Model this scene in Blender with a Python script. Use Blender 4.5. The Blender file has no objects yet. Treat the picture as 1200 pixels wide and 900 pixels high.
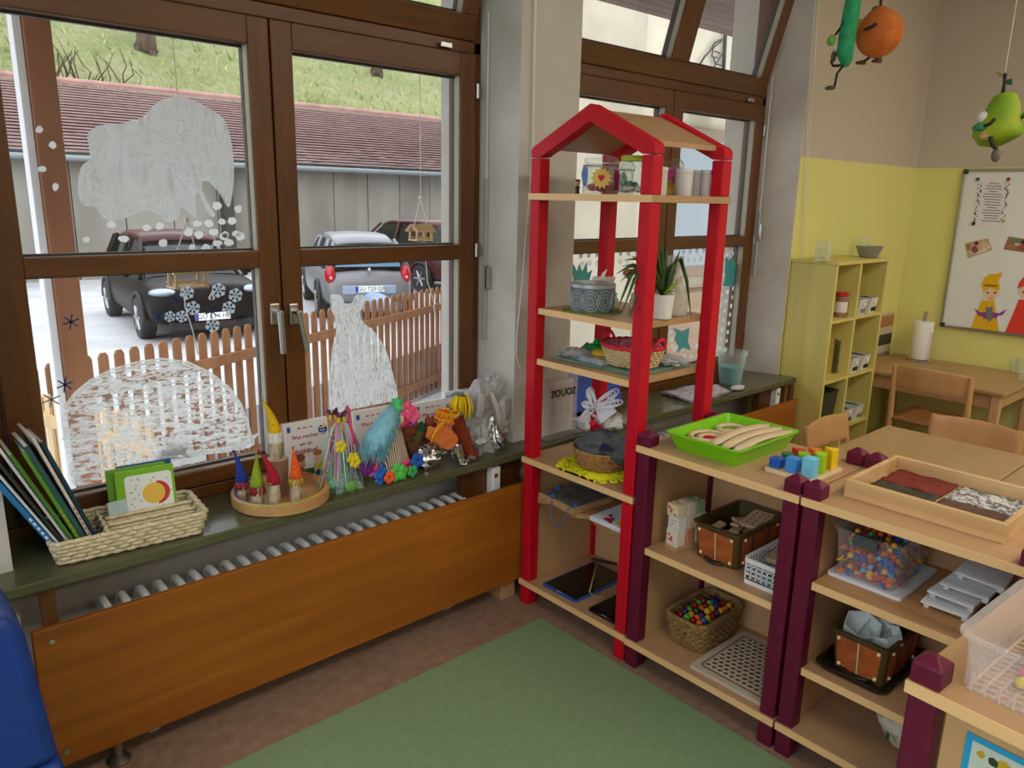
import bpy, bmesh, math, random
from mathutils import Vector, Matrix, noise as mnoise
random.seed(7)
PI = math.pi
SC = bpy.context.scene
COL = SC.collection

# ------------------------------------------------------------------ camera, world, lights, exposure
F_PX = 897.0
def _cd(px, py):
    return Vector((px-600.0, -(py-450.0), -F_PX)).normalized()
_X = _cd(1632, 254); _Y = _cd(-225, 214)
_Y = (_Y - _X*_X.dot(_Y)).normalized(); _Z = _X.cross(_Y)
RC = Matrix((_X, _Y, _Z))
CAMP = Vector((0, 0, 1.55))
cam_data = bpy.data.cameras.new('camera'); cam = bpy.data.objects.new('camera', cam_data); COL.objects.link(cam)
cam.matrix_world = Matrix.Translation(CAMP) @ RC.to_4x4()
cam_data.sensor_width = 36.0; cam_data.lens = F_PX/1200*36; cam_data.clip_start = 0.02; cam_data.clip_end = 300
SC.camera = cam
SC.view_settings.view_transform = 'Standard'; SC.view_settings.look = 'None'
SC.view_settings.exposure = 0.22; SC.view_settings.gamma = 1.0; SC.view_settings.use_curve_mapping = False
SC.cycles.use_denoising = True
SC.cycles.max_bounces = 10; SC.cycles.transparent_max_bounces = 24; SC.cycles.diffuse_bounces = 5
SC.cycles.caustics_reflective = False; SC.cycles.caustics_refractive = False
SC.cycles.sample_clamp_indirect = 6.0
world = bpy.data.worlds.new('overcast'); SC.world = world; world.use_nodes = True
_bg = world.node_tree.nodes['Background']; _bg.inputs[0].default_value = (0.88, 0.94, 1.0, 1); _bg.inputs[1].default_value = 2.6

def area(name, loc, sx, sy, power, color=(1, .94, .85), rot=(0, 0, 0)):
    l = bpy.data.lights.new(name, 'AREA'); l.shape = 'RECTANGLE'; l.size = sx; l.size_y = sy; l.energy = power; l.color = color
    o = bpy.data.objects.new(name, l); o.location = loc; o.rotation_euler = rot; COL.objects.link(o); return o
CEIL = 3.15
FILL_LAMPS = [(0.4, -0.7, 14), (2.6, -0.6, 10), (4.4, -0.7, 24), (0.4, -2.8, 10), (3.0, -2.8, 10)]  # fill lamps out of view, added to lift the interior brightness
for lx, ly, p in FILL_LAMPS:
    area('fill_light', (lx, ly, CEIL-0.075), 1.15, 0.55, p)

# ------------------------------------------------------------------ pixel rays on real planes
def ray(px, py): return RC @ _cd(px, py)
def _on(px, py, ax, v):
    r = ray(px, py); t = (v-CAMP[ax])/r[ax]; return CAMP + r*t
def on_x(px, py, v): return _on(px, py, 0, v)
def on_y(px, py, v): return _on(px, py, 1, v)
def on_z(px, py, v): return _on(px, py, 2, v)

# ------------------------------------------------------------------ materials
def S(r, g, b):
    f = lambda c: (c/255/12.92) if c/255 <= .04045 else ((c/255+.055)/1.055)**2.4
    return (f(r), f(g), f(b), 1)
MATS = {}
def newmat(name):
    m = bpy.data.materials.new(name); m.use_nodes = True; MATS[name] = m
    nt = m.node_tree; b = nt.nodes['Principled BSDF']; return m, nt, b
def coords(nt, stretch=(1, 1, 1)):
    tc = nt.nodes.new('ShaderNodeTexCoord'); mp = nt.nodes.new('ShaderNodeMapping'); mp.inputs['Scale'].default_value = stretch
    nt.links.new(tc.outputs['Object'], mp.inputs['Vector']); return mp.outputs[0]
def noise_node(nt, vec, scale, detail=3, rough=.55, dist=0):
    n = nt.nodes.new('ShaderNodeTexNoise'); n.inputs['Scale'].default_value = scale; n.inputs['Detail'].default_value = detail
    n.inputs['Roughness'].default_value = rough; n.inputs['Distortion'].default_value = dist; nt.links.new(vec, n.inputs['Vector']); return n
def ramp(nt, fac, stops):
    r = nt.nodes.new('ShaderNodeValToRGB'); e = r.color_ramp.elements
    while len(e) < len(stops): e.new(.5)
    for k, (p, c) in enumerate(stops): e[k].position = p; e[k].color = c
    nt.links.new(fac, r.inputs[0]); return r.outputs[0]
def bump(nt, b, height, strength, dist=.01):
    n = nt.nodes.new('ShaderNodeBump'); n.inputs['Strength'].default_value = strength; n.inputs['Distance'].default_value = dist
    nt.links.new(height, n.inputs['Height']); nt.links.new(n.outputs[0], b.inputs['Normal'])
def mat(name, c, rough=.5, metal=0, c2=None, scale=20, stretch=(1, 1, 1), lo=.35, hi=.65, bmp=0, bscale=None, emit=None, detail=3, spec=None, dist=0):
    m, nt, b = newmat(name)
    b.inputs['Base Color'].default_value = c; b.inputs['Roughness'].default_value = rough; b.inputs['Metallic'].default_value = metal
    if spec is not None: b.inputs['Specular IOR Level'].default_value = spec
    if c2 is not None or bmp:
        v = coords(nt, stretch); n = noise_node(nt, v, scale, detail, dist=dist)
        if c2 is not None: nt.links.new(ramp(nt, n.outputs[0], [(lo, c), (hi, c2)]), b.inputs['Base Color'])
        if bmp:
            n2 = n if bscale is None else noise_node(nt, v, bscale, 4)
            bump(nt, b, n2.outputs[0], bmp)
    if emit: b.inputs['Emission Color'].default_value = c; b.inputs['Emission Strength'].default_value = emit
    return m
def wood(name, c1, c2, axis=1, scale=14, rough=.45, k=.07, lo=.3, hi=.7, bmp=.05):
    st = [1, 1, 1]; st[axis] = k
    return mat(name, c1, rough, 0, c2, scale, tuple(st), lo, hi, bmp, detail=5, dist=.4)
def clear(name, tint=(1, 1, 1, 1), alpha=.12, rough=.08, body=(.9, .92, .93, 1)):
    m, nt, b = newmat(name); b.inputs['Base Color'].default_value = body; b.inputs['Roughness'].default_value = rough
    t = nt.nodes.new('ShaderNodeBsdfTransparent'); t.inputs[0].default_value = tint
    mx = nt.nodes.new('ShaderNodeMixShader'); lw = nt.nodes.new('ShaderNodeLayerWeight'); lw.inputs[0].default_value = .25
    ma = nt.nodes.new('ShaderNodeMath'); ma.operation = 'MULTIPLY_ADD'; ma.inputs[1].default_value = .5; ma.inputs[2].default_value = alpha; ma.use_clamp = True
    nt.links.new(lw.outputs['Facing'], ma.inputs[0]); nt.links.new(ma.outputs[0], mx.inputs[0])
    nt.links.new(t.outputs[0], mx.inputs[1]); nt.links.new(b.outputs[0], mx.inputs[2])
    nt.links.new(mx.outputs[0], nt.nodes['Material Output'].inputs[0]); return m
def paint(name, col=(.75, .77, .77, 1), stretch=(1, 1, 1), scale=30, lo=.35, hi=.5, amin=.15, amax=.95, dist=1.5):
    """white finger paint on glass: streaky, partly see-through, glowing with the daylight that passes through it"""
    m, nt, b = newmat(name)
    n = noise_node(nt, coords(nt, stretch), scale, 4, .6, dist)
    mr = nt.nodes.new('ShaderNodeMapRange'); mr.inputs[1].default_value = lo; mr.inputs[2].default_value = hi; mr.inputs[3].default_value = amin; mr.inputs[4].default_value = amax
    nt.links.new(n.outputs[0], mr.inputs[0])
    d = nt.nodes.new('ShaderNodeBsdfDiffuse'); d.inputs[0].default_value = col
    tl = nt.nodes.new('ShaderNodeBsdfTranslucent'); tl.inputs[0].default_value = col
    m1 = nt.nodes.new('ShaderNodeMixShader'); m1.inputs[0].default_value = .8; nt.links.new(d.outputs[0], m1.inputs[1]); nt.links.new(tl.outputs[0], m1.inputs[2])
    t = nt.nodes.new('ShaderNodeBsdfTransparent'); m2 = nt.nodes.new('ShaderNodeMixShader')
    nt.links.new(mr.outputs[0], m2.inputs[0]); nt.links.new(t.outputs[0], m2.inputs[1]); nt.links.new(m1.outputs[0], m2.inputs[2])
    nt.links.new(m2.outputs[0], nt.nodes['Material Output'].inputs[0]); return m

_plain = {}
def P(r, g, b, rough=.5, metal=0):
    k = (r, g, b, rough, metal)
    if k not in _plain: _plain[k] = mat('paint_%d_%d_%d_%d' % (r, g, b, int(rough*10)), S(r, g, b), rough, metal)
    return _plain[k]

# ------------------------------------------------------------------ geometry collector
class G:
    def __init__(s): s.v = []; s.f = []; s.m = []; s.k = 0
    def add(s, vs, fs):
        o = len(s.v); s.v += [Vector(v) for v in vs]; s.f += [tuple(i+o for i in f) for f in fs]; s.m += [s.k]*len(fs); return s
    def box(s, x0, x1, y0, y1, z0, z1, M=None):
        vs = [Vector((x, y, z)) for z in (z0, z1) for x, y in ((x0, y0), (x1, y0), (x1, y1), (x0, y1))]
        if M is not None: vs = [M @ v for v in vs]
        return s.add(vs, [(3, 2, 1, 0), (4, 5, 6, 7), (0, 1, 5, 4), (1, 2, 6, 5), (2, 3, 7, 6), (3, 0, 4, 7)])
    def cbox(s, c, sx, sy, sz, M=None):
        T = Matrix.Translation(Vector(c)) @ (M.to_4x4() if M is not None else Matrix.Identity(4))
        return s.box(-sx/2, sx/2, -sy/2, sy/2, -sz/2, sz/2, T)
    def loft(s, rings, cap0=True, cap1=True, closed=True):
        n = len(rings[0]); vs = [v for r in rings for v in r]; fs = []
        for i in range(len(rings)-1):
            for j in range(n if closed else n-1):
                a = i*n+j; b = i*n+(j+1) % n; fs.append((a, b, b+n, a+n))
        if cap0: fs.append(tuple(reversed(range(n))))
        if cap1: fs.append(tuple(range((len(rings)-1)*n, len(rings)*n)))
        return s.add(vs, fs)
    def lathe(s, prof, c=(0, 0, 0), n=24, M=None, cap0=True, cap1=True):
        c = Vector(c); rings = []
        for r, z in prof:
            rg = [Vector((r*math.cos(2*PI*k/n), r*math.sin(2*PI*k/n), z)) for k in range(n)]
            rings.append([(M @ v if M is not None else v)+c for v in rg])
        return s.loft(rings, cap0, cap1)
    def tube(s, pts, r, n=6, closed=False, cap=True, flat=1.0, up=None):
        pts = [Vector(p) for p in pts]; m = len(pts); rings = []; u = None
        rr = r if isinstance(r, (list, tuple)) else [r]*m
        for i in range(m):
            if closed: t = pts[(i+1) % m]-pts[i-1]
            else: t = pts[min(i+1, m-1)]-pts[max(i-1, 0)]
            if t.length < 1e-9: t = Vector((0, 0, 1))
            t.normalize()
            if u is None:
                a = Vector(up) if up is not None else (Vector((0, 0, 1)) if abs(t.z) < .9 else Vector((1, 0, 0)))
                u = (a-t*a.dot(t)).normalized()
            else:
                u = u-t*u.dot(t)
                u = u.normalized() if u.length > 1e-6 else Vector((1, 0, 0))
            w = t.cross(u)
            rings.append([pts[i]+u*(math.cos(2*PI*k/n)*rr[i]*flat)+w*(math.sin(2*PI*k/n)*rr[i]) for k in range(n)])
        if closed: rings.append(rings[0]); return s.loft(rings, False, False)
        return s.loft(rings, cap, cap)
    def cyl(s, p0, p1, r0, r1=None, n=14): return s.tube([p0, p1], [r0, r0 if r1 is None else r1], n)
    def blob(s, c, r, amp=0, fr=3, n=16, seed=0, M=None):
        c = Vector(c); r = Vector(r) if not isinstance(r, (int, float)) else Vector((r, r, r)); rings = []
        for i in range(n+1):
            th = PI*min(max(i/n, .02), .98); rg = []
            for j in range(n):
                d = Vector((math.sin(th)*math.cos(2*PI*j/n), math.sin(th)*math.sin(2*PI*j/n), -math.cos(th)))
                q = 1+amp*mnoise.noise(d*fr+Vector((seed*7.3, seed*3.1, 0)))
                p = Vector((d.x*r.x*q, d.y*r.y*q, d.z*r.z*q)); rg.append((M @ p if M is not None else p)+c)
            rings.append(rg)
        return s.loft(rings)
    def prism(s, poly, vec):
        poly = [Vector(p) for p in poly]; vec = Vector(vec); n = len(poly)
        return s.add(poly+[p+vec for p in poly], [tuple(reversed(range(n))), tuple(range(n, 2*n))]+[(i, (i+1) % n, n+(i+1) % n, n+i) for i in range(n)])
    def surf(s, fn, nu, nv, thick=None):
        vs = [Vector(fn(i/nu, j/nv)) for i in range(nu+1) for j in range(nv+1)]
        fs = [(i*(nv+1)+j, (i+1)*(nv+1)+j, (i+1)*(nv+1)+j+1, i*(nv+1)+j+1) for i in range(nu) for j in range(nv)]
        return s.add(vs, fs)
    def obj(s, name, mats, parent=None, bevel=0, smooth=False, solid=0, seg=2, sub=0, ang=40):
        if not isinstance(mats, (list, tuple)): mats = [mats]
        me = bpy.data.meshes.new(name); vs = s.v
        if parent is not None and '_W' in parent:
            inv = WORLD[parent.name].inverted(); vs = [inv @ v for v in vs]; off = Vector()
        elif parent is not None: off = Vector()
        else:
            xs = [v.x for v in vs]; ys = [v.y for v in vs]; zs = [v.z for v in vs]
            off = Vector(((min(xs)+max(xs))/2, (min(ys)+max(ys))/2, min(zs))); vs = [v-off for v in vs]
        me.from_pydata([tuple(v) for v in vs], [], s.f)
        for m in mats: me.materials.append(m)
        for p, k in zip(me.polygons, s.m): p.material_index = k
        bm = bmesh.new(); bm.from_mesh(me); bmesh.ops.recalc_face_normals(bm, faces=bm.faces); bm.to_mesh(me); bm.free()
        if smooth:
            me.polygons.foreach_set('use_smooth', [True]*len(me.polygons))
            if smooth != 'all': me.set_sharp_from_angle(angle=math.radians(ang))
        o = bpy.data.objects.new(name, me); COL.objects.link(o); o.location = off
        if parent is not None:
            o.parent = parent
            if '_W' not in parent:   # a part that is a child of a mesh: same frame as that mesh
                base = WORLD[parent.name]; inv = base.inverted()
                for v in me.vertices: v.co = inv @ v.co
                WORLD[o.name] = base
            else: WORLD[o.name] = WORLD[parent.name]
        else: WORLD[o.name] = Matrix.Translation(off)
        if solid: md = o.modifiers.new('solid', 'SOLIDIFY'); md.thickness = solid; md.offset = 0
        if bevel: md = o.modifiers.new('bevel', 'BEVEL'); md.width = bevel; md.segments = seg; md.limit_method = 'ANGLE'; md.angle_limit = .6
        if sub: md = o.modifiers.new('sub', 'SUBSURF'); md.levels = sub; md.render_levels = sub
        return o
WORLD = {}
def tag(o, label, cat, group=None, kind=None):
    o['label'] = label; o['category'] = cat
    if group: o['group'] = group
    if kind: o['kind'] = kind
    return o
def thing(name, label, cat, loc=(0, 0, 0), group=None, rz=0, rot=None):
    o = bpy.data.objects.new(name, None); COL.objects.link(o); o.location = loc; o.rotation_euler = rot or (0, 0, rz); o.empty_display_size = .1
    WORLD[o.name] = Matrix.Translation(Vector(loc)) @ o.rotation_euler.to_matrix().to_4x4(); o['_W'] = 1
    return tag(o, label, cat, group)
def one(g, name, m, label, cat, group=None, **k): return tag(g.obj(name, m, None, **k), label, cat, group)
def struct(g, name, m, label=None, **k):
    o = g.obj(name, m, None, **k); o['kind'] = 'structure'
    o['label'] = label or name.replace('_', ' ')+' of the playroom'; o['category'] = 'room'; return o
def copy_thing(o, loc, rz=None, label=None, mats=None):
    c = o.copy(); COL.objects.link(c); c.location = loc
    if rz is not None: c.rotation_euler = (0, 0, rz) if not isinstance(rz, (tuple, list)) else rz
    if label: c['label'] = label
    for ch in list(o.children):
        d = ch.copy(); COL.objects.link(d); d.parent = c
        for gch in ch.children: e = gch.copy(); COL.objects.link(e); e.parent = d
    return c
def frame(o, x, y):
    x = Vector(x).normalized(); y = Vector(y); y = (y-x*y.dot(x)).normalized(); z = x.cross(y)
    M = Matrix((x, y, z)).transposed().to_4x4(); return Matrix.Translation(Vector(o)) @ M
def text(name, body, size, M, m, parent, align='CENTER', depth=.0004, bold=0):
    cu = bpy.data.curves.new(name, 'FONT'); cu.body = body; cu.size = size; cu.align_x = align; cu.align_y = 'CENTER'; cu.extrude = depth; cu.offset = bold; cu.resolution_u = 2
    t = bpy.data.objects.new(name, cu); COL.objects.link(t)
    me = bpy.data.meshes.new_from_object(t.evaluated_get(bpy.context.evaluated_depsgraph_get()))
    bpy.data.objects.remove(t); bpy.data.curves.remove(cu)
    me.materials.clear(); me.materials.append(m); me.name = name
    o = bpy.data.objects.new(name, me); COL.objects.link(o); o.parent = parent
    me.transform(WORLD[parent.name].inverted() @ M); WORLD[o.name] = WORLD[parent.name]
    return o
def rrect(w, d, r, z=0, c=(0, 0), n=5, rz=0):
    out = []
    for sx, sy, a in ((1, 1, 0), (-1, 1, PI/2), (-1, -1, PI), (1, -1, 3*PI/2)):
        for k in range(n+1):
            t = a+PI/2*k/n; x = sx*(w/2-r)+r*math.cos(t); y = sy*(d/2-r)+r*math.sin(t)
            out.append(Vector((c[0]+x*math.cos(rz)-y*math.sin(rz), c[1]+x*math.sin(rz)+y*math.cos(rz), z)))
    return out
def bin_geo(g, c, z, w0, d0, w1, d1, h, t=.003, r=.02, rz=0, lip=0):
    rings = [rrect(w0, d0, r, z, c, rz=rz), rrect(w1, d1, r, z+h, c, rz=rz)]
    if lip: rings += [rrect(w1+2*lip, d1+2*lip, r+lip, z+h, c, rz=rz), rrect(w1+2*lip, d1+2*lip, r+lip, z+h+.004, c, rz=rz), rrect(w1-2*t, d1-2*t, max(r-t, .002), z+h+.004, c, rz=rz)]
    else: rings.append(rrect(w1-2*t, d1-2*t, max(r-t, .002), z+h, c, rz=rz))
    rings.append(rrect(w0-2*t, d0-2*t, max(r-t, .002), z+t, c, rz=rz)); g.loft(rings); return g
def resample(path, n):
    pts = path+[path[0]]; L = [0]
    for a, b in zip(pts, pts[1:]): L.append(L[-1]+(b-a).length)
    out = []; k = 0
    for i in range(n):
        s = L[-1]*i/n
        while L[k+1] < s: k += 1
        out.append(pts[k].lerp(pts[k+1], (s-L[k])/max(L[k+1]-L[k], 1e-9)))
    return out
def weave(g, ring0, ring1, rows, stakes, rad, amp, base=True):
    """real strands going over and under upright stakes between a bottom and a top outline"""
    n = stakes*4; a = resample(ring0, n); b = resample(ring1, n); ca = sum(a, Vector())/n
    for k in range(rows):
        q = (k+.5)/rows; pts = []
        for i in range(n):
            p = a[i].lerp(b[i], q); o = (p-ca); o.z = 0; o.normalize()
            pts.append(p+o*(amp*math.sin(PI*i/2+PI/4+PI*k)))
        g.tube(pts, rad, 6, closed=True)
    for i in range(0, n, 4): g.tube([a[i], b[i]], rad*.8, 5)
    if base: g.loft([[p+Vector((0, 0, 0)) for p in a], [p+Vector((0, 0, .004)) for p in a]])
    return g
# ------------------------------------------------------------------ materials of the room
M_plaster = mat('white_plaster', S(204, 200, 192), .85, c2=S(194, 189, 180), scale=6, bmp=.12, bscale=160)
M_ceiling = mat('ceiling_white', S(232, 230, 224), .9)
M_floor = mat('brown_linoleum', S(134, 106, 88), .5, c2=S(160, 130, 110), scale=26, lo=.3, hi=.7, detail=8, bmp=.04)
M_rug = mat('green_mat', S(132, 158, 116), .85, c2=S(122, 150, 110), scale=55, lo=.3, hi=.7, bmp=.15, bscale=400)
M_frame = wood('window_brown_wood', S(106, 62, 22), S(82, 46, 14), 2, 40, .4)
M_frame_h = wood('window_brown_wood_level', S(106, 62, 22), S(82, 46, 14), 0, 40, .4)
M_sill = mat('olive_sill', S(92, 92, 66), .2, c2=S(84, 85, 60), scale=9)
M_cover = wood('orange_plywood', S(168, 100, 28), S(134, 74, 16), 0, 16, .38)
M_beech = wood('beech_x', S(192, 154, 114), S(176, 138, 98), 0, 16, .42, lo=.2, hi=.8)
M_beech_y = wood('beech_y', S(190, 152, 114), S(174, 136, 98), 1, 16, .42, lo=.2, hi=.8)
M_beech_z = wood('beech_z', S(208, 166, 122), S(194, 152, 108), 2, 16, .5, lo=.2, hi=.8)
M_edge = mat('beech_edge', S(236, 192, 136), .45)
M_red = mat('red_lacquer', S(200, 8, 36), .5, c2=S(190, 6, 32), scale=30, spec=.3)
M_purple = mat('purple_lacquer', S(104, 16, 52), .45, c2=S(92, 12, 44), scale=30, spec=.35)
M_white = P(238, 238, 236, .4); M_metal = mat('brushed_metal', S(190, 190, 186), .3, 1); M_steel = mat('steel_dark', S(120, 120, 122), .35, 1)
M_black = P(18, 18, 20, .35); M_foil = mat('crumpled_foil', S(200, 200, 202), .22, 1, bmp=.6, scale=35)
def pane_glass(name):
    m, nt, b = newmat(name); gl = nt.nodes.new('ShaderNodeBsdfGlossy'); gl.inputs['Roughness'].default_value = .01
    t = nt.nodes.new('ShaderNodeBsdfTransparent'); lw = nt.nodes.new('ShaderNodeLayerWeight'); pw = nt.nodes.new('ShaderNodeMath'); pw.operation = 'POWER'; pw.inputs[1].default_value = 5; nt.links.new(lw.outputs['Facing'], pw.inputs[0])
    fr = nt.nodes.new('ShaderNodeMath'); fr.operation = 'MULTIPLY_ADD'; fr.inputs[1].default_value = .9; fr.inputs[2].default_value = .03; nt.links.new(pw.outputs[0], fr.inputs[0])
    mx = nt.nodes.new('ShaderNodeMixShader'); nt.links.new(fr.outputs[0], mx.inputs[0]); nt.links.new(t.outputs[0], mx.inputs[1]); nt.links.new(gl.outputs[0], mx.inputs[2])
    nt.links.new(mx.outputs[0], nt.nodes['Material Output'].inputs[0]); return m
M_glass = pane_glass('window_glass')
M_clear = clear('clear_plastic', (.98, .98, .98, 1), .03, .12)
M_cglass = clear('clear_glass', (.96, .98, .97, 1), .03, .03)
def two_tone(name, z, white, yellow, low=None, zl=0.5):
    m, nt, b = newmat(name); b.inputs['Roughness'].default_value = .8
    ge = nt.nodes.new('ShaderNodeNewGeometry'); sp = nt.nodes.new('ShaderNodeSeparateXYZ'); nt.links.new(ge.outputs['Position'], sp.inputs[0])
    n = noise_node(nt, coords(nt), 9, 2)
    a = nt.nodes.new('ShaderNodeMath'); a.operation = 'MULTIPLY_ADD'; a.inputs[1].default_value = .012; nt.links.new(n.outputs[0], a.inputs[0]); nt.links.new(sp.outputs[2], a.inputs[2])
    mr = nt.nodes.new('ShaderNodeMapRange'); mr.inputs[1].default_value = z; mr.inputs[2].default_value = z+.006; nt.links.new(a.outputs[0], mr.inputs[0])
    mx = nt.nodes.new('ShaderNodeMix'); mx.data_type = 'RGBA'; nt.links.new(mr.outputs[0], mx.inputs[0]); mx.inputs[6].default_value = yellow; mx.inputs[7].default_value = white
    nt.links.new(mx.outputs[2], b.inputs['Base Color']); n2 = noise_node(nt, coords(nt), 150, 3); bump(nt, b, n2.outputs[0], .1); return m
M_twotone = two_tone('yellow_and_white_paint', 1.80, S(196, 187, 170), S(226, 221, 138))

# ------------------------------------------------------------------ room shell
XL, XR, YF, YB = -1.3, 5.53, -4.0, 2.165
YO = 2.60            # outer face of the window wall
struct(G().box(XL, XR, YF, YO, -.12, 0), 'floor', M_floor, 'brown marbled linoleum floor')
struct(G().box(XL-.2, XR+.2, YF-.2, YO, CEIL, CEIL+.2), 'ceiling', M_ceiling, 'plain white ceiling')
struct(G().box(XR, XR+.2, YF, YO, -.1, CEIL), 'wall_right', M_twotone, 'far wall painted yellow below and white above')
WA, WB = -1.35, 1.75
struct(G().box(XL-.2, XL, YF, WA, -.1, CEIL).box(XL-.2, XL, WB, YO, -.1, CEIL).box(XL-.2, XL, WA, WB, -.1, .7).box(XL-.2, XL, WA, WB, 2.9, CEIL), 'wall_left', M_plaster)
w3 = thing('added_window_3', 'added unseen wide brown wooden window in the left wall beside the blue mattress', 'window', (XL-.1, (WA+WB)/2, .7)); w3['kind'] = 'structure'  # unseen window, added and placed for daylight from the left
g = G(); ws = (WB-WA-.07)/3
for k in range(4): g.box(XL-.16, XL-.09, WA+ws*k, WA+ws*k+.07, .77, 2.83)
g.box(XL-.16, XL-.09, WA, WB, .7, .77).box(XL-.16, XL-.09, WA, WB, 2.83, 2.9).obj('window_frame', M_frame, w3)
for k in range(3): G().box(XL-.127, XL-.123, WA+ws*k+.07, WA+ws*(k+1), .77, 2.83).obj('glass_pane', M_glass, w3)
struct(G().box(XL-.2, XR+.2, YF-.2, YF, -.1, CEIL), 'wall_front', M_plaster)
W1 = (.25, 1.955, .255, 1.925); W2 = (2.262, 3.99, 2.285, 3.91)     # front and back edges of the two splayed openings
ZS, ZH = .57, 2.98
g = G()
def pier(xa, xb, xc, xd, z0, z1): g.prism([(xa, YB, z0), (xb, YB, z0), (xd, 2.43, z0), (xd, YO, z0), (xc, YO, z0), (xc, 2.43, z0)], (0, 0, z1-z0))
pier(XL, W1[0], XL, W1[2], -.1, CEIL)
pier(W1[1], W2[0], W1[3], W2[2], -.1, CEIL)
g.box(W1[0]-.05, W2[1]+.05, YB, YO, ZH, CEIL)
g.box(W1[0]-.05, W2[1]+.05, 2.31, YO, -.1, ZS)
g.box(W1[0], W2[1], 2.43, YO, ZS-.01, .63)
struct(g, 'wall_back', M_plaster, 'white plaster window wall with a pillar between the two windows')
g = G(); g.prism([(W2[1], YB, -.1), (XR, YB, -.1), (XR, 2.429, -.1), (W2[3], 2.429, -.1)], (0, 0, CEIL+.1))
struct(g, 'wall_back', M_twotone, 'corner piece of the window wall painted yellow below and white above')
struct(G().box(W2[3], XR, 2.43, YO, -.1, CEIL), 'wall_back', mat('outer_roughcast', S(206, 200, 186), .9, bmp=.6, scale=120), 'rough cast outer skin of the corner wall')
# the reveal of the corner piece is white plaster: a thin skim coat on the splay
g = G(); g.prism([(W2[1]-.003, YB+.001, .6), (W2[1], YB+.001, .6), (W2[3], 2.43, .6), (W2[3]-.003, 2.43, .6)], (0, 0, ZH-.6))
struct(g, 'trim_1', M_plaster, 'white plastered window reveal beside the yellow wall')
g = G().box(W1[0]-.6, 4.045, 2.06, 2.45, ZS, .60)
struct(g, 'trim_2', M_sill, 'long olive green window board', bevel=.004)
g = G().box(-1.2, 1.845, -3.6, 1.86, 0, .004)
one(g, 'floor_mat', M_rug, 'large flat green floor mat in front of the shelves', 'mat', bevel=.002)

# bodies of the unseen ceiling lamps, added to brighten the room
M_fill = mat('fill_diffuser', S(255, 240, 215), .5, emit=4)
for k, (lx, ly, p) in enumerate(FILL_LAMPS):
    t = thing('added_ceiling_lamp', 'added unseen long white ceiling lamp, %s of the playroom' % ['over the green mat', 'over the low shelves', 'over the far table', 'in the back left half', 'in the back middle'][k], 'lamp', (lx, ly, CEIL-.07), 'added fill lamps')
    G().box(lx-.62, lx+.62, ly-.32, ly+.32, CEIL-.045, CEIL-.002).obj('fill_housing', M_white, t, bevel=.005)
    G().box(lx-.58, lx+.58, ly-.28, ly+.28, CEIL-.068, CEIL-.045).obj('fill_diffuser', M_fill, t, bevel=.004)

# ------------------------------------------------------------------ windows
YS = 2.34; YGL = 2.385     # front of the sashes, plane of the glass
M_gasket = P(60, 58, 55, .5); M_bead_sheen = P(168, 158, 138, .5)  # pale bead colour imitates the reveal reflected in the right-hand sash edges
GLASS = {}
def handle(parent, x, z, tilt):
    g = G().box(x-.016, x+.016, YS-.012, YS, z-.035, z+.035); h = g.obj('handle_plate', M_metal, parent, bevel=.004)
    g = G().cyl((x, YS-.01, z+.008), (x, YS-.05, z+.008), .010)
    d = Vector((math.sin(tilt), 0, -math.cos(tilt))); p = Vector((x, YS-.048, z+.012))
    g.tube([p, p+d*.04, p+d*.135], [.011, .010, .009], 10)
    g.obj('handle', M_metal, parent, smooth=True)
def sash(win, x0, x1, gx0, gx1, key):
    z0, zb0, zb1, z1 = .645, 1.318, 1.372, 2.055; gz0, gz1 = .697, 1.975
    f = G().box(x0, gx0, YS, 2.415, z0, z1).box(gx1, x1, YS, 2.415, z0, z1).obj('sash_stile', M_frame, win, bevel=.004)
    f = G().box(gx0, gx1, YS, 2.415, z0, gz0).box(gx0, gx1, YS, 2.415, gz1, z1).box(gx0, gx1, YS, 2.415, zb0, zb1).obj('sash_rail', M_frame_h, win, bevel=.004)
    for nm, a, b in (('low', gz0, zb0), ('high', zb1, gz1)):
        gl = G().box(gx0, gx1, YGL-.002, YGL+.002, a, b).obj('glass_pane', M_glass, win); GLASS[key+nm] = gl
        q = .006
        G().box(gx0, gx0+q, YGL-.008, YGL+.008, a, b).box(gx1-q, gx1, YGL-.008, YGL+.008, a, b).box(gx0, gx1, YGL-.008, YGL+.008, a, a+q).box(gx0, gx1, YGL-.008, YGL+.008, b-q, b).obj('gasket', M_gasket, win)
        G().box(gx1-.004, gx1, YS+.008, YGL-.008, a, b).obj('bead_sheen', M_bead_sheen, win)
        G().box(gx0, gx0+.02, YGL-.004, YGL+.004, a, b).obj('spacer_bar', M_metal, win) if 0 else None
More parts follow.
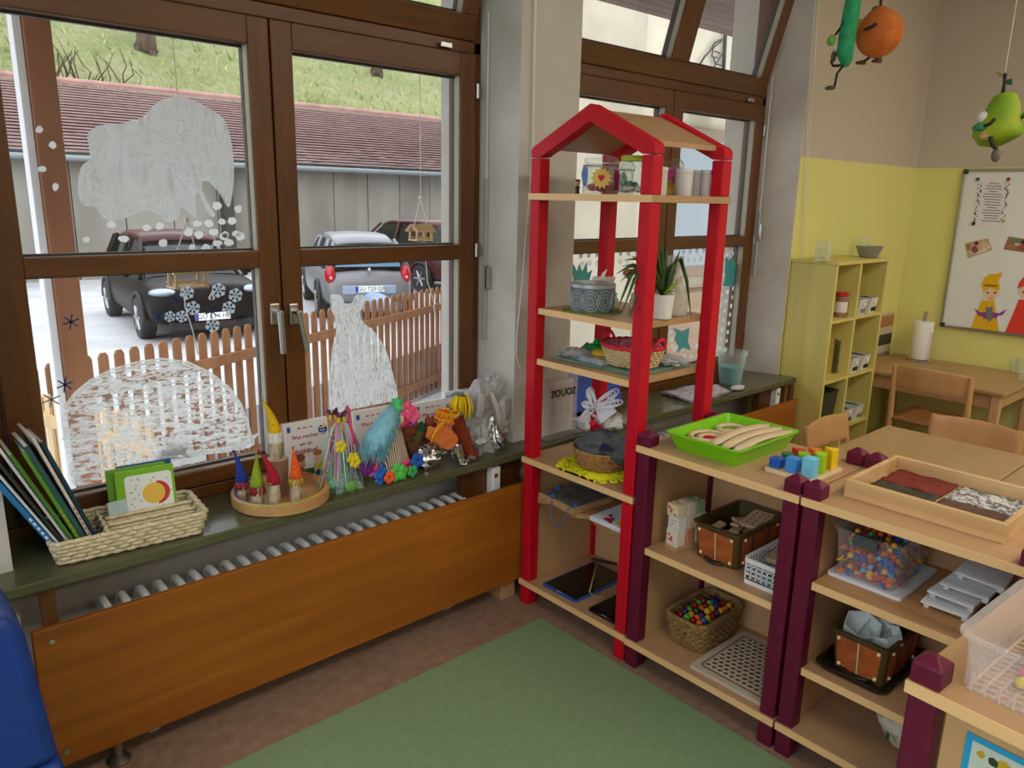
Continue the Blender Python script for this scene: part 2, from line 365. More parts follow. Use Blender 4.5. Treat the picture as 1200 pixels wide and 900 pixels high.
def tilt_sash(win, x0, x1, stiles, ang):
    """upper sash tipped into the room about its lower edge; stiles = glass ranges"""
    M = Matrix.Translation((0, YS+.01, 2.10)) @ Matrix.Rotation(ang, 4, 'X'); H = .84
    def bx(g, a, b, y0, y1, c, d): return g.box(a, b, y0, y1, c, d, M)
    g = G(); bx(g, x0, x1, 0, .07, 0, .085); bx(g, x0, x1, 0, .07, H-.07, H); g.obj('tilt_rail', M_frame_h, win, bevel=.004)
    edges = [x0]+[e for s in stiles for e in s]+[x1]; g = G()
    for k in range(0, len(edges), 2): bx(g, edges[k], edges[k+1], .0005, .0695, .085, H-.07)
    g.obj('tilt_stile', M_frame, win, bevel=.004)
    for a, b in stiles:
        bx(G(), a, b, .043, .047, .085, H-.07).obj('glass_pane', M_glass, win)
        g = G(); bx(g, b-.006, b, .035, .055, .085, H-.07); bx(g, a, a+.006, .035, .055, .085, H-.07); bx(g, a, b, .035, .055, .085, .091); g.obj('gasket', M_gasket, win)
        bx(G(), b-.004, b, .008, .035, .085, H-.07).obj('bead_sheen', M_bead_sheen, win)
def window(name, label, x0, x1, sashes, tilt, ang, hands):
    w = thing(name, label, 'window', ((x0+x1)/2, YS, .6)); w['kind'] = 'structure'
    y0, y1 = 2.355, 2.43
    G().box(x0, sashes[0][0]-.003, y0, y1, .6, ZH).box(sashes[-1][1]+.003, x1, y0, y1, .6, ZH).obj('window_frame', M_frame, w, bevel=.003)
    G().box(x0, x1, y0-.012, y1, .6, .641).box(x0, x1, y0, y1, 2.058, 2.10).box(x0, x1, 2.408, y1, 2.101, 2.135).box(x0, x1, y0, y1, ZH-.05, ZH).obj('window_transom', M_frame_h, w, bevel=.003)
    for k, s in enumerate(sashes): sash(w, *s, name+'ab'[k])
    mid = (sashes[0][1]+sashes[1][0])/2
    G().box(mid-.03, mid+.03, 2.40, 2.43, .64, 2.06).obj('mullion', P(30, 20, 12, .6), w)
    tilt_sash(w, sashes[0][0], sashes[-1][1], tilt, ang)
    for h in hands: handle(w, *h)
    for z in (.80, 1.35, 1.93):
        G().cyl((sashes[-1][1]+.006, YS-.006, z-.025), (sashes[-1][1]+.006, YS-.006, z+.025), .007).obj('hinge', M_metal, w, smooth=True)
    for xx in (sashes[0][0]+.06, sashes[-1][1]-.16):
        G().box(xx, xx+.05, YS-.004, YS+.01, 2.062, 2.08).obj('latch', M_metal, w, bevel=.002)
    return w
w1 = window('window_1', 'brown wooden double window on the left with white paint pictures on its panes', .255, 1.925,
   [(.30, 1.092, .388, 1.026), (1.098, 1.89, 1.167, 1.822)], [(.40, 1.82)], .26, [(1.063, 1.17, .02), (1.128, 1.165, .16)])
w2 = window('window_2', 'brown wooden double window on the right, behind the red shelf', 2.285, 3.91,
   [(2.32, 3.086, 2.385, 3.03), (3.092, 3.875, 3.165, 3.845-.04)], [(2.385, 3.03), (3.165, 3.80)], .27, [(3.06, 1.17, .02), (3.125, 1.165, .16)])
# outer guide rails and crank rod beside the windows
for nm, lb, x, y, z0, z1 in (('window_opener', 'grey vertical opener rod at the right edge of the left window', 1.93, 2.33, 1.0, 1.62), ('window_opener', 'grey crank opener low at the right edge of the right window', 3.885, 2.33, 1.15, 1.5)):
    t = thing(nm, lb, 'window opener', (x, y, z0))
    G().box(x-.008, x+.008, y-.02, y, z0, z1).obj('rod_cover', P(168, 170, 168, .4), t, bevel=.003)
    G().box(x-.012, x+.006, y-.04, y-.02, z0+.2, z0+.29).obj('lever', M_metal, t, bevel=.004)
    G().cyl((x, y-.012, z1), (x, y-.012, 2.2), .005).obj('rod', P(200, 200, 198, .4), t, smooth=True)

# ------------------------------------------------------------------ paint and stickers on the panes
YP = YGL-.0032
def outline(pts, key, jit=0.0, n=1):
    return [on_y(px, py, YP) for px, py in pts]
def blobpoly(cx, cy, rx, ry, seed, n=11, amp=.35):
    r = random.Random(seed); return [(cx+rx*math.cos(2*PI*k/n)*(1+amp*(r.random()-.5)), cy+ry*math.sin(2*PI*k/n)*(1+amp*(r.random()-.5))) for k in range(n)]
def smooth_poly(pts, k=4):
    out = []; n = len(pts)
    for i in range(n):
        p0, p1, p2, p3 = [Vector(pts[(i+j) % n]+(0,)) for j in (-1, 0, 1, 2)]
        for t in [q/k for q in range(k)]:
            v = .5*((2*p1)+(p2-p0)*t+(2*p0-5*p1+4*p2-p3)*t*t+(3*p1-p0-3*p2+p3)*t*t*t); out.append((v.x, v.y))
    return out
def painting(name, pts, m, glass, sm=True, th=-.0012, label=None):
    q = [on_y(px, py, YP-.0002) for px, py in (smooth_poly(pts) if sm else pts)]; g = G(); g.add(q, [tuple(range(len(q)))])
    o = g.obj(name, m, glass)
    if label: o['label'] = label
    return o
M_paint1 = paint('white_paint_cloud', S(212, 214, 214), (1.5, 1, .35), 16, .30, .55, .45, .97, 1.2)
M_paint2 = paint('white_paint_thin', S(236, 240, 242), (.5, 1, 1.6), 60, .42, .54, .05, .92, .6)
M_paint3 = paint('white_paint_bear', S(224, 228, 230), (1.6, 1, .6), 40, .34, .52, .3, .93, 1.6)
M_dot = paint('white_paint_dot', S(236, 238, 238), (1, 1, 1), 60, .2, .4, .85, .97, 1)
gA, gB = GLASS['window_1ahigh'], GLASS['window_1alow']; gC, gD = GLASS['window_1bhigh'], GLASS['window_1blow']
cloud = [(104, 170), (103, 156), (118, 147), (148, 144), (168, 136), (184, 120), (205, 113), (228, 118), (250, 130), (264, 142), (271, 165), (274, 195), (273, 222), (268, 243), (258, 228), (246, 214), (240, 212), (234, 214), (238, 226), (245, 240), (252, 251), (248, 254), (240, 243), (233, 226), (229, 232), (230, 254), (222, 250), (212, 243), (208, 256), (196, 260), (180, 248), (160, 250), (140, 258), (122, 256), (112, 243), (97, 240), (91, 222), (95, 196), (106, 186)]
painting('cloud_painting', cloud, M_paint1, gA, label='painted white snow cloud')
M_stroke = paint('white_paint_stroke', S(240, 242, 242), (1, 1, 1), 60, .3, .5, .3, .7, 1)
g = G(); rs = random.Random(3)
def in_poly(x, y, poly):
    c = False
    for (x0, y0), (x1, y1) in zip(poly, poly[1:]+poly[:1]):
        if (y0 > y) != (y1 > y) and x < (x1-x0)*(y-y0)/(y1-y0)+x0: c = not c
    return c
def ribbon(g, pts, w, dy=0):
    n = len(pts); L, Rr = [], []
    for i in range(n):
        t = pts[min(i+1, n-1)]-pts[max(i-1, 0)]; s = Vector((-t.z, 0, t.x)).normalized()*(w if 0 < i < n-1 else w*.4); o = Vector((0, -dy, 0)); L.append(pts[i]+s+o); Rr.append(pts[i]-s+o)
    g.add(L+Rr, [(i, i+1, n+i+1, n+i) for i in range(n-1)])
def strokes(g, poly, n, seed, ang, L=26, w=.0035, bend=.5, spread=.6):
    r = random.Random(seed); x0 = min(p[0] for p in poly); x1 = max(p[0] for p in poly); y0 = min(p[1] for p in poly); y1 = max(p[1] for p in poly); k = 0
    for _ in range(n*6):
        if k >= n: break
        x, y = r.uniform(x0, x1), r.uniform(y0, y1)
        if not in_poly(x, y, poly): continue
        a = ang(x, y)+r.uniform(-spread, spread); pts = []; q = 0; l = L*r.uniform(.5, 1.3)
        for s in range(6):
            if not in_poly(x, y, poly): break
            pts.append(on_y(x, y, YP-.0014)); x += math.cos(a)*l/5; y += math.sin(a)*l/5; a += bend*r.uniform(-.4, .7)
        if len(pts) < 3: continue
        k += 1; ww = w*r.uniform(.6, 1.3); ribbon(g, pts, ww, .0002*(k % 5))
    return g
strokes(G(), cloud, 90, 5, lambda x, y: (math.atan2(y-200, x-160)+PI/2) if x < 200 else 1.25+(x-235)*.008, 75, .0030, .25, .22).obj('cloud_stroke', M_stroke, gA, smooth=True)
dots = [(46, 152), (62, 170), (71, 143), (98, 153), (83, 133), (49, 198), (65, 219), (83, 171), (78, 189), (101, 281), (145, 280), (130, 263), (172, 267), (191, 285), (187, 265), (231, 262), (245, 262), (260, 260), (251, 272), (262, 277), (254, 241), (279, 245), (272, 259), (277, 274), (264, 275), (268, 284), (255, 285), (241, 290), (225, 291), (233, 275), (221, 272), (282, 277)]
g = G()
for k, (x, y) in enumerate(dots):
    if k in (2, 3, 4, 7, 8): continue
    q = [on_y(a, b, YP) for a, b in blobpoly(x, y, rs.uniform(3.6, 6.3), rs.uniform(3.4, 5), k)]; g.add(q, [tuple(range(len(q)))])
g.obj('snow_dot_painting', M_dot, gA)
igloo = [(73, 487), (84, 466), (103, 450), (130, 436), (160, 427), (190, 423), (220, 427), (248, 440), (270, 458), (285, 478), (294, 505), (297, 522), (270, 529), (240, 532), (205, 540), (170, 548), (120, 562), (86, 568), (80, 535), (74, 510)]
painting('igloo_painting', igloo, M_paint2, gB, label='thinly painted white igloo')
g = G(); r5 = random.Random(11)
for row in range(17):
    y = 440+row*7.6
    x = 70+r5.uniform(0, 8)
    while x < 298:
        l = r5.uniform(5, 11); yy = y+(185-x)*.055+r5.uniform(-1.6, 1.6)
        if in_poly(x+l/2, yy, igloo) and r5.random() < .86:
            ribbon(g, [on_y(x, yy, YP-.001), on_y(x+l*.5, yy+r5.uniform(-1.5, 1.5), YP-.001), on_y(x+l, yy+r5.uniform(-1, 1), YP-.001)], .0055)
        x += l+r5.uniform(1, 4)
g.obj('igloo_brick_painting', M_stroke, gB, smooth=True)
g = G()
for q in (0, 3.5): g.tube([on_y(x, y-q, YP-.001) for x, y in [(76, 480), (88, 464), (105, 450), (130, 437), (160, 428), (190, 424), (220, 428), (246, 440), (268, 457), (283, 478), (292, 505), (296, 520)]], .0035, 5, flat=.10, up=(0, 1, 0))
g.tube([on_y(x, y, YP-.001) for x, y in [(205, 538), (235, 531), (268, 528), (290, 518), (303, 508)]], [.004, .006, .007, .010, .004], 5, flat=.10, up=(0, 1, 0))
g.obj('igloo_outline_painting', M_stroke, gB, smooth=True)
M_paint4 = paint('white_paint_mound', S(228, 232, 234), (1, 1, 1), 30, .3, .5, .75, .97, 1)
painting('snow_mound_painting', [(182, 546), (186, 530), (198, 520), (210, 518), (222, 524), (240, 532), (238, 540), (215, 545), (196, 549)], M_paint4, gB)
bear = [(387, 349), (389, 345), (397, 345), (402, 350), (404, 356), (413, 354), (416, 347), (424, 345), (428, 350), (426, 360), (422, 366), (426, 378), (438, 388), (448, 402), (455, 418), (460, 436), (465, 456), (466, 467), (462, 470), (440, 474), (410, 480), (388, 484), (386, 462), (387, 430), (390, 405), (394, 388), (392, 372), (388, 362)]
painting('polar_bear_painting', bear, M_paint3, gD, label='painted white polar bear')
strokes(G(), bear, 95, 8, lambda x, y: 1.35 if y > 380 else 2.5, 22, .003, .5).obj('polar_bear_stroke', M_stroke, gD, smooth=True)
# window stickers: snowflakes
def snowflake(px, py, r, m, name, lab, grp, navy):
    c = on_y(px, py, YP); g = G(); n = 6
    for k in range(n):
        a = 2*PI*k/n+.3; d = Vector((math.cos(a), 0, math.sin(a))); s = Vector((-d.z, 0, d.x)); w = r*(.10 if navy else .12)
        g.prism([c+s*w, c-s*w, c-s*w*.8+d*r, c+s*w*.8+d*r], (0, -.001, 0))
        if not navy:
            for q in (.55,):
                for sg in (1, -1):
                    e = (d+s*sg).normalized(); p = c+d*r*q; f = Vector((-e.z, 0, e.x)); g.prism([p+f*w*.8, p-f*w*.8, p-f*w*.8+e*r*.42, p+f*w*.8+e*r*.42], (0, -.0011, 0))
    if not navy: g.prism([c+Vector((math.cos(q*PI/6), 0, math.sin(q*PI/6)))*r*.38 for q in range(12)], (0, -.0012, 0))
    tag(g.obj(name, m), lab, 'window sticker', grp)
M_flake = paint('pale_flake', S(226, 236, 244), (1, 1, 1), 20, .2, .4, .78, .9); M_navy = P(22, 46, 104, .5)
for px, py, r in ((219, 343, .026), (256, 340, .027), (276, 346, .027), (226, 361, .026), (268, 361, .026), (249, 381, .027), (199, 371, .02), (213, 371, .022)):
    snowflake(px, py, r*.85, M_flake, 'snowflake_sticker', 'pale white snowflake sticker on the lower left window pane', 'pale snowflake stickers', False)
for px, py, lab in ((83, 377, 'navy star sticker on the left pane, on the brown post, upper of two'), (76, 451, 'navy star sticker on the left pane, lowest, above the paint igloo'), (206, 351, 'navy star sticker on the left pane in front of the headlight of the dark car'), (186, 371, 'navy star sticker on the left pane beside the front wheel of the dark car'), (248, 365, 'navy star sticker on the left pane just above the number plate')):
    snowflake(px, py, .022, M_navy, 'star_sticker', lab, 'navy star stickers', True)
snowflake(60, 468, .024, paint('grey_flake', S(160, 160, 158), (1, 1, 1), 20, .2, .4, .5, .7), 'star_sticker', 'faded grey star sticker low on the left pane beside the paint igloo', 'navy star stickers', True)
# right window: dotted borders and teal cut-out monsters
M_teal = P(70, 158, 160, .6)
g1, g2 = G(), G(); r6 = random.Random(5)
def edge_dots(g, px0, py0, px1, py1, n, rr):
    for k in range(n):
        t = (k+.5)/n; c = on_y(px0+(px1-px0)*t, py0+(py1-py0)*t, YP); q = rr*r6.uniform(.85, 1.1)
        g.prism([c+Vector((q*math.cos(2*PI*j/12), 0, q*math.sin(2*PI*j/12))) for j in range(12)], (0, -.0008, 0))
for off in (0, 6): edge_dots(g1, 797+off, 296+off*1.5, 860, 290+off*1.5, 8, .013)
for off in (0, 7, 13): edge_dots(g1, 866-off, 292, 848-off, 425, 13-off//5, .0135)
edge_dots(g1, 786, 410, 830, 404, 5, .016); edge_dots(g1, 790, 420, 830, 416, 5, .016); edge_dots(g1, 786, 385, 788, 410, 3, .014)
g1.obj('dot_painting', M_dot, GLASS['window_2blow'])
for x0, y0, x1, y1, n in ((676, 300, 760, 296, 9), (678, 309, 740, 306, 7)): edge_dots(g2, x0, y0, x1, y1, n, .013)
g2.obj('dot_painting', M_dot, GLASS['window_2alow'])
def decal(pts, name, m, lab, cat, grp=None): return tag(G().prism([on_y(a, b, YP) for a, b in pts], (0, -.001, 0)).obj(name, m), lab, cat, grp)
decal([(672, 330), (670, 316), (672, 309), (676, 318), (679, 308), (682, 318), (688, 306), (688, 320), (694, 316), (690, 330)], 'paper_monster', M_teal, 'teal paper monster on the left sash of the right window behind the round tin', 'paper decoration', 'teal paper monsters')
decal([(846, 335), (849, 330), (850, 300), (854, 306), (858, 300), (863, 312), (866, 306), (864, 322), (858, 336)], 'paper_monster', M_teal, 'teal paper monster at the right edge of the right window behind the red post', 'paper decoration', 'teal paper monsters')
decal([(790, 398), (792, 390), (788, 384), (799, 388), (808, 384), (806, 400), (810, 410), (800, 408), (793, 414), (795, 406)], 'paper_monster', P(90, 168, 180, .6), 'teal paper monster low on the right window above the folded cloth', 'paper decoration', 'teal paper monsters')
# ------------------------------------------------------------------ outside: yard, fence, cars, barn, hill, neighbours
ZG = -.70
M_ground = mat('pale_gravel', S(190, 190, 192), .9, c2=S(160, 160, 162), scale=1.2, detail=8, lo=.3, hi=.75, bmp=.3, bscale=30)
ZN = -1.45       # the strip between the building and the fence lies lower than the parking yard
struct(G().box(-40, 45, YO+.01, 40, ZN-.2, ZN).box(-40, XL-.21, -30, YO+.01, ZN-.2, ZN).prism([(-9.1, 2.08, ZN+.01), (36.2, 23.07, ZN+.01), (36.2, 40, ZN+.01), (-30, 40, ZN+.01), (-30, 2.7, ZN+.01), (-9.1, 2.7, ZN+.01)], (0, 0, ZG-ZN-.01)), 'ground', M_ground, 'pale gravel yard outside the windows')
M_grass, _nt, _b = newmat('hill_grass'); _b.inputs['Roughness'].default_value = .95
_n1 = noise_node(_nt, coords(_nt, (1, 1, 1)), .55, 8, .75); _n2 = noise_node(_nt, coords(_nt, (1, .3, 1)), 5, 6, .8)
_mx = _nt.nodes.new('ShaderNodeMix'); _mx.data_type = 'RGBA'; _mx.inputs[0].default_value = .5
_nt.links.new(ramp(_nt, _n1.outputs[0], [(.3, S(122, 136, 74)), (.5, S(154, 160, 104)), (.66, S(188, 174, 138))]), _mx.inputs[6])
_nt.links.new(ramp(_nt, _n2.outputs[0], [(.35, S(100, 116, 58)), (.55, S(154, 160, 104)), (.7, S(204, 196, 158))]), _mx.inputs[7])
_nt.links.new(_mx.outputs[2], _b.inputs['Base Color']); bump(_nt, _b, _n2.outputs[0], 1, .3)
def hz(x, y): return 3.2+(y-31)*.62+mnoise.noise(Vector((x*.12, y*.12, 0)))*1.0+mnoise.noise(Vector((x*.6, y*.6, 3)))*.25
g = G().surf(lambda u, v: (-45+u*110, 31+v*45, hz(-45+u*110, 31+v*45)), 90, 40)
struct(g, 'hill', M_grass, 'steep grassy hillside behind the barn', smooth='all')
rg = random.Random(21); g = G()
for k in range(2600):
    x, y = rg.uniform(-4, 30), 31+abs(rg.gauss(0, 6)); h = rg.uniform(.15, .5); p = Vector((x, y, hz(x, y)-.03)); a = rg.uniform(0, 2*PI)
    d = Vector((math.cos(a), math.sin(a), 0))*.05; g.add([p-d, p+d, p+Vector((rg.uniform(-.25, .25), rg.uniform(-.2, .1), h))], [(0, 1, 2)])
tag(g.obj('grass_tufts', mat('dry_grass', S(186, 172, 120), .9, c2=S(120, 138, 70), scale=.8)), 'dry tufts of grass on the hillside', 'grass', kind='stuff')
M_bark = mat('bark', S(92, 74, 58), .9, c2=S(66, 52, 40), scale=9, stretch=(1, 1, .2), bmp=.6)
for k, (px, py, y, lab) in enumerate(((170, 60, 31, 'brown tree trunk on the hillside seen through the left pane'), (441, 86, 31, 'brown tree stump on the hillside seen through the middle pane'))):
    while on_y(px, py, y).z > hz(on_y(px, py, y).x, y): y += .2
    c = on_y(px, py, y); t = thing('tree_trunk', lab, 'tree', (c.x, c.y, hz(c.x, c.y)))
    z = hz(c.x, c.y)-.2; r = [.42, .30][k]
    G().tube([(c.x, c.y, z), (c.x+.1, c.y, z+.6), (c.x+.05, c.y, z+2), (c.x+.2, c.y, z+[7, 2.2][k])], [r*1.3, r, r*.8, r*.7], 10).obj('trunk', M_bark, t, smooth='all')
    g = G()
    for q in range(5):
        a = q*1.3+2.5; g.tube([(c.x, c.y, z+.5), (c.x+math.cos(a)*r*1.3, c.y-abs(math.sin(a))*r, z+.1), (c.x+math.cos(a)*r*2.2, c.y-abs(math.sin(a))*r*1.7, z-.5)], [r*.35, r*.25, r*.1], 6)
    g.obj('roots', M_bark, t, smooth='all')
t = thing('bare_shrub', 'bare twiggy shrub growing at the foot of the hillside', 'shrub', on_y(80, 85, 31.5)); c = Vector(t.location); g = G()
for k in range(26):
    p = c+Vector((rg.uniform(-1, 1.6), 0, -1)); pts = [p]
    for q in range(4): p = p+Vector((rg.uniform(-.3, .4), rg.uniform(-.2, .2), rg.uniform(.2, .6))); pts.append(p)
    g.tube(pts, [.04, .03, .025, .02, .01], 4)
g.obj('twigs', M_bark, t)

# barn
B0 = Vector((-6, 21.7, 0)); B1 = Vector((21, 21.7, 0))
t = thing('barn', 'long low barn with a pinkish tiled roof behind the parked cars', 'barn', (8, 22, ZG))
M_tile, _nt, _b = newmat('roof_tile'); _b.inputs['Roughness'].default_value = .8
_br = _nt.nodes.new('ShaderNodeTexNoise'); _br.inputs['Scale'].default_value = 5; _br.inputs['Detail'].default_value = 3; _nt.links.new(coords(_nt, (1, 1, 1)), _br.inputs['Vector'])
_nt.links.new(ramp(_nt, _br.outputs[0], [(.25, S(166, 144, 140)), (.5, S(188, 168, 162)), (.75, S(206, 188, 182))]), _b.inputs['Base Color'])
ez, rz_, ey, ry = 2.36, 4.62, 21.3, 27.2; g = G(); nr = 24; M_tedge_shade = mat('tile_edge_shade', S(136, 112, 110), .85, c2=S(154, 130, 126), scale=4)  # darker edge colour stands in for the shadow under each tile course
for k in range(nr):
    a, b = k/nr, (k+1)/nr; y0 = ey+(ry-ey)*a; y1 = ey+(ry-ey)*b; z0 = ez+(rz_-ez)*a; z1 = ez+(rz_-ez)*b
    nseg = 90
    def f(u, v, y0=y0, y1=y1, z0=z0, z1=z1): return (-6+27*u, y0-.05+(y1-y0+.12)*v, z0+.075+(z1-z0)*v-.07*v+.012*math.sin(u*27/.24*2*PI)*0+.01*mnoise.noise(Vector((u*80, k*3.3, 0))))
    g.k = 0; g.surf(f, nseg, 1)
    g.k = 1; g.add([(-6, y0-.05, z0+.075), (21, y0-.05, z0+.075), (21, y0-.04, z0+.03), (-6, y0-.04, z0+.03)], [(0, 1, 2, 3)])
g.obj('roof_tiles', [M_tile, M_tedge_shade], t)
G().tube([(-6, ry, rz_+.08), (21, ry, rz_+.05)], .09, 8).obj('roof_ridge', mat('ridge_tile', S(166, 128, 120), .8, c2=S(146, 108, 102), scale=2), t, smooth=True)
G().prism([(-6, ry, rz_-.05), (-6, ey, ez-.05), (-6, 32, ez-.6)], (27, 0, 0)).obj('roof_underside', P(70, 58, 48, .9), t)
G().box(-6, 21, 21.28, 21.34, ez-.16, ez+.02).obj('fascia', P(52, 58, 54, .7), t)
G().tube([(-6, 21.2, ez-.11), (21, 21.2, ez-.11)], .075, 10).obj('gutter', P(120, 126, 130, .4), t, smooth=True)
g = G(); xx = -6.0
while xx < 21: g.box(xx+.01, xx+1.18, 21.72+.01*math.sin(xx*9), 21.8, ZG, ez); xx += 1.2
g.obj('wall_panels', mat('grey_boards', S(146, 142, 132), .85, c2=S(124, 118, 108), scale=.9, detail=6, stretch=(1, 1, .4), bmp=.1), t)
G().box(-6, 21, 21.81, 22, ZG, ez).obj('wall_core', P(90, 88, 82, .9), t)
g = G()
for px in (8.45,): g.box(px, px+.28, 21.4, 21.7, ZG, ez)
g.obj('wall_post', P(52, 52, 50, .8), t)

# porch post and wooden fence
M_post = wood('porch_wood', S(150, 96, 62), S(126, 78, 48), 2, 9, .7)
t = thing('porch_post', 'thick brown wooden porch post outside the left pane', 'post', (.875, 4.05, ZN))
a = on_y(24, 100, 4.0); b = on_y(68, 100, 4.0)
G().box(a.x+.035, b.x, 4.0, 4.14, ZN, 3.0).obj('beam', M_post, t, bevel=.008)
G().box(a.x, a.x+.033, 4.02, 4.12, ZN, 3.0).obj('white_edge', P(222, 222, 226, .5), t, bevel=.003)
t = thing('porch_roof', 'dark boarded porch roof above the yard outside the windows', 'roof', (3, 3.4, 3.0))
M_pr = wood('porch_boards', S(112, 92, 88), S(88, 70, 66), 0, 9, .8); g = G()
for k in range(14): g.box(-3, 12.5, 2.62+.118*k, 2.73+.118*k, 3.0, 3.04)
g.obj('roof_boards', M_pr, t); G().box(-3, 12.5, 4.0, 4.14, 3.045, 3.18).obj('roof_beam', M_post, t); G().box(-3, 12.5, 2.61, 4.25, 3.19, 3.25).obj('roof_deck', M_pr, t)
M_picket = wood('picket_wood', S(146, 98, 62), S(118, 76, 46), 2, 8, .75)
fdir = Vector((4.796, 2.222, 0)).normalized(); fn = Vector((fdir.y, -fdir.x, 0)); fo = Vector((2.093, 7.239, 0))
t = thing('picket_fence', 'brown wooden picket fence between the yard and the parked cars', 'fence', (fo.x, fo.y, ZN))
MF = Matrix((fdir, -fn, Vector((0, 0, 1)))).transposed().to_4x4(); MF = Matrix.Translation(fo) @ MF
def picket(s, top, par, m, w=.09, z0=ZN+.05, M=MF):
    pts = [Vector((s-w/2, 0, z0)), Vector((s+w/2, 0, z0)), Vector((s+w/2, 0, top-.035)), Vector((s+w*.25, 0, top)), Vector((s-w*.25, 0, top)), Vector((s-w/2, 0, top-.035))]
    g = G(); g.prism([M @ p for p in pts], (M.to_3x3() @ Vector((0, .022, 0)))); return g.obj('picket', m, par)
for k in range(-9, 66): picket(k*.158, .2, t, M_picket)
for z in (-.10, -1.2): G().box(-1.7, 10.6, -.055, -.002, z-.05, z+.05, MF).obj('fence_rail', M_picket, t)
for s in (-.9, 3.0, 6.6): G().box(s, s+.09, .03, .12, ZN, .1, MF).obj('fence_post', M_picket, t)
# pale slatted gate at the far left, behind the post
M_pale = wood('pale_wood', S(214, 184, 142), S(190, 158, 112), 2, 9, .7)
q0 = on_z(38, 404, .2); q1 = on_z(75, 460, .0); M2 = frame((.9, 6.3, 0), (.32, -.95, 0), (.95, .32, 0))
t = thing('pale_railing', 'pale slatted railing seen at the left edge of the left pane', 'railing', (.9, 6.3, ZN))
for k in range(14):
    g = G().box(k*.11, k*.11+.06, 0, .02, ZN+.02, .16, M2); g.obj('slat', M_pale, t)
for z in (-.02, -.5): G().box(-.02, 1.55, -.03, -.001, z-.04, z+.04, M2).obj('rail', M_pale, t)

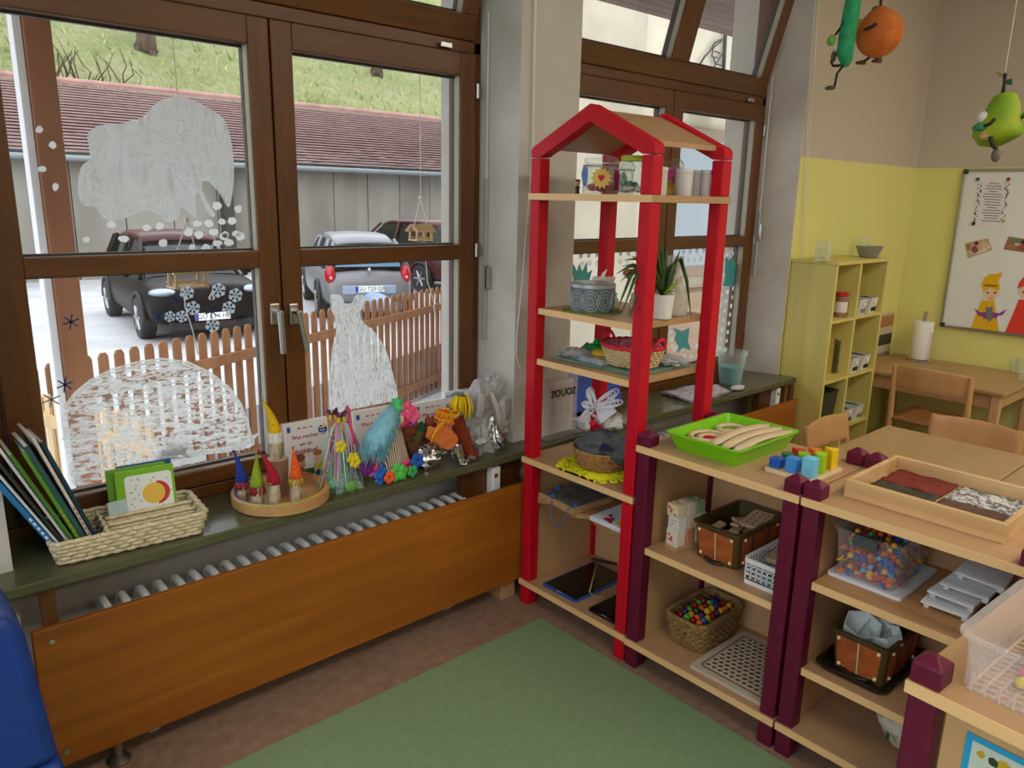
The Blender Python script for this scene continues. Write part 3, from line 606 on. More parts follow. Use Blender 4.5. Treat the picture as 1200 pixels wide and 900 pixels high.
# cars
M_tyre = P(44, 43, 44, .85); M_rim = mat('rim_metal', S(150, 152, 156), .35, .8); M_carglass = mat('car_glass', S(20, 25, 27), .12, 0, spec=.18)
M_lampglass = mat('headlight', S(150, 158, 168), .12, .5); M_tail = mat('tail_light', S(170, 18, 32), .25); M_trim = P(26, 26, 28, .6)
def car(name, label, loc, yaw, body, L=4.25, W=1.78, H=1.5, plate=None, front_view=True, roofm=None, lower=None):
    t = thing(name, label, 'car', loc, None, yaw); Mw = WORLD[t.name]
    # profile stations along the car, x forward: (x, half width, sill z, belt z)
    T = lambda p: Mw @ Vector(p)
    st = [(-L/2, .70, .42, .62), (-L/2+.06, .80, .30, .90), (-L/2+.35, .86, .24, 1.0), (-1.0, .88, .2, .98), (0, .89, .2, .94), (.9, .89, .2, .93), (1.35, .88, .22, .92), (L/2-.30, .86, .24, .88), (L/2-.06, .80, .25, .84), (L/2+.03, .66, .34, .76)]
    rings = []
    for x, w, z0, z1 in st:
        w *= W/1.78; rings.append([T(p) for p in [(x, -w*.86, z0), (x, -w, z0+.1), (x, -w*1.01, z0+(z1-z0)*.6), (x, -w*.95, z1-.03), (x, -w*.82, z1), (x, -w*.4, z1+.035), (x, 0, z1+.045), (x, w*.4, z1+.035), (x, w*.82, z1), (x, w*.95, z1-.03), (x, w*1.01, z0+(z1-z0)*.6), (x, w, z0+.1), (x, w*.86, z0)]])
    b = G().loft(rings).obj('body', body, t, smooth='all', sub=1)
    # greenhouse
    gh = [(-L/2+.12, .66, .98), (-L/2+.42, .60, H-.09), (-.9, .60, H-.015), (.1, .60, H-.02), (.45, .60, H-.10), (1.25, .74, .95)]
    rings = []
    for x, w, z in gh:
        wb = .80; base = .9; w *= W/1.78; wb *= W/1.78
        rings.append([T(p) for p in [(x, -wb, base), (x, -w, max(z-.06, base+.01)), (x, -w*.8, z), (x, 0, z+.02), (x, w*.8, z), (x, w, max(z-.06, base+.01)), (x, wb, base)]])
    G().loft(rings).obj('cabin_glass', M_carglass, t, smooth=True, ang=25)
    k = W/1.78
    rr = []
    for x, w, z in [(-L/2+.34, .60, H-.10), (-.9, .63, H), (.1, .63, H-.005), (.5, .60, H-.09)]:
        rr.append([T(p) for p in [(x, -w*k, z-.07), (x, -w*k*.82, z+.012), (x, 0, z+.035), (x, w*k*.82, z+.012), (x, w*k, z-.07), (x, w*k*.7, z-.05), (x, 0, z-.02), (x, -w*k*.7, z-.05)]])
    G().loft(rr).obj('roof', roofm or body, t, smooth='all')
    g = G()
    for s in (-1, 1):
        for pts in ([(.5, .60, H-.09), (1.3, .80, .93)], [(-.25, .63, H-.05), (-.2, .81, .93)], [(-L/2+.36, .58, H-.10), (-L/2+.12, .75, .96)], [(-1.25, .62, H-.06), (-1.5, .80, .94)]):
            g.tube([T((x, s*y*k*1.01, z)) for x, y, z in pts], .035, 6)
    g.obj('pillars', body, t, smooth='all')
    for sx in (-1, 1):
        for s in (-1, 1):
            wx = sx*1.32; y = s*.80*k
            ax = (Mw.to_3x3() @ Vector((0, s, 0)))
            R = Matrix.Rotation(PI/2, 3, 'X'); R = Mw.to_3x3() @ Matrix.Rotation(-s*PI/2, 3, 'X')
            prof = [(.19, -.10), (.30, -.11), (.325, -.08), (.325, .08), (.30, .11), (.20, .10)]
            w = G().lathe(prof, T((wx, y, .325)), 24, R).obj('wheel', M_tyre, t, smooth=True)
            g = G().lathe([(.02, .085), (.205, .098), (.205, .07), (.02, .06)], T((wx, y, .325)), 24, R)
            for q in range(6):
                a = q*PI/3; c0 = T((wx, y, .325))+R @ Vector((0, 0, .1)); d = R @ Vector((math.cos(a), math.sin(a), 0)); g.tube([c0, c0+d*.2], [.035, .025], 5)
            g.obj('hub_cap', M_rim, w, smooth=True)
            G().tube([T((wx+.38*math.cos(a), s*.885*k, .33+.38*math.sin(a))) for a in [PI*q/12 for q in range(13)]], .03, 6).obj('wheel_arch', M_trim, t, smooth=True)
    f = 1 if front_view else -1
    G().box(f*(L/2-.06)-.03, f*(L/2-.06)+.03, -.62*k, .62*k, .18, .34, Mw).obj('bumper_trim', lower or M_trim, t, bevel=.03)
    for s in (-1, 1):
        if front_view:
            G().blob(T((L/2-.12, s*.66*k, .78)), (.20, .20, .065), n=12, M=(Mw.to_3x3() @ Matrix.Rotation(-s*.6, 3, 'Z'))).obj('headlight', M_lampglass, t, smooth='all')
            G().blob(T((L/2-.08, s*.62*k, .42)), (.05, .06, .05), n=10).obj('fog_light', M_lampglass, t, smooth='all')
        else:
            G().blob(T((-L/2+.13, s*.70*k, .83)), (.10, .12, .18), n=14).obj('tail_light', M_tail, t, smooth='all')
            G().blob(T((-L/2+.00, s*.70*k, .80)), (.03, .03, .03), n=10).obj('reverse_light', P(240, 150, 150, .3), t, smooth='all')
        G().blob(T((.95, s*.95*k, .98)), (.07, .10, .065), n=10).obj('wing_mirror', body, t, smooth='all')
    if front_view:
        g = G()
        for q in range(3): g.box(L/2-.035, L/2+.004, -.42*k, .42*k, .60+q*.035, .615+q*.035, Mw)
        g.obj('grille', P(120, 124, 128, .4), t)
        G().box(L/2-.04, L/2-.004, -.42*k, .42*k, .58, .70, Mw).obj('grille_back', M_trim, t)
        g = G()
        for q in range(3): g.box(L/2-.09, L/2-.01, -.5*k, .5*k, .36+q*.04, .375+q*.04, Mw)
        g.obj('lower_grille', M_trim, t)
        c = [Vector((L/2+.012, y, z)) for y, z in ((0, .60), (.05, .68), (0, .76), (-.05, .68))]; ci = [Vector((L/2+.012, y, z)) for y, z in ((0, .635), (.022, .68), (0, .725), (-.022, .68))]
        g = G()
        for q in range(4): g.prism([T(p) for p in (c[q], c[(q+1) % 4], ci[(q+1) % 4], ci[q])], Mw.to_3x3() @ Vector((.012, 0, 0)))
        g.obj('badge', M_metal, t)
    else:
        # rear screen and boot lid lines
        G().prism([T((-L/2+.07, s*y, z)) for s, y, z in ((-1, .60*k, .99), (1, .60*k, .99), (1, .50*k, 1.36), (-1, .50*k, 1.36))], Mw.to_3x3() @ Vector((.06, 0, 0))).obj('rear_screen', mat('rear_screen_glass', S(120, 150, 176), .08), t)
        G().box(-L/2-.012, -L/2+.05, -.5*k, .5*k, .50, .66, Mw).obj('number_plate_recess', lower or body, t, bevel=.02)
        G().blob(T((-L/2+.02, 0, .93)), (.03, .05, .05), n=8).obj('badge', M_metal, t, smooth='all')
        G().blob(T((-L/2+.10, 0, .40)), (.16, .84*k, .16), n=14).obj('rear_bumper', lower or body, t, smooth='all')
    if plate:
        z = .40 if front_view else .60; xo = L/2+.03 if front_view else -L/2-.035
        pl = G().box(xo-.008, xo+.008, -.26, .26, z-.055, z+.055, Mw).obj('number_plate', P(244, 244, 242, .4), t, bevel=.004)
        MM = frame(T((xo+f*.0088, 0, z)), Mw.to_3x3() @ Vector((0, f, 0)), (0, 0, 1))
        text('plate_text', plate, .105, MM @ Matrix.Translation((.02, 0, 0)), M_black, pl)
        G().box(-.26, -.215, -.055, .055, 0, .0012, MM).obj('plate_band', P(40, 60, 160, .4), pl)
    return t
M_auber = mat('aubergine_paint', S(16, 9, 14), .4, 0, spec=.12); M_silver = mat('silver_paint', S(128, 128, 132), .35, .2)
M_dred = mat('dark_red_paint', S(60, 12, 20), .3, 0, spec=.3)
car('dark_car', 'dark aubergine car facing the fence, seen through the left window', (4.52, 13.82, ZG), -PI/2-.09, M_auber, plate='GU 514 HB', front_view=True, H=1.55, roofm=M_dred)
car('silver_car', 'silver grey hatchback seen from behind through the middle pane', (8.05, 13.9, ZG), 1.19, M_silver, plate='GU 729 GF', front_view=False, L=4.05, W=1.72, H=1.5, lower=P(150, 166, 190, .4))
car('burgundy_car', 'dark burgundy car parked beyond the silver hatchback', (11.4, 16.6, ZG), PI/2+.1, M_dred, front_view=False, L=4.4, W=1.85, H=1.66)

# hanging bird houses outside the panes
M_stick = wood('stick_wood', S(226, 196, 148), S(206, 172, 122), 0, 30, .6)
def bird_house(px, py, w, lab, top_py, knot_py, y=2.72, low=None, ya=0):
    c = on_y(px, py, y); t = thing('bird_house', lab, 'bird house', c, 'hanging bird houses'); h = w*.75; d = w*.75
    base = G().box(c.x-w/2, c.x+w/2, c.y-d/2, c.y+d/2, c.z-h/2, c.z-h/2+.006); base.obj('floor', M_stick, t)
    for sx in (-1, 1):
        for sy in (-1, 1): G().box(c.x+sx*w*.42-.004, c.x+sx*w*.42+.004, c.y+sy*d*.4-.004, c.y+sy*d*.4+.004, c.z-h/2, c.z+h*.12).obj('corner_stick', M_stick, t)
    g = G(); n = 6
    for s in (-1, 1):
        for k in range(n):
            q = k/n; yy = s*d*.6*(1-q); zz = c.z+h*.08+h*.45*q
            g.box(c.x-w*.55, c.x+w*.55, c.y+yy-.009, c.y+yy+.009, zz, zz+.007)
    g.obj('roof_sticks', M_stick, t)
    g = G()
    for sy in (-1, 1): g.box(c.x-w/2, c.x+w/2, c.y+sy*d*.42-.003, c.y+sy*d*.42+.003, c.z-h*.32, c.z-h*.26)
    g.obj('side_rail', M_stick, t)
    k = on_y(px, knot_py, y); tp = on_y(px-6, top_py, y); g = G()
    for s in (-1, 1): g.tube([(c.x+s*w*.45, c.y, c.z+h*.2), k], .0022, 5)
    g.tube([k, Vector((k.x+.0, k.y, 2.62))], .0016, 5); g.blob(k, .009, .4, n=8)
    if low: g.tube([on_y(a, b, y) for a, b in low], .0020, 5)
    g.obj('string', P(236, 234, 228, .8), t, smooth=True)
bird_house(219, 322, .115, 'little wooden stick bird house hanging outside the left pane', 0, 258, low=[(215, 335), (217, 360), (222, 375), (226, 388), (232, 415)])
bird_house(493, 273, .085, 'little wooden stick bird house hanging outside the middle pane', 80, 232, low=[(497, 285), (501, 330), (508, 352), (510, 372)])

# neighbours seen through the right window
t = thing('cream_house', 'cream plastered house across the yard with a brown framed window', 'house', (8.5, 5.4, ZG))
M_cream = mat('cream_render', S(190, 180, 160), .9, c2=S(172, 162, 142), scale=1.5, bmp=.2, bscale=40)
G().box(6.6, 14, 5.4, 8.5, ZN, 6).obj('house_wall', M_cream, t)
c0, c1 = on_y(795, 195, 5.35), on_y(832, 295, 5.35)
f = G().box(c0.x-.25, c1.x+.3, 5.30, 5.41, .7, 2.35).obj('house_window', P(126, 104, 84, .6), t, bevel=.01)
G().box(c0.x-.12, c1.x+.17, 5.285, 5.30, .83, 2.22).obj('pane', mat('house_pane', S(120, 130, 136), .05), f)
G().box(6.7, 9.2, 5.1, 5.4, ZN, .55).obj('bench_front', wood('weathered_boards', S(150, 122, 100), S(126, 100, 80), 0, 8, .8), t)
t = thing('white_house', 'white rendered house far across the yard', 'house', (19, 15, ZG))
G().prism([(13.2, 14.2, ZN), (26, 14.2, ZN), (31.6, 20, ZN), (18.8, 20, ZN)], (0, 0, 8.4)).obj('house_wall', mat('white_render', S(240, 238, 236), .9), t)
G().box(14.0, 14.5, 13.9, 14.2, ZN, 7).obj('corner_post', P(186, 176, 190, .8), t)
f = G().box(15.4, 16.6, 14.12, 14.22, .6, 2.2).obj('house_window', P(190, 170, 150, .6), t); G().box(15.5, 16.5, 14.10, 14.12, .7, 2.1).obj('pane', P(110, 120, 130, .1), f)
# wrought iron sign arm on the cream house and its lantern
t = thing('iron_sign_arm', 'curly wrought iron arm with a hanging lantern box seen through the right window', 'sign arm', (7.4, 5.37, 2.6))
M_iron = P(52, 54, 54, .6); Y0 = 5.36
def oy(a, b): return on_y(a, b, Y0)
g = G(); g.tube([oy(852, 18), oy(850, 40), oy(848, 82)], .022, 6)
g.tube([oy(846, 46), oy(838, 50), oy(832, 60), oy(826, 66), oy(820, 76)], .012, 6)
g.tube([oy(846, 48), oy(836, 56), oy(834, 66), oy(840, 68), oy(843, 62), oy(838, 60)], .009, 6); g.tube([oy(836, 66), oy(838, 74), oy(848, 78)], .009, 6)
g.obj('scroll_bracket', M_iron, t, smooth='all')
a, b = oy(812, 112), oy(835, 136)
G().box(a.x, b.x+.05, 5.1, 5.399, b.z, b.z+.2).obj('lantern_box', P(112, 112, 104, .5), t, bevel=.01)
g = G()
for q in range(8): g.box(a.x-.01+q*.045, a.x+.006+q*.045, 5.085, 5.1, b.z-.01, b.z+.21)
g.obj('lantern_bars', M_iron, t)
g = G().tube([oy(824, 112), oy(836, 80), oy(848, 60)], .01, 6); g.obj('lantern_chain', M_iron, t)
# ------------------------------------------------------------------ radiators, covers, blue mattress
M_rad = P(214, 216, 218, .35)
def radiator(label, x0, x1, n, z, y0=2.10, y1=2.205):
    t = thing('radiator', label, 'radiator', ((x0+x1)/2, 2.18, .12))
    G().box(x0, x1, 2.12, 2.195, .12, z-.05).obj('radiator_body', M_rad, t, bevel=.01)
    for k in range(n):
        x = x0+(x1-x0)*(k+.5)/n
        G().tube([(x, y0, z-.03), (x, y0+.012, z-.008), (x, y0+.03, z), (x, y1-.03, z), (x, y1-.012, z-.008), (x, y1, z-.03)], .0115, 8).obj('fin', M_rad, t, smooth=True)
    g = G().tube([(x1, 2.18, z-.06), (x1+.1, 2.18, z-.06), (x1+.1, 2.18, .05)], .012, 8); g.obj('pipe', M_rad, t, smooth=True)
    for xx in (x0+.1, x1-.1): G().box(xx, xx+.03, 2.14, 2.306, .0, .12).obj('bracket', M_rad, t)
    return t
radiator('long grey ribbed radiator behind the orange wooden cover under the left window', .42, 1.70, 26, .444)
radiator('grey ribbed radiator under the right window, behind the green tray', 2.35, 3.52, 23, .444)
def cover(label, x0, x1, feet):
    t = thing('radiator_cover', label, 'radiator cover', ((x0+x1)/2, 2.03, 0))
    G().box(x0, x1, 2.022, 2.04, .088, .487).obj('cover_panel', M_cover, t, bevel=.003)
    for xx in (x0+.03, x1-.05):
        G().box(xx, xx+.035, 2.0405, 2.062, .09, .566).obj('batten', M_frame, t)
    for x in (x0+.04, x1-.04):
        for z in (.13, .45): G().cyl((x, 2.0215, z), (x, 2.018, z), .007).obj('screw', M_metal, t, smooth=True)
    for k, x in enumerate(feet):
        if k == 0:
            G().lathe([(.03, 0), (.032, .006), (.02, .014), (.012, .018), (.012, .085)], (x, 2.075, 0), 16).obj('foot', P(160, 150, 136, .4, 1), t, smooth=True)
        else: G().box(x-.06, x+.01, 2.055, 2.14, 0, .10).obj('foot', M_beech, t, bevel=.003)
    return t
cover('long orange varnished plywood radiator cover under the left window', .251, 2.02, (.42, 1.875))
cover('orange varnished radiator cover beyond the low shelves, left of the yellow cabinet', 2.36, 3.97, (3.9, 3.7))
# brown end boards of the niche with white heat meters
for x, lab in ((1.80, 'white heat meter under the window board left of the red shelf'), (3.86, 'white heat meter under the window board beside the yellow cabinet')):
    G2 = G().box(x-.13, x+.155, 2.12, 2.16, .40, .568)
    struct(G2, 'trim_3' if x < 2 else 'trim_4', M_frame, 'brown board closing the radiator niche')
    t = thing('heat_meter', lab, 'heat meter', (x, 2.10, .44), 'heat meters')
    G().box(x-.02, x+.02, 2.078, 2.118, .44, .555).obj('meter_body', M_white, t, bevel=.006)
    G().box(x-.012, x+.004, 2.0765, 2.078, .515, .53).obj('meter_display', P(70, 74, 70, .3), t)
t = thing('blue_mattress', 'folded blue foam mattress at the left edge beside the radiator cover', 'mattress', (0, 1.8, 0))
M_blue = mat('blue_vinyl', S(24, 62, 150), .5, c2=S(20, 54, 136), scale=20, bmp=.1)
def slab(prof, y0, y1): return G().prism([(x, y0, z) for x, z in prof], (0, y1-y0, 0))
slab([(-.5, .0), (.262, .0), (.240, .32), (-.5, .30)], 1.72, 1.97).obj('lower_block', M_blue, t, bevel=.02, seg=3, smooth=True)
slab([(-.5, .305), (.235, .325), (.205, .64), (.18, .70), (-.5, .72)], 1.72, 1.97).obj('upper_block', M_blue, t, bevel=.025, seg=3, smooth=True)

# ------------------------------------------------------------------ shelf units
PS = .047
def post(g, x, y, z0, z1): return g.box(x, x+PS, y, y+PS, z0, z1)
def capgeo(g, x, y, z):
    a, b = x-.001, x+PS+.001; c, d = y-.001, y+PS+.001
    g.loft([[Vector((a, c, z)), Vector((b, c, z)), Vector((b, d, z)), Vector((a, d, z))], [Vector((a, c, z+.036)), Vector((b, c, z+.036)), Vector((b, d, z+.036)), Vector((a, d, z+.036))], [Vector((x+PS/2-.006, y+PS/2-.006, z+.05)), Vector((x+PS/2+.006, y+PS/2-.006, z+.05)), Vector((x+PS/2+.006, y+PS/2+.006, z+.05)), Vector((x+PS/2-.006, y+PS/2+.006, z+.05))]]); return g
BT = .022
def board(t, x0, x1, y0, y1, ztop, m=None, name='shelf_board'):
    o = G().box(x0, x1, y0, y1, ztop-BT, ztop).obj(name, m or M_beech_y, t, bevel=.0015)
    return o
def edge(t, x, y0, y1, ztop): G().box(x-.0016, x+.001, y0, y1, ztop-BT, ztop).obj('edge_band', M_edge, t)
# --- tall red house shelf
XF, XB, TY0, TY1 = 1.866, 2.285, 1.473, 2.012
rs_ = thing('house_shelf', 'tall red house shaped shelf with gable roof beside the window pillar', 'shelf', ((XF+XB)/2, (TY0+TY1)/2, 0))
px_, py_ = (XF+.004, XB-.004-PS), (TY0+.004, TY1-.004-PS)
for x in px_:
    for y in py_:
        g = G(); post(g, x, y, 0, .100-BT-.001); post(g, x, y, .100, .605-BT); post(g, x, y, .605, 1.567-BT); post(g, x, y, 1.567, 1.683)
        g.obj('post', M_red, rs_, bevel=.004)
for z, full in ((.100, 1), (.605, 1), (.987, 0), (1.171, 0), (1.567, 1)):
    a, b, c, d = (XF, XB, TY0, TY1) if full else (XF+.014, XB-.014, py_[0]+PS+.001, py_[1]-.001)
    board(rs_, a, b, c, d, z); edge(rs_, a, c+.0005, d-.0005, z)
# wavy little shelf
def wave(y): return XF+.055+.012*math.sin(y*38)+.006*math.sin(y*71)
pts = [(wave(py_[0]+(py_[1]-py_[0])*k/40), py_[0]+.02+(py_[1]-py_[0]-.0)*k/40, .424) for k in range(41)]
g = G().prism([(XB-.04, py_[0]+.02, .424)]+pts+[(XB-.04, py_[1]+.02, .424)], (0, 0, .02)); g.obj('wavy_shelf_board', mat('wavy_pine', S(186, 138, 88), .5, c2=S(150, 104, 60), scale=26, stretch=(1, .15, 1)), rs_)
G().box(px_[0]+PS, px_[1], TY1-.035, TY1-.018, .101, .605-BT).obj('side_panel', M_beech_z, rs_)
G().box(XB-.035, XB-.018, py_[0]+PS, py_[1], .101, .605-BT).obj('back_panel', M_beech_z, rs_)
# roof: bars and panels
ym = (py_[0]+py_[1]+PS)/2; ze, za = 1.686, 1.832
def gable(x):
    yo0, yo1 = py_[0], py_[1]+PS
    th = .05; sl = (za-ze)/((yo1-yo0)/2)
    P0 = [Vector((x, yo0, ze)), Vector((x, yo0, ze+.022)), Vector((x, yo0+.008, ze+.034)), Vector((x, ym, za+.012)), Vector((x, yo1-.008, ze+.034)), Vector((x, yo1, ze+.022)), Vector((x, yo1, ze)), Vector((x, yo1-PS, ze)), Vector((x, ym, za-.042)), Vector((x, yo0+PS, ze))]
    g = G(); 
    for ix in ((0, 1, 2, 3, 8, 9), (3, 4, 5, 6, 7, 8)): g.prism([P0[i] for i in ix], (PS, 0, 0))
    return g.obj('gable_bar', M_red, rs_, bevel=.002)
gable(px_[0]); gable(px_[1])
for s in (0, 1):
    y0 = py_[0]+.035 if s == 0 else py_[1]+PS-.035; zt = ze+.032+.006
    pr = [Vector((px_[0]+PS, y0, zt-.012)), Vector((px_[0]+PS, y0, zt+.004)), Vector((px_[0]+PS, ym, za-.002)), Vector((px_[0]+PS, ym, za-.020))]
    G().prism(pr, (px_[1]-px_[0]-PS, 0, 0)).obj('roof_panel', M_beech, rs_)
# --- low purple units
def low_unit(label, x0, x1, y0, y1, M=None, depth_axis='x', shelves=(.44, ), cap=(1, 1, 1, 1), top=.790):
    t = thing('low_shelf', label, 'shelf', ((x0+x1)/2, (y0+y1)/2, 0), 'low beech and purple shelves')
    xs, ys = (x0+.004, x1-.004-PS), (y0+.002, y1-.002-PS)
    for i, x in enumerate(xs):
        for j, y in enumerate(ys):
            g = G(); post(g, x, y, 0, .098-BT); post(g, x, y, .098, top-BT); p = g.obj('post', M_purple, t, bevel=.005)
            capgeo(G(), x, y, top).obj('post_cap', M_purple, p, bevel=.003)
    board(t, x0, x1, y0, y1, top, name='top_board'); edge(t, x0, y0+.0005, y1-.0005, top)
    board(t, x0, x1, y0, y1, .098, name='bottom_board'); edge(t, x0, y0+.0005, y1-.0005, .098)
    for z, m in shelves:
        a, c, d = x0+.016, ys[0]+PS+.001, ys[1]-.001
        board(t, a, x1-.03, c, d, z, m); edge(t, a, c, d, z)
    for y in (y0+.020, y1-.036): G().box(xs[0]+PS, xs[1], y, y+.016, .099, top-BT).obj('side_panel', M_beech_z, t)
    G().box(x1-.036, x1-.020, ys[0]+PS, ys[1], .099, top-BT).obj('back_panel', M_beech_z, t)
    return t
M_pine = mat('pine_board', S(204, 158, 108), .5, c2=S(150, 100, 58), scale=9, stretch=(1.6, .12, 1), lo=.42, hi=.72, dist=1.2, detail=5)
low_unit('low beech shelf with purple posts next to the red shelf', 1.862, 2.282, .912, 1.470, shelves=((.445, None),))
low_unit('low beech shelf with purple posts in the middle, clear box of pegs inside', 1.862, 2.282, .350, .906, shelves=((.556, M_pine), (.294, None)))
# third unit, turned a right angle and standing in front
UA = math.radians(3.0)
U0 = Vector((1.240, .390, 0))
MU = Matrix.Translation(U0) @ Matrix.Rotation(-UA, 4, 'Z')   # local x runs along the unit, local -y is its front
t3 = thing('corner_shelf', 'beech shelf with purple corner post in the right foreground', 'shelf', U0)
LU, DU = .60, .42
def ubox(x0, x1, y0, y1, z0, z1): return G().box(x0, x1, y0, y1, z0, z1, MU)
ubox(0, LU, -DU, 0, .79-BT, .79).obj('top_board', M_beech, t3, bevel=.0015)
ubox(-.0016, .001, -DU+.0005, -.0005, .79-BT, .79).obj('edge_band', M_edge, t3)
ubox(0, LU, -DU, 0, .076, .098).obj('bottom_board', M_beech, t3, bevel=.0015)
for x in (.004, LU-.004-PS):
    for y in (-.004-PS, -DU+.004):
        g = G().box(x, x+PS, y, y+PS, 0, .076, MU).box(x, x+PS, y, y+PS, .098, .79-BT, MU); p = g.obj('post', M_purple, t3, bevel=.005)
        gc = capgeo(G(), x, y, .79); gc.v = [MU @ v for v in gc.v]; gc.obj('post_cap', M_purple, p, bevel=.003)
ubox(.022, .038, -DU+.014+PS, -.014-PS, .099, .79-BT).obj('side_panel', M_beech_z, t3)
ubox(.014+PS, LU-.014-PS, -.036, -.020, .099, .79-BT).obj('back_panel', M_beech_z, t3)

# ------------------------------------------------------------------ tables and chairs
M_table = mat('table_laminate', S(176, 142, 100), .38, c2=S(164, 130, 90), scale=5, stretch=(.15, 1, 1))
def table(label, x0, x1, y0, y1, z, apron=.07, group=None):
    t = thing('table', label, 'table', ((x0+x1)/2, (y0+y1)/2, 0), group)
    G().box(x0, x1, y0, y1, z-.025, z).obj('table_top', M_table, t, bevel=.006, seg=3)
    q = .05
    for x in (x0+.02, x1-.02-q):
        for y in (y0+.02, y1-.02-q): G().box(x, x+q, y, y+q, 0, z-.0255).obj('leg', M_beech_z, t, bevel=.006)
    g = G().box(x0+.07, x1-.07, y0+.028, y0+.046, z-.0255-apron, z-.0255).box(x0+.07, x1-.07, y1-.046, y1-.028, z-.0255-apron, z-.0255).box(x0+.028, x0+.046, y0+.07, y1-.07, z-.0255-apron, z-.0255).box(x1-.046, x1-.028, y0+.07, y1-.07, z-.0255-apron, z-.0255)
    g.obj('apron', M_beech, t); return t
table('wooden play table behind the low shelves, nearer the window', 2.42, 3.63, .80, 1.392, .55)
table('wooden play table behind the low shelves, at the right edge past the seam', 2.42, 3.63, .20, .795, .55)
table('wooden side table against the yellow wall under the whiteboard', 4.80, 5.52, 1.245, 2.14, .55, .08)
M_chair = wood('chair_beech', S(208, 160, 108), S(188, 140, 90), 2, 10, .4); M_seat = wood('seat_beech', S(150, 100, 58), S(130, 84, 46), 0, 10, .4)
def chair(label, loc, rz, w=.36, sh=.32, bh=.58, d=.34, hb=.13):
    """local: the sitter faces -y, the backrest stands at +y"""
    t = thing('wooden_chair', label, 'chair', loc, 'small wooden chairs', rz)
    M = WORLD[t.name]
    for s in (-1, 1):
        G().tube([M @ Vector(p) for p in ((s*(w/2-.012), d/2+.05, 0), (s*(w/2-.015), d/2, sh*.6), (s*(w/2-.015), d/2, sh), (s*(w/2-.015), d/2+.03, bh))], [.016, .017, .017, .014], 8).obj('rear_leg', M_chair, t, smooth=True)
        G().tube([M @ Vector(p) for p in ((s*(w/2-.015), -d/2-.01, 0), (s*(w/2-.02), -d/2+.02, sh-.02))], [.015, .017], 8).obj('front_leg', M_chair, t, smooth=True)
        G().tube([M @ Vector(p) for p in ((s*(w/2-.016), -d/2+.01, sh*.45), (s*(w/2-.016), d/2+.01, sh*.45))], .010, 8).obj('stretcher', M_chair, t, smooth=True)
    def seat(u, v): return M @ Vector(((u-.5)*(w-.01), (v-.5)*(d+.02), sh-.012*math.sin(PI*v)*math.sin(PI*u)))
    G().surf(seat, 8, 8).obj('seat', M_seat, t, smooth='all', solid=.016)
    def back(u, v):
        x = (u-.5)*(w-.03); z = bh-hb+hb*v+.012*math.sin(PI*u)*(v-.3); y = d/2+.028*math.sin(PI*u)+.012+.02*v-.012
        return M @ Vector((x, y, z))
    G().surf(back, 14, 4).obj('backrest', M_chair, t, smooth='all', solid=.012, bevel=.003)
    return t
chair('small wooden chair at the near table, close to the yellow cabinet', (3.66, 1.50, 0), 0, w=.44, bh=.50)
chair('small wooden chair at the far end of the near table, below the side table', (3.74, 1.115, 0), -PI/2, w=.40, bh=.57)
chair('wooden chair drawn up to the side table under the paper roll', (4.58, 1.49, 0), PI/2, w=.42, sh=.38, bh=.69, hb=.12)

# ------------------------------------------------------------------ yellow cabinet
M_yel = wood('yellow_stained_wood', S(222, 208, 122), S(208, 194, 106), 2, 12, .5)
CY = 1.90
cl = on_y(982, 307, CY).x; cr = on_y(1043, 300, CY).x; dv = on_y(1012, 302, CY).x; CT = 1.256
t = thing('yellow_cabinet', 'tall open yellow stained cabinet in the corner by the window', 'cabinet', ((cl+cr)/2, 2.03, 0))
G().box(cl, cl+.02, CY, 2.16, 0, CT-.02).obj('side_panel', M_yel, t, bevel=.002); G().box(cr-.02, cr, CY, 2.16, 0, CT-.02).obj('side_panel', M_yel, t, bevel=.002)
G().box(cl, cr, CY-.004, 2.16, CT-.0195, CT).obj('top_board', M_yel, t, bevel=.002)
G().box(dv-.01, dv+.01, CY+.004, 2.15, .05, CT-.02).obj('divider', M_yel, t); G().box(cl+.02, cr-.02, 2.148, 2.158, .05, CT-.02).obj('back_panel', M_yel, t)
zl = [on_y(990, 374, CY).z, on_y(985, 443, CY).z, .33]; zr = [on_y(1020, 368, CY).z, on_y(1012, 435, CY).z, on_y(1008, 492, CY).z]
for z in zl: G().box(cl+.02, dv-.0105, CY+.003, 2.147, z-.016, z).obj('shelf_board', M_yel, t)
for z in zr: G().box(dv+.0105, cr-.02, CY+.003, 2.147, z-.016, z).obj('shelf_board', M_yel, t)
G().box(cl+.02, cr-.02, CY+.003, 2.147, .05, .07).obj('bottom_board', M_yel, t)

# ------------------------------------------------------------------ whiteboard and what hangs on it
WX = XR-.002
def wp(px, py): return on_x(px, py, WX-.016)
wy1, wy0, wz0, wz1 = 1.872, .62, .775, 1.787
t = thing('whiteboard', 'large framed magnetic whiteboard on the yellow wall', 'whiteboard', (WX, (wy0+wy1)/2, wz0))
G().box(WX-.014, WX, wy0+.005, wy1-.005, wz0+.005, wz1-.005).obj('board_surface', mat('board_enamel', S(232, 236, 238), .25), t)
g = G()
for a, b, c, d in ((wy0, wy1, wz0, wz0+.016), (wy0, wy1, wz1-.016, wz1), (wy0, wy0+.016, wz0+.016, wz1-.016), (wy1-.016, wy1, wz0+.016, wz1-.016)): g.box(WX-.022, WX, a, b, c, d)
g.obj('board_frame', P(176, 178, 176, .35, 1), t, bevel=.003)
for y in (wy0, wy1):
    for z in (wz0, wz1): G().box(WX-.024, WX+.0, min(y, y-.03*(1 if y > 1 else -1)), max(y, y-.03*(1 if y > 1 else -1)), min(z, z-.03*(1 if z > 1 else -1)), max(z, z-.03*(1 if z > 1 else -1))).obj('corner_cap', P(50, 50, 48, .5), t, bevel=.004)
BX = Vector((-1, 0, 0))
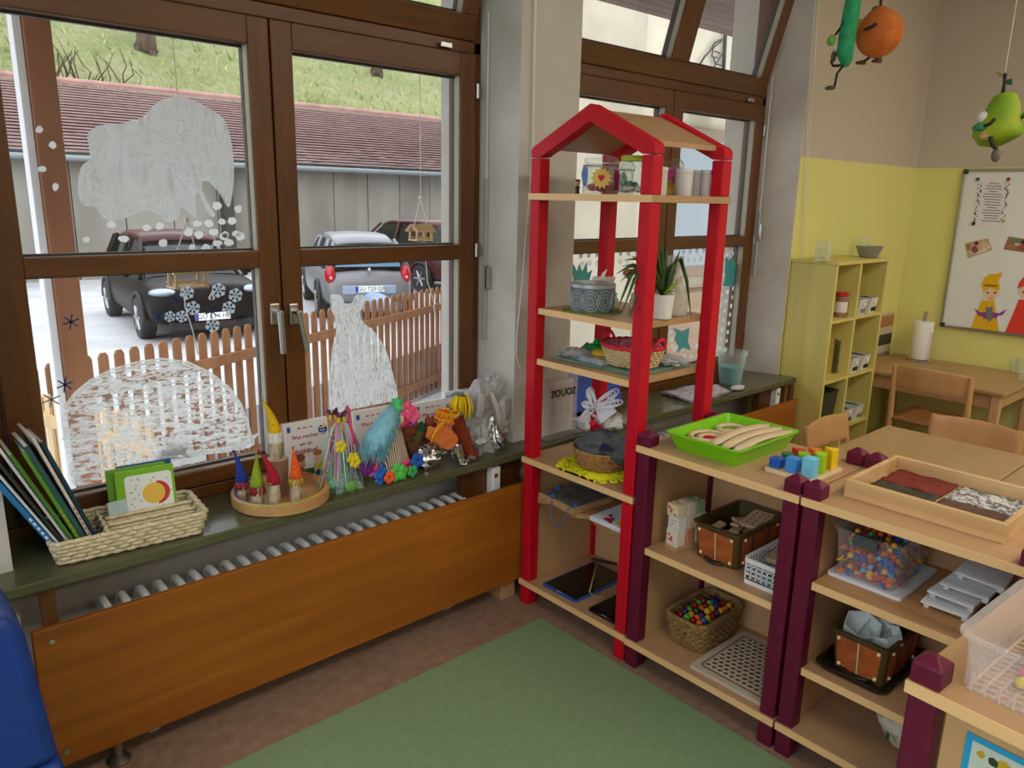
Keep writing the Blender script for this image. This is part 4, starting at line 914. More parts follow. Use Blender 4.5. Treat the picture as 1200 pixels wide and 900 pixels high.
def flat(pts, name, m, par=None, th=.001, dx=0.0):
    return G().prism([on_x(px, py, WX-.015-dx) for px, py in pts], (-th, 0, 0)).obj(name, m, par)
sh = flat([(1147, 208), (1184, 208), (1178, 270), (1140, 264)], 'paper_sheet', P(232, 230, 236, .7)); tag(sh, 'printed white paper sheet with a decorated border on the whiteboard', 'paper sheet')
rr = random.Random(4); gl = G()
for k, w in enumerate((12, 18, 20, 10, 22, 24, 20, 18, 20, 12, 20, 22, 18, 16, 22)):
    y = 214+k*3.15; cx = 1165-k*.28
    a, b, c, d = [on_x(px, py, WX-.0162) for px, py in ((cx-w/2, y), (cx+w/2, y+.9), (cx+w/2, y+1.9), (cx-w/2, y+1.0))]; gl.prism([a, b, c, d], (-.0004, 0, 0))
gl.obj('printed_lines', P(120, 118, 124, .7), sh)
for nm, m, off in (('border_marks', P(120, 40, 60, .7), 0), ('border_marks', P(60, 66, 60, .7), 1.3)):
    gd = G()
    for k in range(16):
        for xb in (1149-k*.42, 1181-k*.42):
            x = xb+rr.uniform(-2.2, 2.2); y = 213+k*3+off; q = rr.uniform(.5, 1.2)
            gd.prism([on_x(x+q*math.cos(j*PI/3), y+q*math.sin(j*PI/3), WX-.0162) for j in range(6)], (-.0005, 0, 0))
    gd.obj(nm, m, sh)
def magnet(px, py, c, lab):
    p = on_x(px, py, WX-.0165); g = G().cyl(p, p+BX*.008, .011, .010, 16); tag(g.obj('magnet', P(*c, .4), None, bevel=.001, smooth=True), lab, 'magnet', 'round magnets on the whiteboard')
for a in ((1146, 210, (24, 90, 60), 'green round magnet at the top left corner of the printed sheet'), (1182, 210, (150, 20, 44), 'dark red round magnet at the top right corner of the printed sheet'), (1141, 262, (24, 26, 34), 'black round magnet at the bottom left corner of the printed sheet'), (1176, 259, (196, 176, 96), 'tan round magnet at the bottom right corner of the printed sheet')): magnet(*a)
def photo(pts, lab, cols, mag=None):
    o = flat(pts, 'photo_print', P(*cols[0], .4), None, .0012); tag(o, lab, 'photo', 'photos on the whiteboard')
    def inn(u, v):
        a = Vector(pts[0]+(0,)).lerp(Vector(pts[1]+(0,)), u); b = Vector(pts[3]+(0,)).lerp(Vector(pts[2]+(0,)), u); c = a.lerp(b, v); return (c.x, c.y)
    for k, (u0, u1, v0, v1, c) in enumerate(cols[1]):
        n = 8; q = []
        for j in range(n):
            a = 2*PI*j/n+.3; q.append(inn((u0+u1)/2+(u1-u0)/2*math.cos(a)*1.1, (v0+v1)/2+(v1-v0)/2*math.sin(a)*1.1))
        flat(q, 'photo_image', P(*c, .4), o, .0003, .0012+k*.0003)
photo([(1131, 285), (1158, 279), (1163, 293), (1134, 303)], 'tilted snapshot of pinkish food in a dish on the whiteboard, left of two', ((196, 172, 140), [(.15, .95, .35, .9, (222, 214, 206)), (.2, .5, .35, .8, (150, 70, 74)), (.45, .7, .2, .7, (216, 168, 150)), (.65, .9, .2, .75, (222, 190, 170)), (.0, .2, .1, .5, (160, 126, 80))]))
magnet(1144.5, 285, (40, 20, 24), 'dark round magnet holding the left snapshot')
photo([(1182, 277), (1214, 282), (1210, 297), (1176, 292)], 'tilted snapshot with green and brown shapes on the whiteboard, right of two', ((150, 110, 84), [(.1, .45, .05, .4, (108, 134, 84)), (.1, .4, .55, .9, (176, 120, 70)), (.45, .9, .45, .9, (164, 74, 62)), (.5, .7, .1, .4, (40, 50, 70)), (.3, .5, .4, .6, (206, 200, 190))]))
def gnome(label, body, hat, face, arms, cat='paper gnome', extra=None):
    r = thing('paper_gnome', label, cat, wp(*body[0][:2]), 'paper gnomes on the whiteboard')
    return r
r = thing('paper_gnome', 'yellow paper gnome holding a purple bat on the whiteboard', 'paper gnome', wp(1155, 388), 'paper gnomes on the whiteboard')
Mg = P(232, 182, 16, .7); Mface = P(236, 200, 164, .7)
flat([(1137, 386), (1150, 352), (1165, 352), (1171, 390)], 'gown', Mg, r); f = flat(blobpoly(1161.5, 342, 9.5, 9.5, 1, 16, .02), 'face', Mface, r, .001, .001)
flat([(1153, 341), (1150, 335), (1153, 326), (1160, 321), (1167, 321), (1175, 319), (1173, 325), (1170, 329), (1172, 338), (1170, 341), (1161, 337)], 'hat', Mg, r, .001, .002)
for x in (1157.5, 1166): flat(blobpoly(x, 343, 1.4, 1.2, 2, 8, 0), 'eye', P(60, 40, 34, .5), f, .0004, .002)
flat([(1158, 347.5), (1162, 349.5), (1166, 347.5), (1162, 350.6)], 'mouth', P(170, 70, 70, .6), f, .0004, .002)
MM = frame(on_x(1161, 334.8, WX-.0185), (0, -1, 0), (0, 0, 1)); text('hat_name', 'SIMSERIM', .018, MM, P(150, 70, 20, .6), r, bold=.0006)
wing = P(140, 66, 150, .7)
bt = flat([(1149, 366), (1141, 361), (1147, 370), (1152, 371), (1153, 374), (1157, 372), (1160, 375), (1165, 372), (1168, 374), (1169, 370), (1175, 369), (1180, 362), (1171, 367), (1163, 366), (1157, 366)], 'bat_wings', wing, r, .0008, .003)
flat([(1155, 358), (1157, 360), (1161, 360), (1163.5, 358), (1163, 365), (1163, 374), (1160, 377), (1156, 374), (1155.5, 365)], 'bat_body', P(120, 118, 128, .7), bt, .0008, .004)
r = thing('paper_gnome', 'red paper gnome at the right edge of the whiteboard', 'paper gnome', wp(1195, 392), 'paper gnomes on the whiteboard')
Mr = P(224, 62, 44, .7)
flat([(1177, 391), (1194, 351), (1214, 352), (1222, 396)], 'gown', Mr, r); f = flat(blobpoly(1204, 341, 10, 10, 1, 16, .02), 'face', Mface, r, .001, .001); flat([(1192, 338), (1195, 330), (1201, 323), (1212, 319), (1216, 330), (1214, 338), (1203, 335)], 'hat', Mr, r, .001, .002)
for x in (1199.5, 1208): flat(blobpoly(x, 342.5, 1.4, 1.2, 2, 8, 0), 'eye', P(60, 40, 34, .5), f, .0004, .002)

# small strip poster behind the cabinet's right side
c = on_y(1033, 368, YB-.002); d = on_y(1040, 428, YB-.002)
o = tag(G().box(c.x, d.x, YB-.004, YB-.002, d.z, c.z).obj('strip_poster', P(206, 190, 160, .6)), 'narrow strip poster with small pictures beside the yellow cabinet', 'poster')
for k, cc in enumerate(((180, 120, 80), (60, 60, 60), (150, 140, 120))):
    zz = c.z-(c.z-d.z)*(k+.15)/3; G().box(c.x+.006, d.x-.006, YB-.0046, YB-.004, zz-(c.z-d.z)*.2, zz).obj('small_picture', P(*cc, .6), o)
# blind cords
M_cord = P(228, 224, 214, .6)
def cord(lab, pts, name='blind_cord'): tag(G().tube(pts, .0024, 5).obj(name, M_cord, smooth=True), lab, 'cord', 'blind cords')
yc = YB-.012
def yy(px, py): return on_y(px, py, yc)
top = Vector((yy(625, 0).x, yc, CEIL-.01))
cord('white bead chain of a roller blind hanging in a long loop on the window pillar', [top]+[yy(*p) for p in ((625, 100), (624, 180), (620, 230), (612, 330), (606, 390), (605, 418), (610, 432), (616, 436), (621, 432))]+[yy(622, 330), yy(625, 180), Vector((yy(626, 0).x, yc, CEIL-.01))])
a = on_y(952, 0, yc)
cord('white blind cord hanging on the yellow corner beside the right window', [Vector((a.x, yc, CEIL-.01)), on_y(951, 60, yc), on_y(944, 200, yc), on_y(938, 330, yc), on_y(934, 352, yc), on_y(937, 357, yc), on_y(941, 350, yc), on_y(946, 200, yc), Vector((a.x+.012, yc, CEIL-.01))])

# ------------------------------------------------------------------ hanging paper fruit
def limb(par, pts, r, m, name): return G().tube(pts, r, 6).obj(name, m, par, smooth='all')
HX = 3.5
def hx(px, py, dx=0): return on_x(px, py, HX+dx)
M_cu = mat('cucumber_papier', S(24, 140, 92), .7, c2=S(40, 168, 110), scale=22, bmp=.4); M_or = mat('orange_papier', S(196, 98, 34), .75, c2=S(214, 120, 48), scale=14, bmp=.5)
M_pr = mat('pear_papier', S(150, 172, 20), .7, c2=S(90, 148, 30), scale=6, lo=.4, hi=.7, bmp=.4); M_dk = P(44, 36, 34, .7); M_leaf = P(24, 84, 52, .6)
t = thing('paper_cucumber', 'long green hanging papier mache cucumber with thin arms and legs', 'hanging decoration', hx(989, 78), 'hanging fruit figures')
top = hx(1004, -30)
G().tube([top, hx(1000, 0), hx(994, 35), hx(990, 62), hx(992, 73), hx(992, 78)], [.03, .034, .037, .036, .026, .008], 14).obj('body', M_cu, t, smooth='all')
a = limb(t, [hx(995, 14, -.03), hx(988, 28, -.03), hx(979, 41, -.03)], .005, M_dk, 'arm'); G().blob(hx(974, 47, -.03), (.013, .02, .022), .3, n=10).obj('hand', P(120, 186, 70, .7), a, smooth='all')
for pts, ft in (([(989, 74), (983, 77), (976, 77), (974, 72), (976, 67)], (977, 66)), ([(989, 76), (981, 86), (978, 101)], (973, 103))):
    l = limb(t, [hx(*p) for p in pts], .006, M_dk, 'leg'); q = hx(*ft); G().blob(q, (.014, .026, .010) if ft[1] > 90 else (.012, .012, .024), n=10).obj('shoe', P(96, 84, 70, .6), l, smooth='all')
G().tube([top, Vector((top.x, top.y, CEIL))], .0015, 4).obj('thread', M_cord, t)
HX = 3.64
t = thing('paper_orange', 'round orange hanging papier mache fruit with legs crossed', 'hanging decoration', hx(1030, 62), 'hanging fruit figures')
c = hx(1031, 39); G().blob(c, (.098, .095, .105), .12, 1.2, 20, 4).obj('body', M_or, t, smooth='all')
st = limb(t, [hx(1033, 16), hx(1032, 6), hx(1033, -8)], .006, M_dk, 'stem'); G().blob(hx(1027, 10), (.006, .022, .011), n=10).obj('leaf', M_leaf, st, smooth='all')
a = limb(t, [hx(1027, 28, -.10), hx(1018, 33, -.10), hx(1009, 37, -.07)], .007, M_dk, 'arm'); G().blob(hx(1009, 29, -.05), (.02, .02, .022), .4, n=10).obj('nose', P(214, 160, 30, .6), t, smooth='all')
for pts in ([(1020, 60), (1024, 66), (1030, 71)], [(1025, 62), (1018, 68), (1011, 73)]):
    l = limb(t, [hx(*p) for p in pts], .006, M_dk, 'leg'); e = hx(*pts[-1]); G().tube([e+Vector((0, .03, 0)), e-Vector((0, .01, 0))], [.006, .012], 8).obj('shoe', P(112, 62, 50, .6), l, smooth='all')
G().tube([hx(1033, -8), Vector((hx(1033, -8).x, hx(1033, -8).y, CEIL))], .0015, 4).obj('thread', M_cord, t)
HX = 3.75
t = thing('paper_pear', 'yellow green hanging papier mache pear with thin arms and legs', 'hanging decoration', hx(1170, 170), 'hanging fruit figures')
def axis(px, py, r): return hx(px, py), r
pts = [hx(1178, 109), hx(1178, 112), hx(1177, 122), hx(1175, 134), hx(1171, 148), hx(1169, 158), hx(1169, 166), hx(1170, 171)]
G().tube(pts, [.02, .042, .058, .068, .088, .094, .07, .02], 16).obj('body', M_pr, t, smooth='all')
st = limb(t, [hx(1175, 110), hx(1177, 98), hx(1178, 86)], [.008, .006, .008], M_dk, 'stem'); G().prism([hx(1178, 94), hx(1186, 92), hx(1186, 100), hx(1179, 99)], (.003, 0, 0)).obj('leaf', M_leaf, st); G().prism([hx(1176, 91), hx(1172, 85), hx(1166, 84), hx(1171, 90)], (.003, 0, 0)).obj('leaf', P(150, 130, 60, .6), st)
a = limb(t, [hx(1166, 139, -.09), hx(1160, 145, -.09), hx(1153, 148, -.09)], .007, M_dk, 'arm'); G().blob(hx(1147, 149, -.09), (.01, .025, .014), .4, n=10).obj('hand', P(40, 130, 96, .6), a, smooth='all')
a = limb(t, [hx(1190, 142), hx(1197, 138), hx(1203, 135)], .006, M_dk, 'arm'); G().blob(hx(1204, 134), (.01, .02, .014), .4, n=10).obj('hand', P(40, 130, 96, .6), a, smooth='all')
G().blob(hx(1152, 138, -.05), (.022, .022, .026), n=12).obj('eye', P(226, 222, 214, .4), t, smooth='all'); G().blob(hx(1149, 156, -.06), (.01, .018, .008), n=10).obj('mouth', P(190, 50, 40, .5), t, smooth='all'); G().blob(hx(1157, 157, -.075), (.016, .03, .022), .2, n=10).obj('cheek', P(204, 172, 120, .6), t, smooth='all')
l = limb(t, [hx(1160, 160, -.09), hx(1163, 170, -.08), hx(1168, 175, -.05), hx(1169, 180, -.05)], .008, M_dk, 'leg'); G().blob(hx(1167, 182, -.05), (.016, .018, .028), n=10).obj('shoe', P(110, 100, 84, .6), l, smooth='all')
G().tube([hx(1178, 84), Vector((hx(1178, 84).x, hx(1178, 84).y, CEIL))], .0015, 4).obj('thread', M_cord, t)
# ------------------------------------------------------------------ on the left window board
SZ = .600
R = random.Random(12)
M_wick = mat('pale_palm_leaf', S(222, 210, 178), .7, c2=S(198, 182, 144), scale=60, bmp=.3)
M_seag = mat('seagrass', S(158, 126, 78), .8, c2=S(118, 88, 48), scale=70, bmp=.4); M_wick2 = mat('brown_wicker', S(180, 132, 76), .7, c2=S(146, 100, 52), scale=60, bmp=.3)
t = thing('woven_basket', 'long pale woven basket with compartments on the window board', 'basket', (.52, 2.18, SZ))
cB = (.528, 2.185); rzB = -.08
r0 = rrect(.35, .17, .012, SZ+.003, cB, 3, rzB); r1 = rrect(.385, .20, .012, SZ+.072, cB, 3, rzB)
weave(G(), r0, r1, 6, 30, .0066, .0042).obj('basket_wall', M_wick, t, smooth='all')
def bpt(x, y, z): return Vector((cB[0]+x*math.cos(rzB)-y*math.sin(rzB), cB[1]+x*math.sin(rzB)+y*math.cos(rzB), SZ+z))
g = G()
for k in range(5):
    z = .012+k*.0125
    g.tube([bpt(-.058+.003*math.sin(q*2+k*PI), -.086+.172*q/14, z) for q in range(15)], .006, 5); g.tube([bpt(-.05+.225*q/22, -.03+.003*math.sin(q*2+k*PI), z) for q in range(23)], .006, 5); g.tube([bpt(-.05+.225*q/22, .012+.003*math.sin(q*2+k*PI), z+.004) for q in range(23)], .006, 5)
g.obj('divider', M_wick, t, smooth='all')
bk = [((38, 112, 176), .013, 'blue thin picture book, front left of the basket', .33), ((196, 204, 208), .006, 'pale grey thin book beside the blue book in the basket', .30), ((46, 50, 52), .008, 'black spined thin book in the basket', .315), ((208, 212, 210), .007, 'white spined book left of the green books in the basket', .34), ((70, 116, 46), .010, 'leafy dark green book in the basket', .325), ((112, 172, 64), .011, 'light green book in the middle of the leaning books', .315), ((44, 84, 84), .012, 'dark teal book behind the green books in the basket', .335), ((210, 198, 192), .007, 'white spined book with red print near the right end of the leaning books', .355), ((26, 56, 72), .010, 'dark navy book at the right end of the leaning books', .335)]
x = .352
for k, (c, th, lab, L) in enumerate(bk):
    a = math.radians(-27+1.2*k+R.uniform(-1, 1)); bt_ = thing('picture_book', lab, 'book', (x, 2.13, SZ+.016), 'books leaning in the woven basket', rot=(0, a, R.uniform(-.04, .04)))
    Mb = WORLD[bt_.name]; yo = R.uniform(-.012, .006)
    cov = P(*c, .35); D = .155
    G().box(0, th*.12, yo, D, 0, L, Mb).box(th*.88, th, yo, D, 0, L, Mb).box(th*.12, th*.88, yo, yo+th*.1+.001, 0, L, Mb).obj('cover', cov, bt_, bevel=.0006)
    G().box(th*.14, th*.86, yo+.004, D-.003, .003, L-.003, Mb).obj('pages', P(232, 230, 222, .8), bt_)
    if k in (0, 5, 7):
        cc = [(210, 226, 240), 0, 0, 0, 0, (200, 190, 60), 0, (150, 40, 50)][k]; g = G()
        for q in range(7): g.box(th*.3, th*.7, yo-.0005, yo, L*.1+q*.016, L*.1+q*.016+.010, Mb)
        g.obj('spine_print', P(*cc, .5), bt_)
    x += th/math.cos(a)+.0012
def board_book(lab, bl, br, tl, th, col, group='small books in the basket back'):
    bl, br, tl = Vector(bl), Vector(br), Vector(tl); w = (br-bl).length; h = (tl-bl).length; M = frame(bl, br-bl, tl-bl)
    o = thing('board_book', lab, 'book', bl, group)
    G().box(0, w, 0, h, 0, -.0025, M).box(0, w, 0, h, -th, -th+.0025, M).box(0, .003, 0, h, -th+.0025, -.0025, M).obj('cover', P(*col, .3), o, bevel=.0008); G().box(.003, w-.003, .003, h-.003, -th+.003, -.003, M).obj('pages', P(236, 236, 230, .8), o)
    return o, M, w, h
o, M, w, h = board_book('green board book with a white starred panel standing in the woven basket', bpt(-.012, .020, .02), bpt(.142, .016, .02), bpt(-.045, .045, .178), .014, (122, 178, 40))
pn = G().prism([M @ v for v in rrect(w*.8, h*.72, .01, .0003, (w*.55, h*.54))], M.to_3x3() @ Vector((0, 0, .0006))).obj('white_panel', P(226, 230, 228, .4), o)
for k in range(34):
    ux, uy = R.uniform(.2, .92), R.uniform(.24, .84)
    if .44 < ux < .82 and .34 < uy < .76: continue
    G().prism([M @ Vector((w*ux+.0022*math.cos(q*PI/3), h*uy+.0022*math.sin(q*PI/3), .0009)) for q in range(6)], M.to_3x3() @ Vector((0, 0, .0003))).obj('printed_dot', P(*R.choice([(60, 110, 60), (50, 80, 140), (120, 160, 60)]), .5), pn)
G().prism([M @ Vector((w*.62+.030*math.cos(q*PI/10), h*.54+.030*math.sin(q*PI/10), .0009)) for q in range(20)], M.to_3x3() @ Vector((0, 0, .0004))).obj('printed_disc', P(226, 186, 70, .5), pn)
G().prism([M @ Vector((w*.68+.034*math.cos(q*PI/10-PI/2), h*.54+.034*math.sin(q*PI/10-PI/2), .0007)) for q in range(11)], M.to_3x3() @ Vector((0, 0, .0004))).obj('printed_crescent', P(196, 50, 44, .5), pn)
board_book('green board book mostly hidden behind the starred green book', bpt(-.03, .038, .02), bpt(.125, .034, .02), bpt(-.06, .064, .182), .013, (104, 158, 44))
board_book('blue cornered book peeping out at the back of the woven basket', bpt(.0, .056, .02), bpt(.146, .053, .02), bpt(-.022, .080, .184), .012, (40, 84, 140))
board_book('pale blue small book left of the starred green book', bpt(-.035, .0, .012), bpt(.015, .012, .012), bpt(-.052, .015, .105), .01, (176, 200, 206))

# round tray with gnomes
TC = Vector((.985, 2.187, SZ)); TR = .150
t = thing('round_tray', 'round wooden tray with a rainbow painted rim on the window board', 'tray', TC)
G().lathe([(TR-.006, 0), (TR, .004), (TR, .036), (TR-.004, .040), (TR-.012, .038), (TR-.014, .011), (.001, .010)], TC, 56, cap1=False).obj('tray_body', wood('tray_pine', S(214, 172, 118), S(176, 130, 78), 0, 22, .5), t, smooth=True)
rb = [(40, 90, 180), (60, 150, 90), (150, 190, 60), (230, 200, 60), (230, 130, 50), (200, 40, 60), (150, 40, 90), (70, 60, 150)]
for k, c in enumerate(rb):
    a0 = 2*PI*k/8+2.6; pts = [TC+Vector(((TR-.011)*math.cos(a0+2*PI/8*q/8), (TR-.011)*math.sin(a0+2*PI/8*q/8), .0388)) for q in range(9)]
    G().tube(pts, .0022, 5).obj('rim_stripe', P(*c, .5), t)
M_birch = mat('birch_bark', S(206, 190, 164), .85, c2=S(136, 112, 90), scale=40, stretch=(1, 1, .5), bmp=.4); M_cut = P(206, 180, 140, .7)
def felt(c): return mat('felt_%d_%d_%d' % c, S(*c), .95, c2=S(*[int(v*.86) for v in c]), scale=120, bmp=.2)
def gnome_fig(lab, x, y, z, h, r, col, bend, hh, face=None, hair=None):
    t = thing('wooden_gnome', lab, 'gnome', (x, y, z), 'log gnomes on the round tray')
    G().tube([(x, y, z), (x, y, z+h*.5), (x+bend[0]*.1, y, z+h)], [r*1.03, r, r], 14).obj('log_body', M_birch, t, smooth=True)
    zt = z+h; bx, by = bend; pts = []; rad = []
    for k in range(9):
        q = k/8; pts.append((x+bx*q*q, y+by*q*q, zt-.008+hh*.92*q)); rad.append(max(r*1.16*(1-q)**.9, .003))
    G().tube(pts, rad, 16).obj('felt_hat', felt(col), t, smooth='all')
    G().blob(pts[-1], .0045, n=8).obj('hat_tip', felt(tuple(int(v*.8) for v in col)), t, smooth='all')
    vd = (CAMP-Vector((x, y, zt))); vd.z = 0; vd.normalize(); sd = Vector((-vd.y, vd.x, 0))
    if face:
        f = G()
        c = Vector((x, y, z+h*.72))+vd*r*.55; f.blob(c, (r*.62, r*.62, h*.16), n=12); fo = f.obj('face', P(*face, .7), t, smooth='all')
        for s in (-1, 1): G().blob(c+vd*r*.6+sd*s*r*.26+Vector((0, 0, .002)), .0018, n=6).obj('eye', M_black, fo)
    if hair:
        g = G()
        for q in range(22):
            a = math.atan2(vd.y, vd.x)+R.uniform(-1.6, 1.6); d = Vector((math.cos(a), math.sin(a), 0)); p = Vector((x, y, zt-.006))+d*r*.9
            g.tube([p, p+d*.006+Vector((0, 0, -.012)), p+d*.004+Vector((R.uniform(-.003, .003), 0, -R.uniform(.02, .032)))], .0018, 4)
        g.obj('wool_beard', felt(hair), t, smooth='all')
    return t
gz = SZ+.0115
gnome_fig('log gnome with a blue felt hat at the left of the round tray', .876, 2.222, gz, .074, .017, (36, 60, 160), (-.016, .01), .105, (226, 190, 160), (170, 30, 60))
gnome_fig('log gnome with a lime green hat and a red beard on the round tray', .893, 2.148, gz, .076, .0185, (150, 176, 44), (.004, 0), .112, None, (160, 44, 30))
gnome_fig('log gnome with a dark red hat in the middle of the round tray', .930, 2.112, gz, .086, .018, (176, 20, 44), (-.035, .015), .115)
gnome_fig('log gnome with an orange hat at the right of the round tray', 1.000, 2.108, gz, .090, .0175, (246, 98, 24), (-.004, 0), .105, (236, 216, 150), (214, 170, 40))
st = thing('log_stump', 'thick pale log stump standing on the round tray, carrying the yellow gnome', 'stump', (.985, 2.20, gz)); G().tube([(.985, 2.2, gz), (.985, 2.2, gz+.06), (.985, 2.2, gz+.122)], [.033, .031, .034], 18).obj('log', mat('stump_bark', S(150, 118, 100), .85, c2=S(120, 92, 78), scale=20, stretch=(1, 1, .4), bmp=.4), st, smooth=True)
G().cyl((.985, 2.2, gz+.1221), (.985, 2.2, gz+.1235), .0325, .0325, 18).obj('cut_face', M_cut, st)
tg = gnome_fig('log gnome with a tall yellow hat standing on the stump', .980, 2.196, gz+.124, .085, .019, (236, 186, 10), (-.030, .01), .125)
G().tube([(.980, 2.196, gz+.178), (.980, 2.196, gz+.212)], [.0215, .0225], 16).obj('white_band', felt((232, 230, 226)), tg, smooth=True)
G().tube([(1.0, 2.21, gz+.20), (1.006, 2.21, gz+.16), (1.006, 2.21, gz+.13)], .006, 6).obj('green_scarf', felt((140, 170, 50)), tg, smooth='all')

# picture boxes leaning on the window
def picture_box(lab, x0, x1, z1, yb, yt, lines, art, cname='picture_box'):
    M = frame((x0, yb, SZ), (1, -.03, 0), (0, yt-yb, z1-SZ)); w = x1-x0; h = (Vector((0, yt-yb, z1-SZ))).length
    o = thing('picture_box', lab, 'box', (x0, yb, SZ), 'picture card boxes by the window')
    G().box(0, w, 0, h, -.022, 0, M).obj('box_body', P(226, 222, 222, .35), o, bevel=.001)
    for k, (s, sz) in enumerate(lines): text('title_text', s, sz, M @ Matrix.Translation((w*.46, h*(.74-.125*k), .0004)), P(170, 30, 74, .5), o, bold=.0007 if k == 2 else .0003)
    G().prism([M @ Vector((w*.87+.0165*math.cos(q*PI/10), h*.80+.0165*math.sin(q*PI/10), .0002)) for q in range(20)], M.to_3x3() @ Vector((0, 0, .0005))).obj('round_badge', P(28, 50, 110, .4), o)
    for k in range(3): G().box(w*.80, w*.80+.02, h*(.83-.045*k), h*(.845-.045*k), .0007, .001, M).obj('badge_line', P(220, 226, 236, .5), o)
    G().blob(M @ Vector((w*.90, h*.87, .001)), (.007, .0015, .007), n=8).obj('badge_sun', P(240, 196, 40, .5), o)
    G().prism([M @ Vector(p) for p in ((w*.07, h*.93, .0002), (w*.15, h*.93, .0002), (w*.15, h*.85, .0002), (w*.11, h*.83, .0002), (w*.07, h*.85, .0002))], M.to_3x3() @ Vector((0, 0, .0005))).obj('small_emblem', P(40, 80, 160, .4), o)
    for k, c in enumerate(((60, 60, 60), (170, 60, 40), (120, 120, 110))): G().box(w*(.30+.13*k), w*(.38+.13*k), h*.875, h*.895, .0002, .0005, M).obj('small_print', P(*c, .5), o)
    for k, (u, v, ru, rv, c) in enumerate(art):
        n = 14; rr_ = random.Random(k); G().prism([M @ Vector((w*(u+ru*math.cos(2*PI*q/n)*rr_.uniform(.85, 1.1)), h*(v+rv*math.sin(2*PI*q/n)*rr_.uniform(.85, 1.1)), .0002+.0002*k)) for q in range(n)], M.to_3x3() @ Vector((0, 0, .0004))).obj('printed_picture', P(*c, .5), o)
    return o
kids = [(.5, .10, .48, .10, (50, 88, 44)), (.22, .13, .2, .12, (86, 130, 60)), (.8, .12, .18, .1, (60, 110, 56)), (.28, .30, .13, .13, (196, 140, 110)), (.28, .40, .14, .07, (120, 70, 40)), (.70, .34, .11, .11, (230, 186, 160)), (.70, .43, .11, .05, (176, 110, 50)), (.72, .19, .15, .09, (226, 196, 60)), (.68, .10, .06, .05, (50, 90, 160)), (.24, .19, .13, .07, (150, 70, 60))]
picture_box('white picture box about spring behind the orange hatted gnome', 1.062, 1.222, .803, 2.29, 2.318, (('Was machen', .0185), ('wir im', .0175), ('Frühling?', .023)), kids)
kids2 = [(.4, .2, .4, .2, (226, 110, 70)), (.3, .42, .14, .12, (60, 60, 80)), (.35, .3, .12, .12, (220, 170, 140))]
picture_box('white picture box about summer between the green and the blue figure', 1.325, 1.492, .800, 2.29, 2.318, (('Was machen', .0185), ('wir im', .0175), ('Sommer?', .023)), kids2)
picture_box('white picture box about autumn behind the autumn figure', 1.575, 1.762, .789, 2.28, 2.31, (('Was machen', .0185), ('wir im', .0175), ('Herbst?', .023)), [(.3, .2, .3, .2, (150, 90, 50)), (.4, .38, .2, .08, (130, 60, 40))])
picture_box('pale blue picture box about winter, only its top shows behind the yellow tassel', 1.735, 1.86, .806, 2.305, 2.325, (('Was machen', .015), ('wir im', .015), ('Winter?', .018)), [(.5, .8, .45, .18, (130, 164, 190)), (.4, .7, .2, .1, (70, 110, 150))])

# season figures
def pt(px, py, y): return on_y(px, py, y)
def pleats(g, top, base_c, rt, rb, h, n=40, amp=.12, fr=9, seed=0, lean=(0, 0)):
    rings = []
    for i in range(9):
        q = i/8; rg = []
        for j in range(n):
            a = 2*PI*j/n; r = (rb+(rt-rb)*q**.8)*(1+amp*(1-q)*math.sin(fr*a+seed)+amp*.5*mnoise.noise(Vector((math.cos(a)*2, math.sin(a)*2, q*2+seed))))
            rg.append(Vector(base_c)+Vector((r*math.cos(a)+lean[0]*q, r*.8*math.sin(a)+lean[1]*q, h*q)))
        rings.append(rg)
    return g.loft(rings)
def petals(g, c, r, n=5, seed=0, flat_=.35):
    rr_ = random.Random(seed); c = Vector(c)
    for k in range(n):
        a = 2*PI*k/n+seed; d = Vector((math.cos(a), -.25, math.sin(a))); g.blob(c+d*r*.6, (r*.5, r*flat_*.5, r*.5), .25, 2, 10, k+seed)
    return g
# spring
SC_ = Vector((1.19, 2.165, SZ)); t = thing('spring_figure', 'mint green ribbon figure with butterflies, right of the gnome tray', 'craft figure', SC_, 'season figures on the window board')
M_mint = mat('dotted_mint_cloth', S(120, 176, 150), .9, c2=S(196, 222, 208), scale=190, lo=.5, hi=.56, detail=0)
pleats(G(), None, SC_, .012, .076, .20, fr=11, amp=.16).obj('skirt', M_mint, t, smooth='all')
pleats(G(), None, SC_+Vector((-.02, -.025, .02)), .015, .052, .11, fr=7, amp=.2, seed=2).obj('overskirt', mat('mint_net', S(96, 150, 128), .9, c2=S(150, 196, 176), scale=240, lo=.48, hi=.55, detail=0), t, smooth='all')
G().blob(SC_+Vector((0, 0, .205)), (.022, .022, .026), n=12).obj('head', P(206, 180, 150, .8), t, smooth='all')
pal = [(200, 160, 196), (170, 206, 196), (228, 120, 160), (226, 224, 226), (176, 170, 206), (150, 200, 170), (236, 236, 230), (206, 70, 120)]
for k in range(30):
    a = R.uniform(PI*.85, PI*2.15); d = Vector((math.cos(a), math.sin(a)*.8, 0)); p = SC_+Vector((0, 0, R.uniform(.17, .225))); e = R.uniform(.075, .10); zb = R.uniform(.006, .06)
    G().tube([p, p+d*.03+Vector((0, 0, .004)), p+d*.055+Vector((0, 0, -.06)), SC_+d*e+Vector((R.uniform(-.01, .01), 0, zb))], [.0022, .0028, .0028, .002], 5, flat=.5).obj('ribbon', P(*pal[k % 8], .7), t, smooth='all')
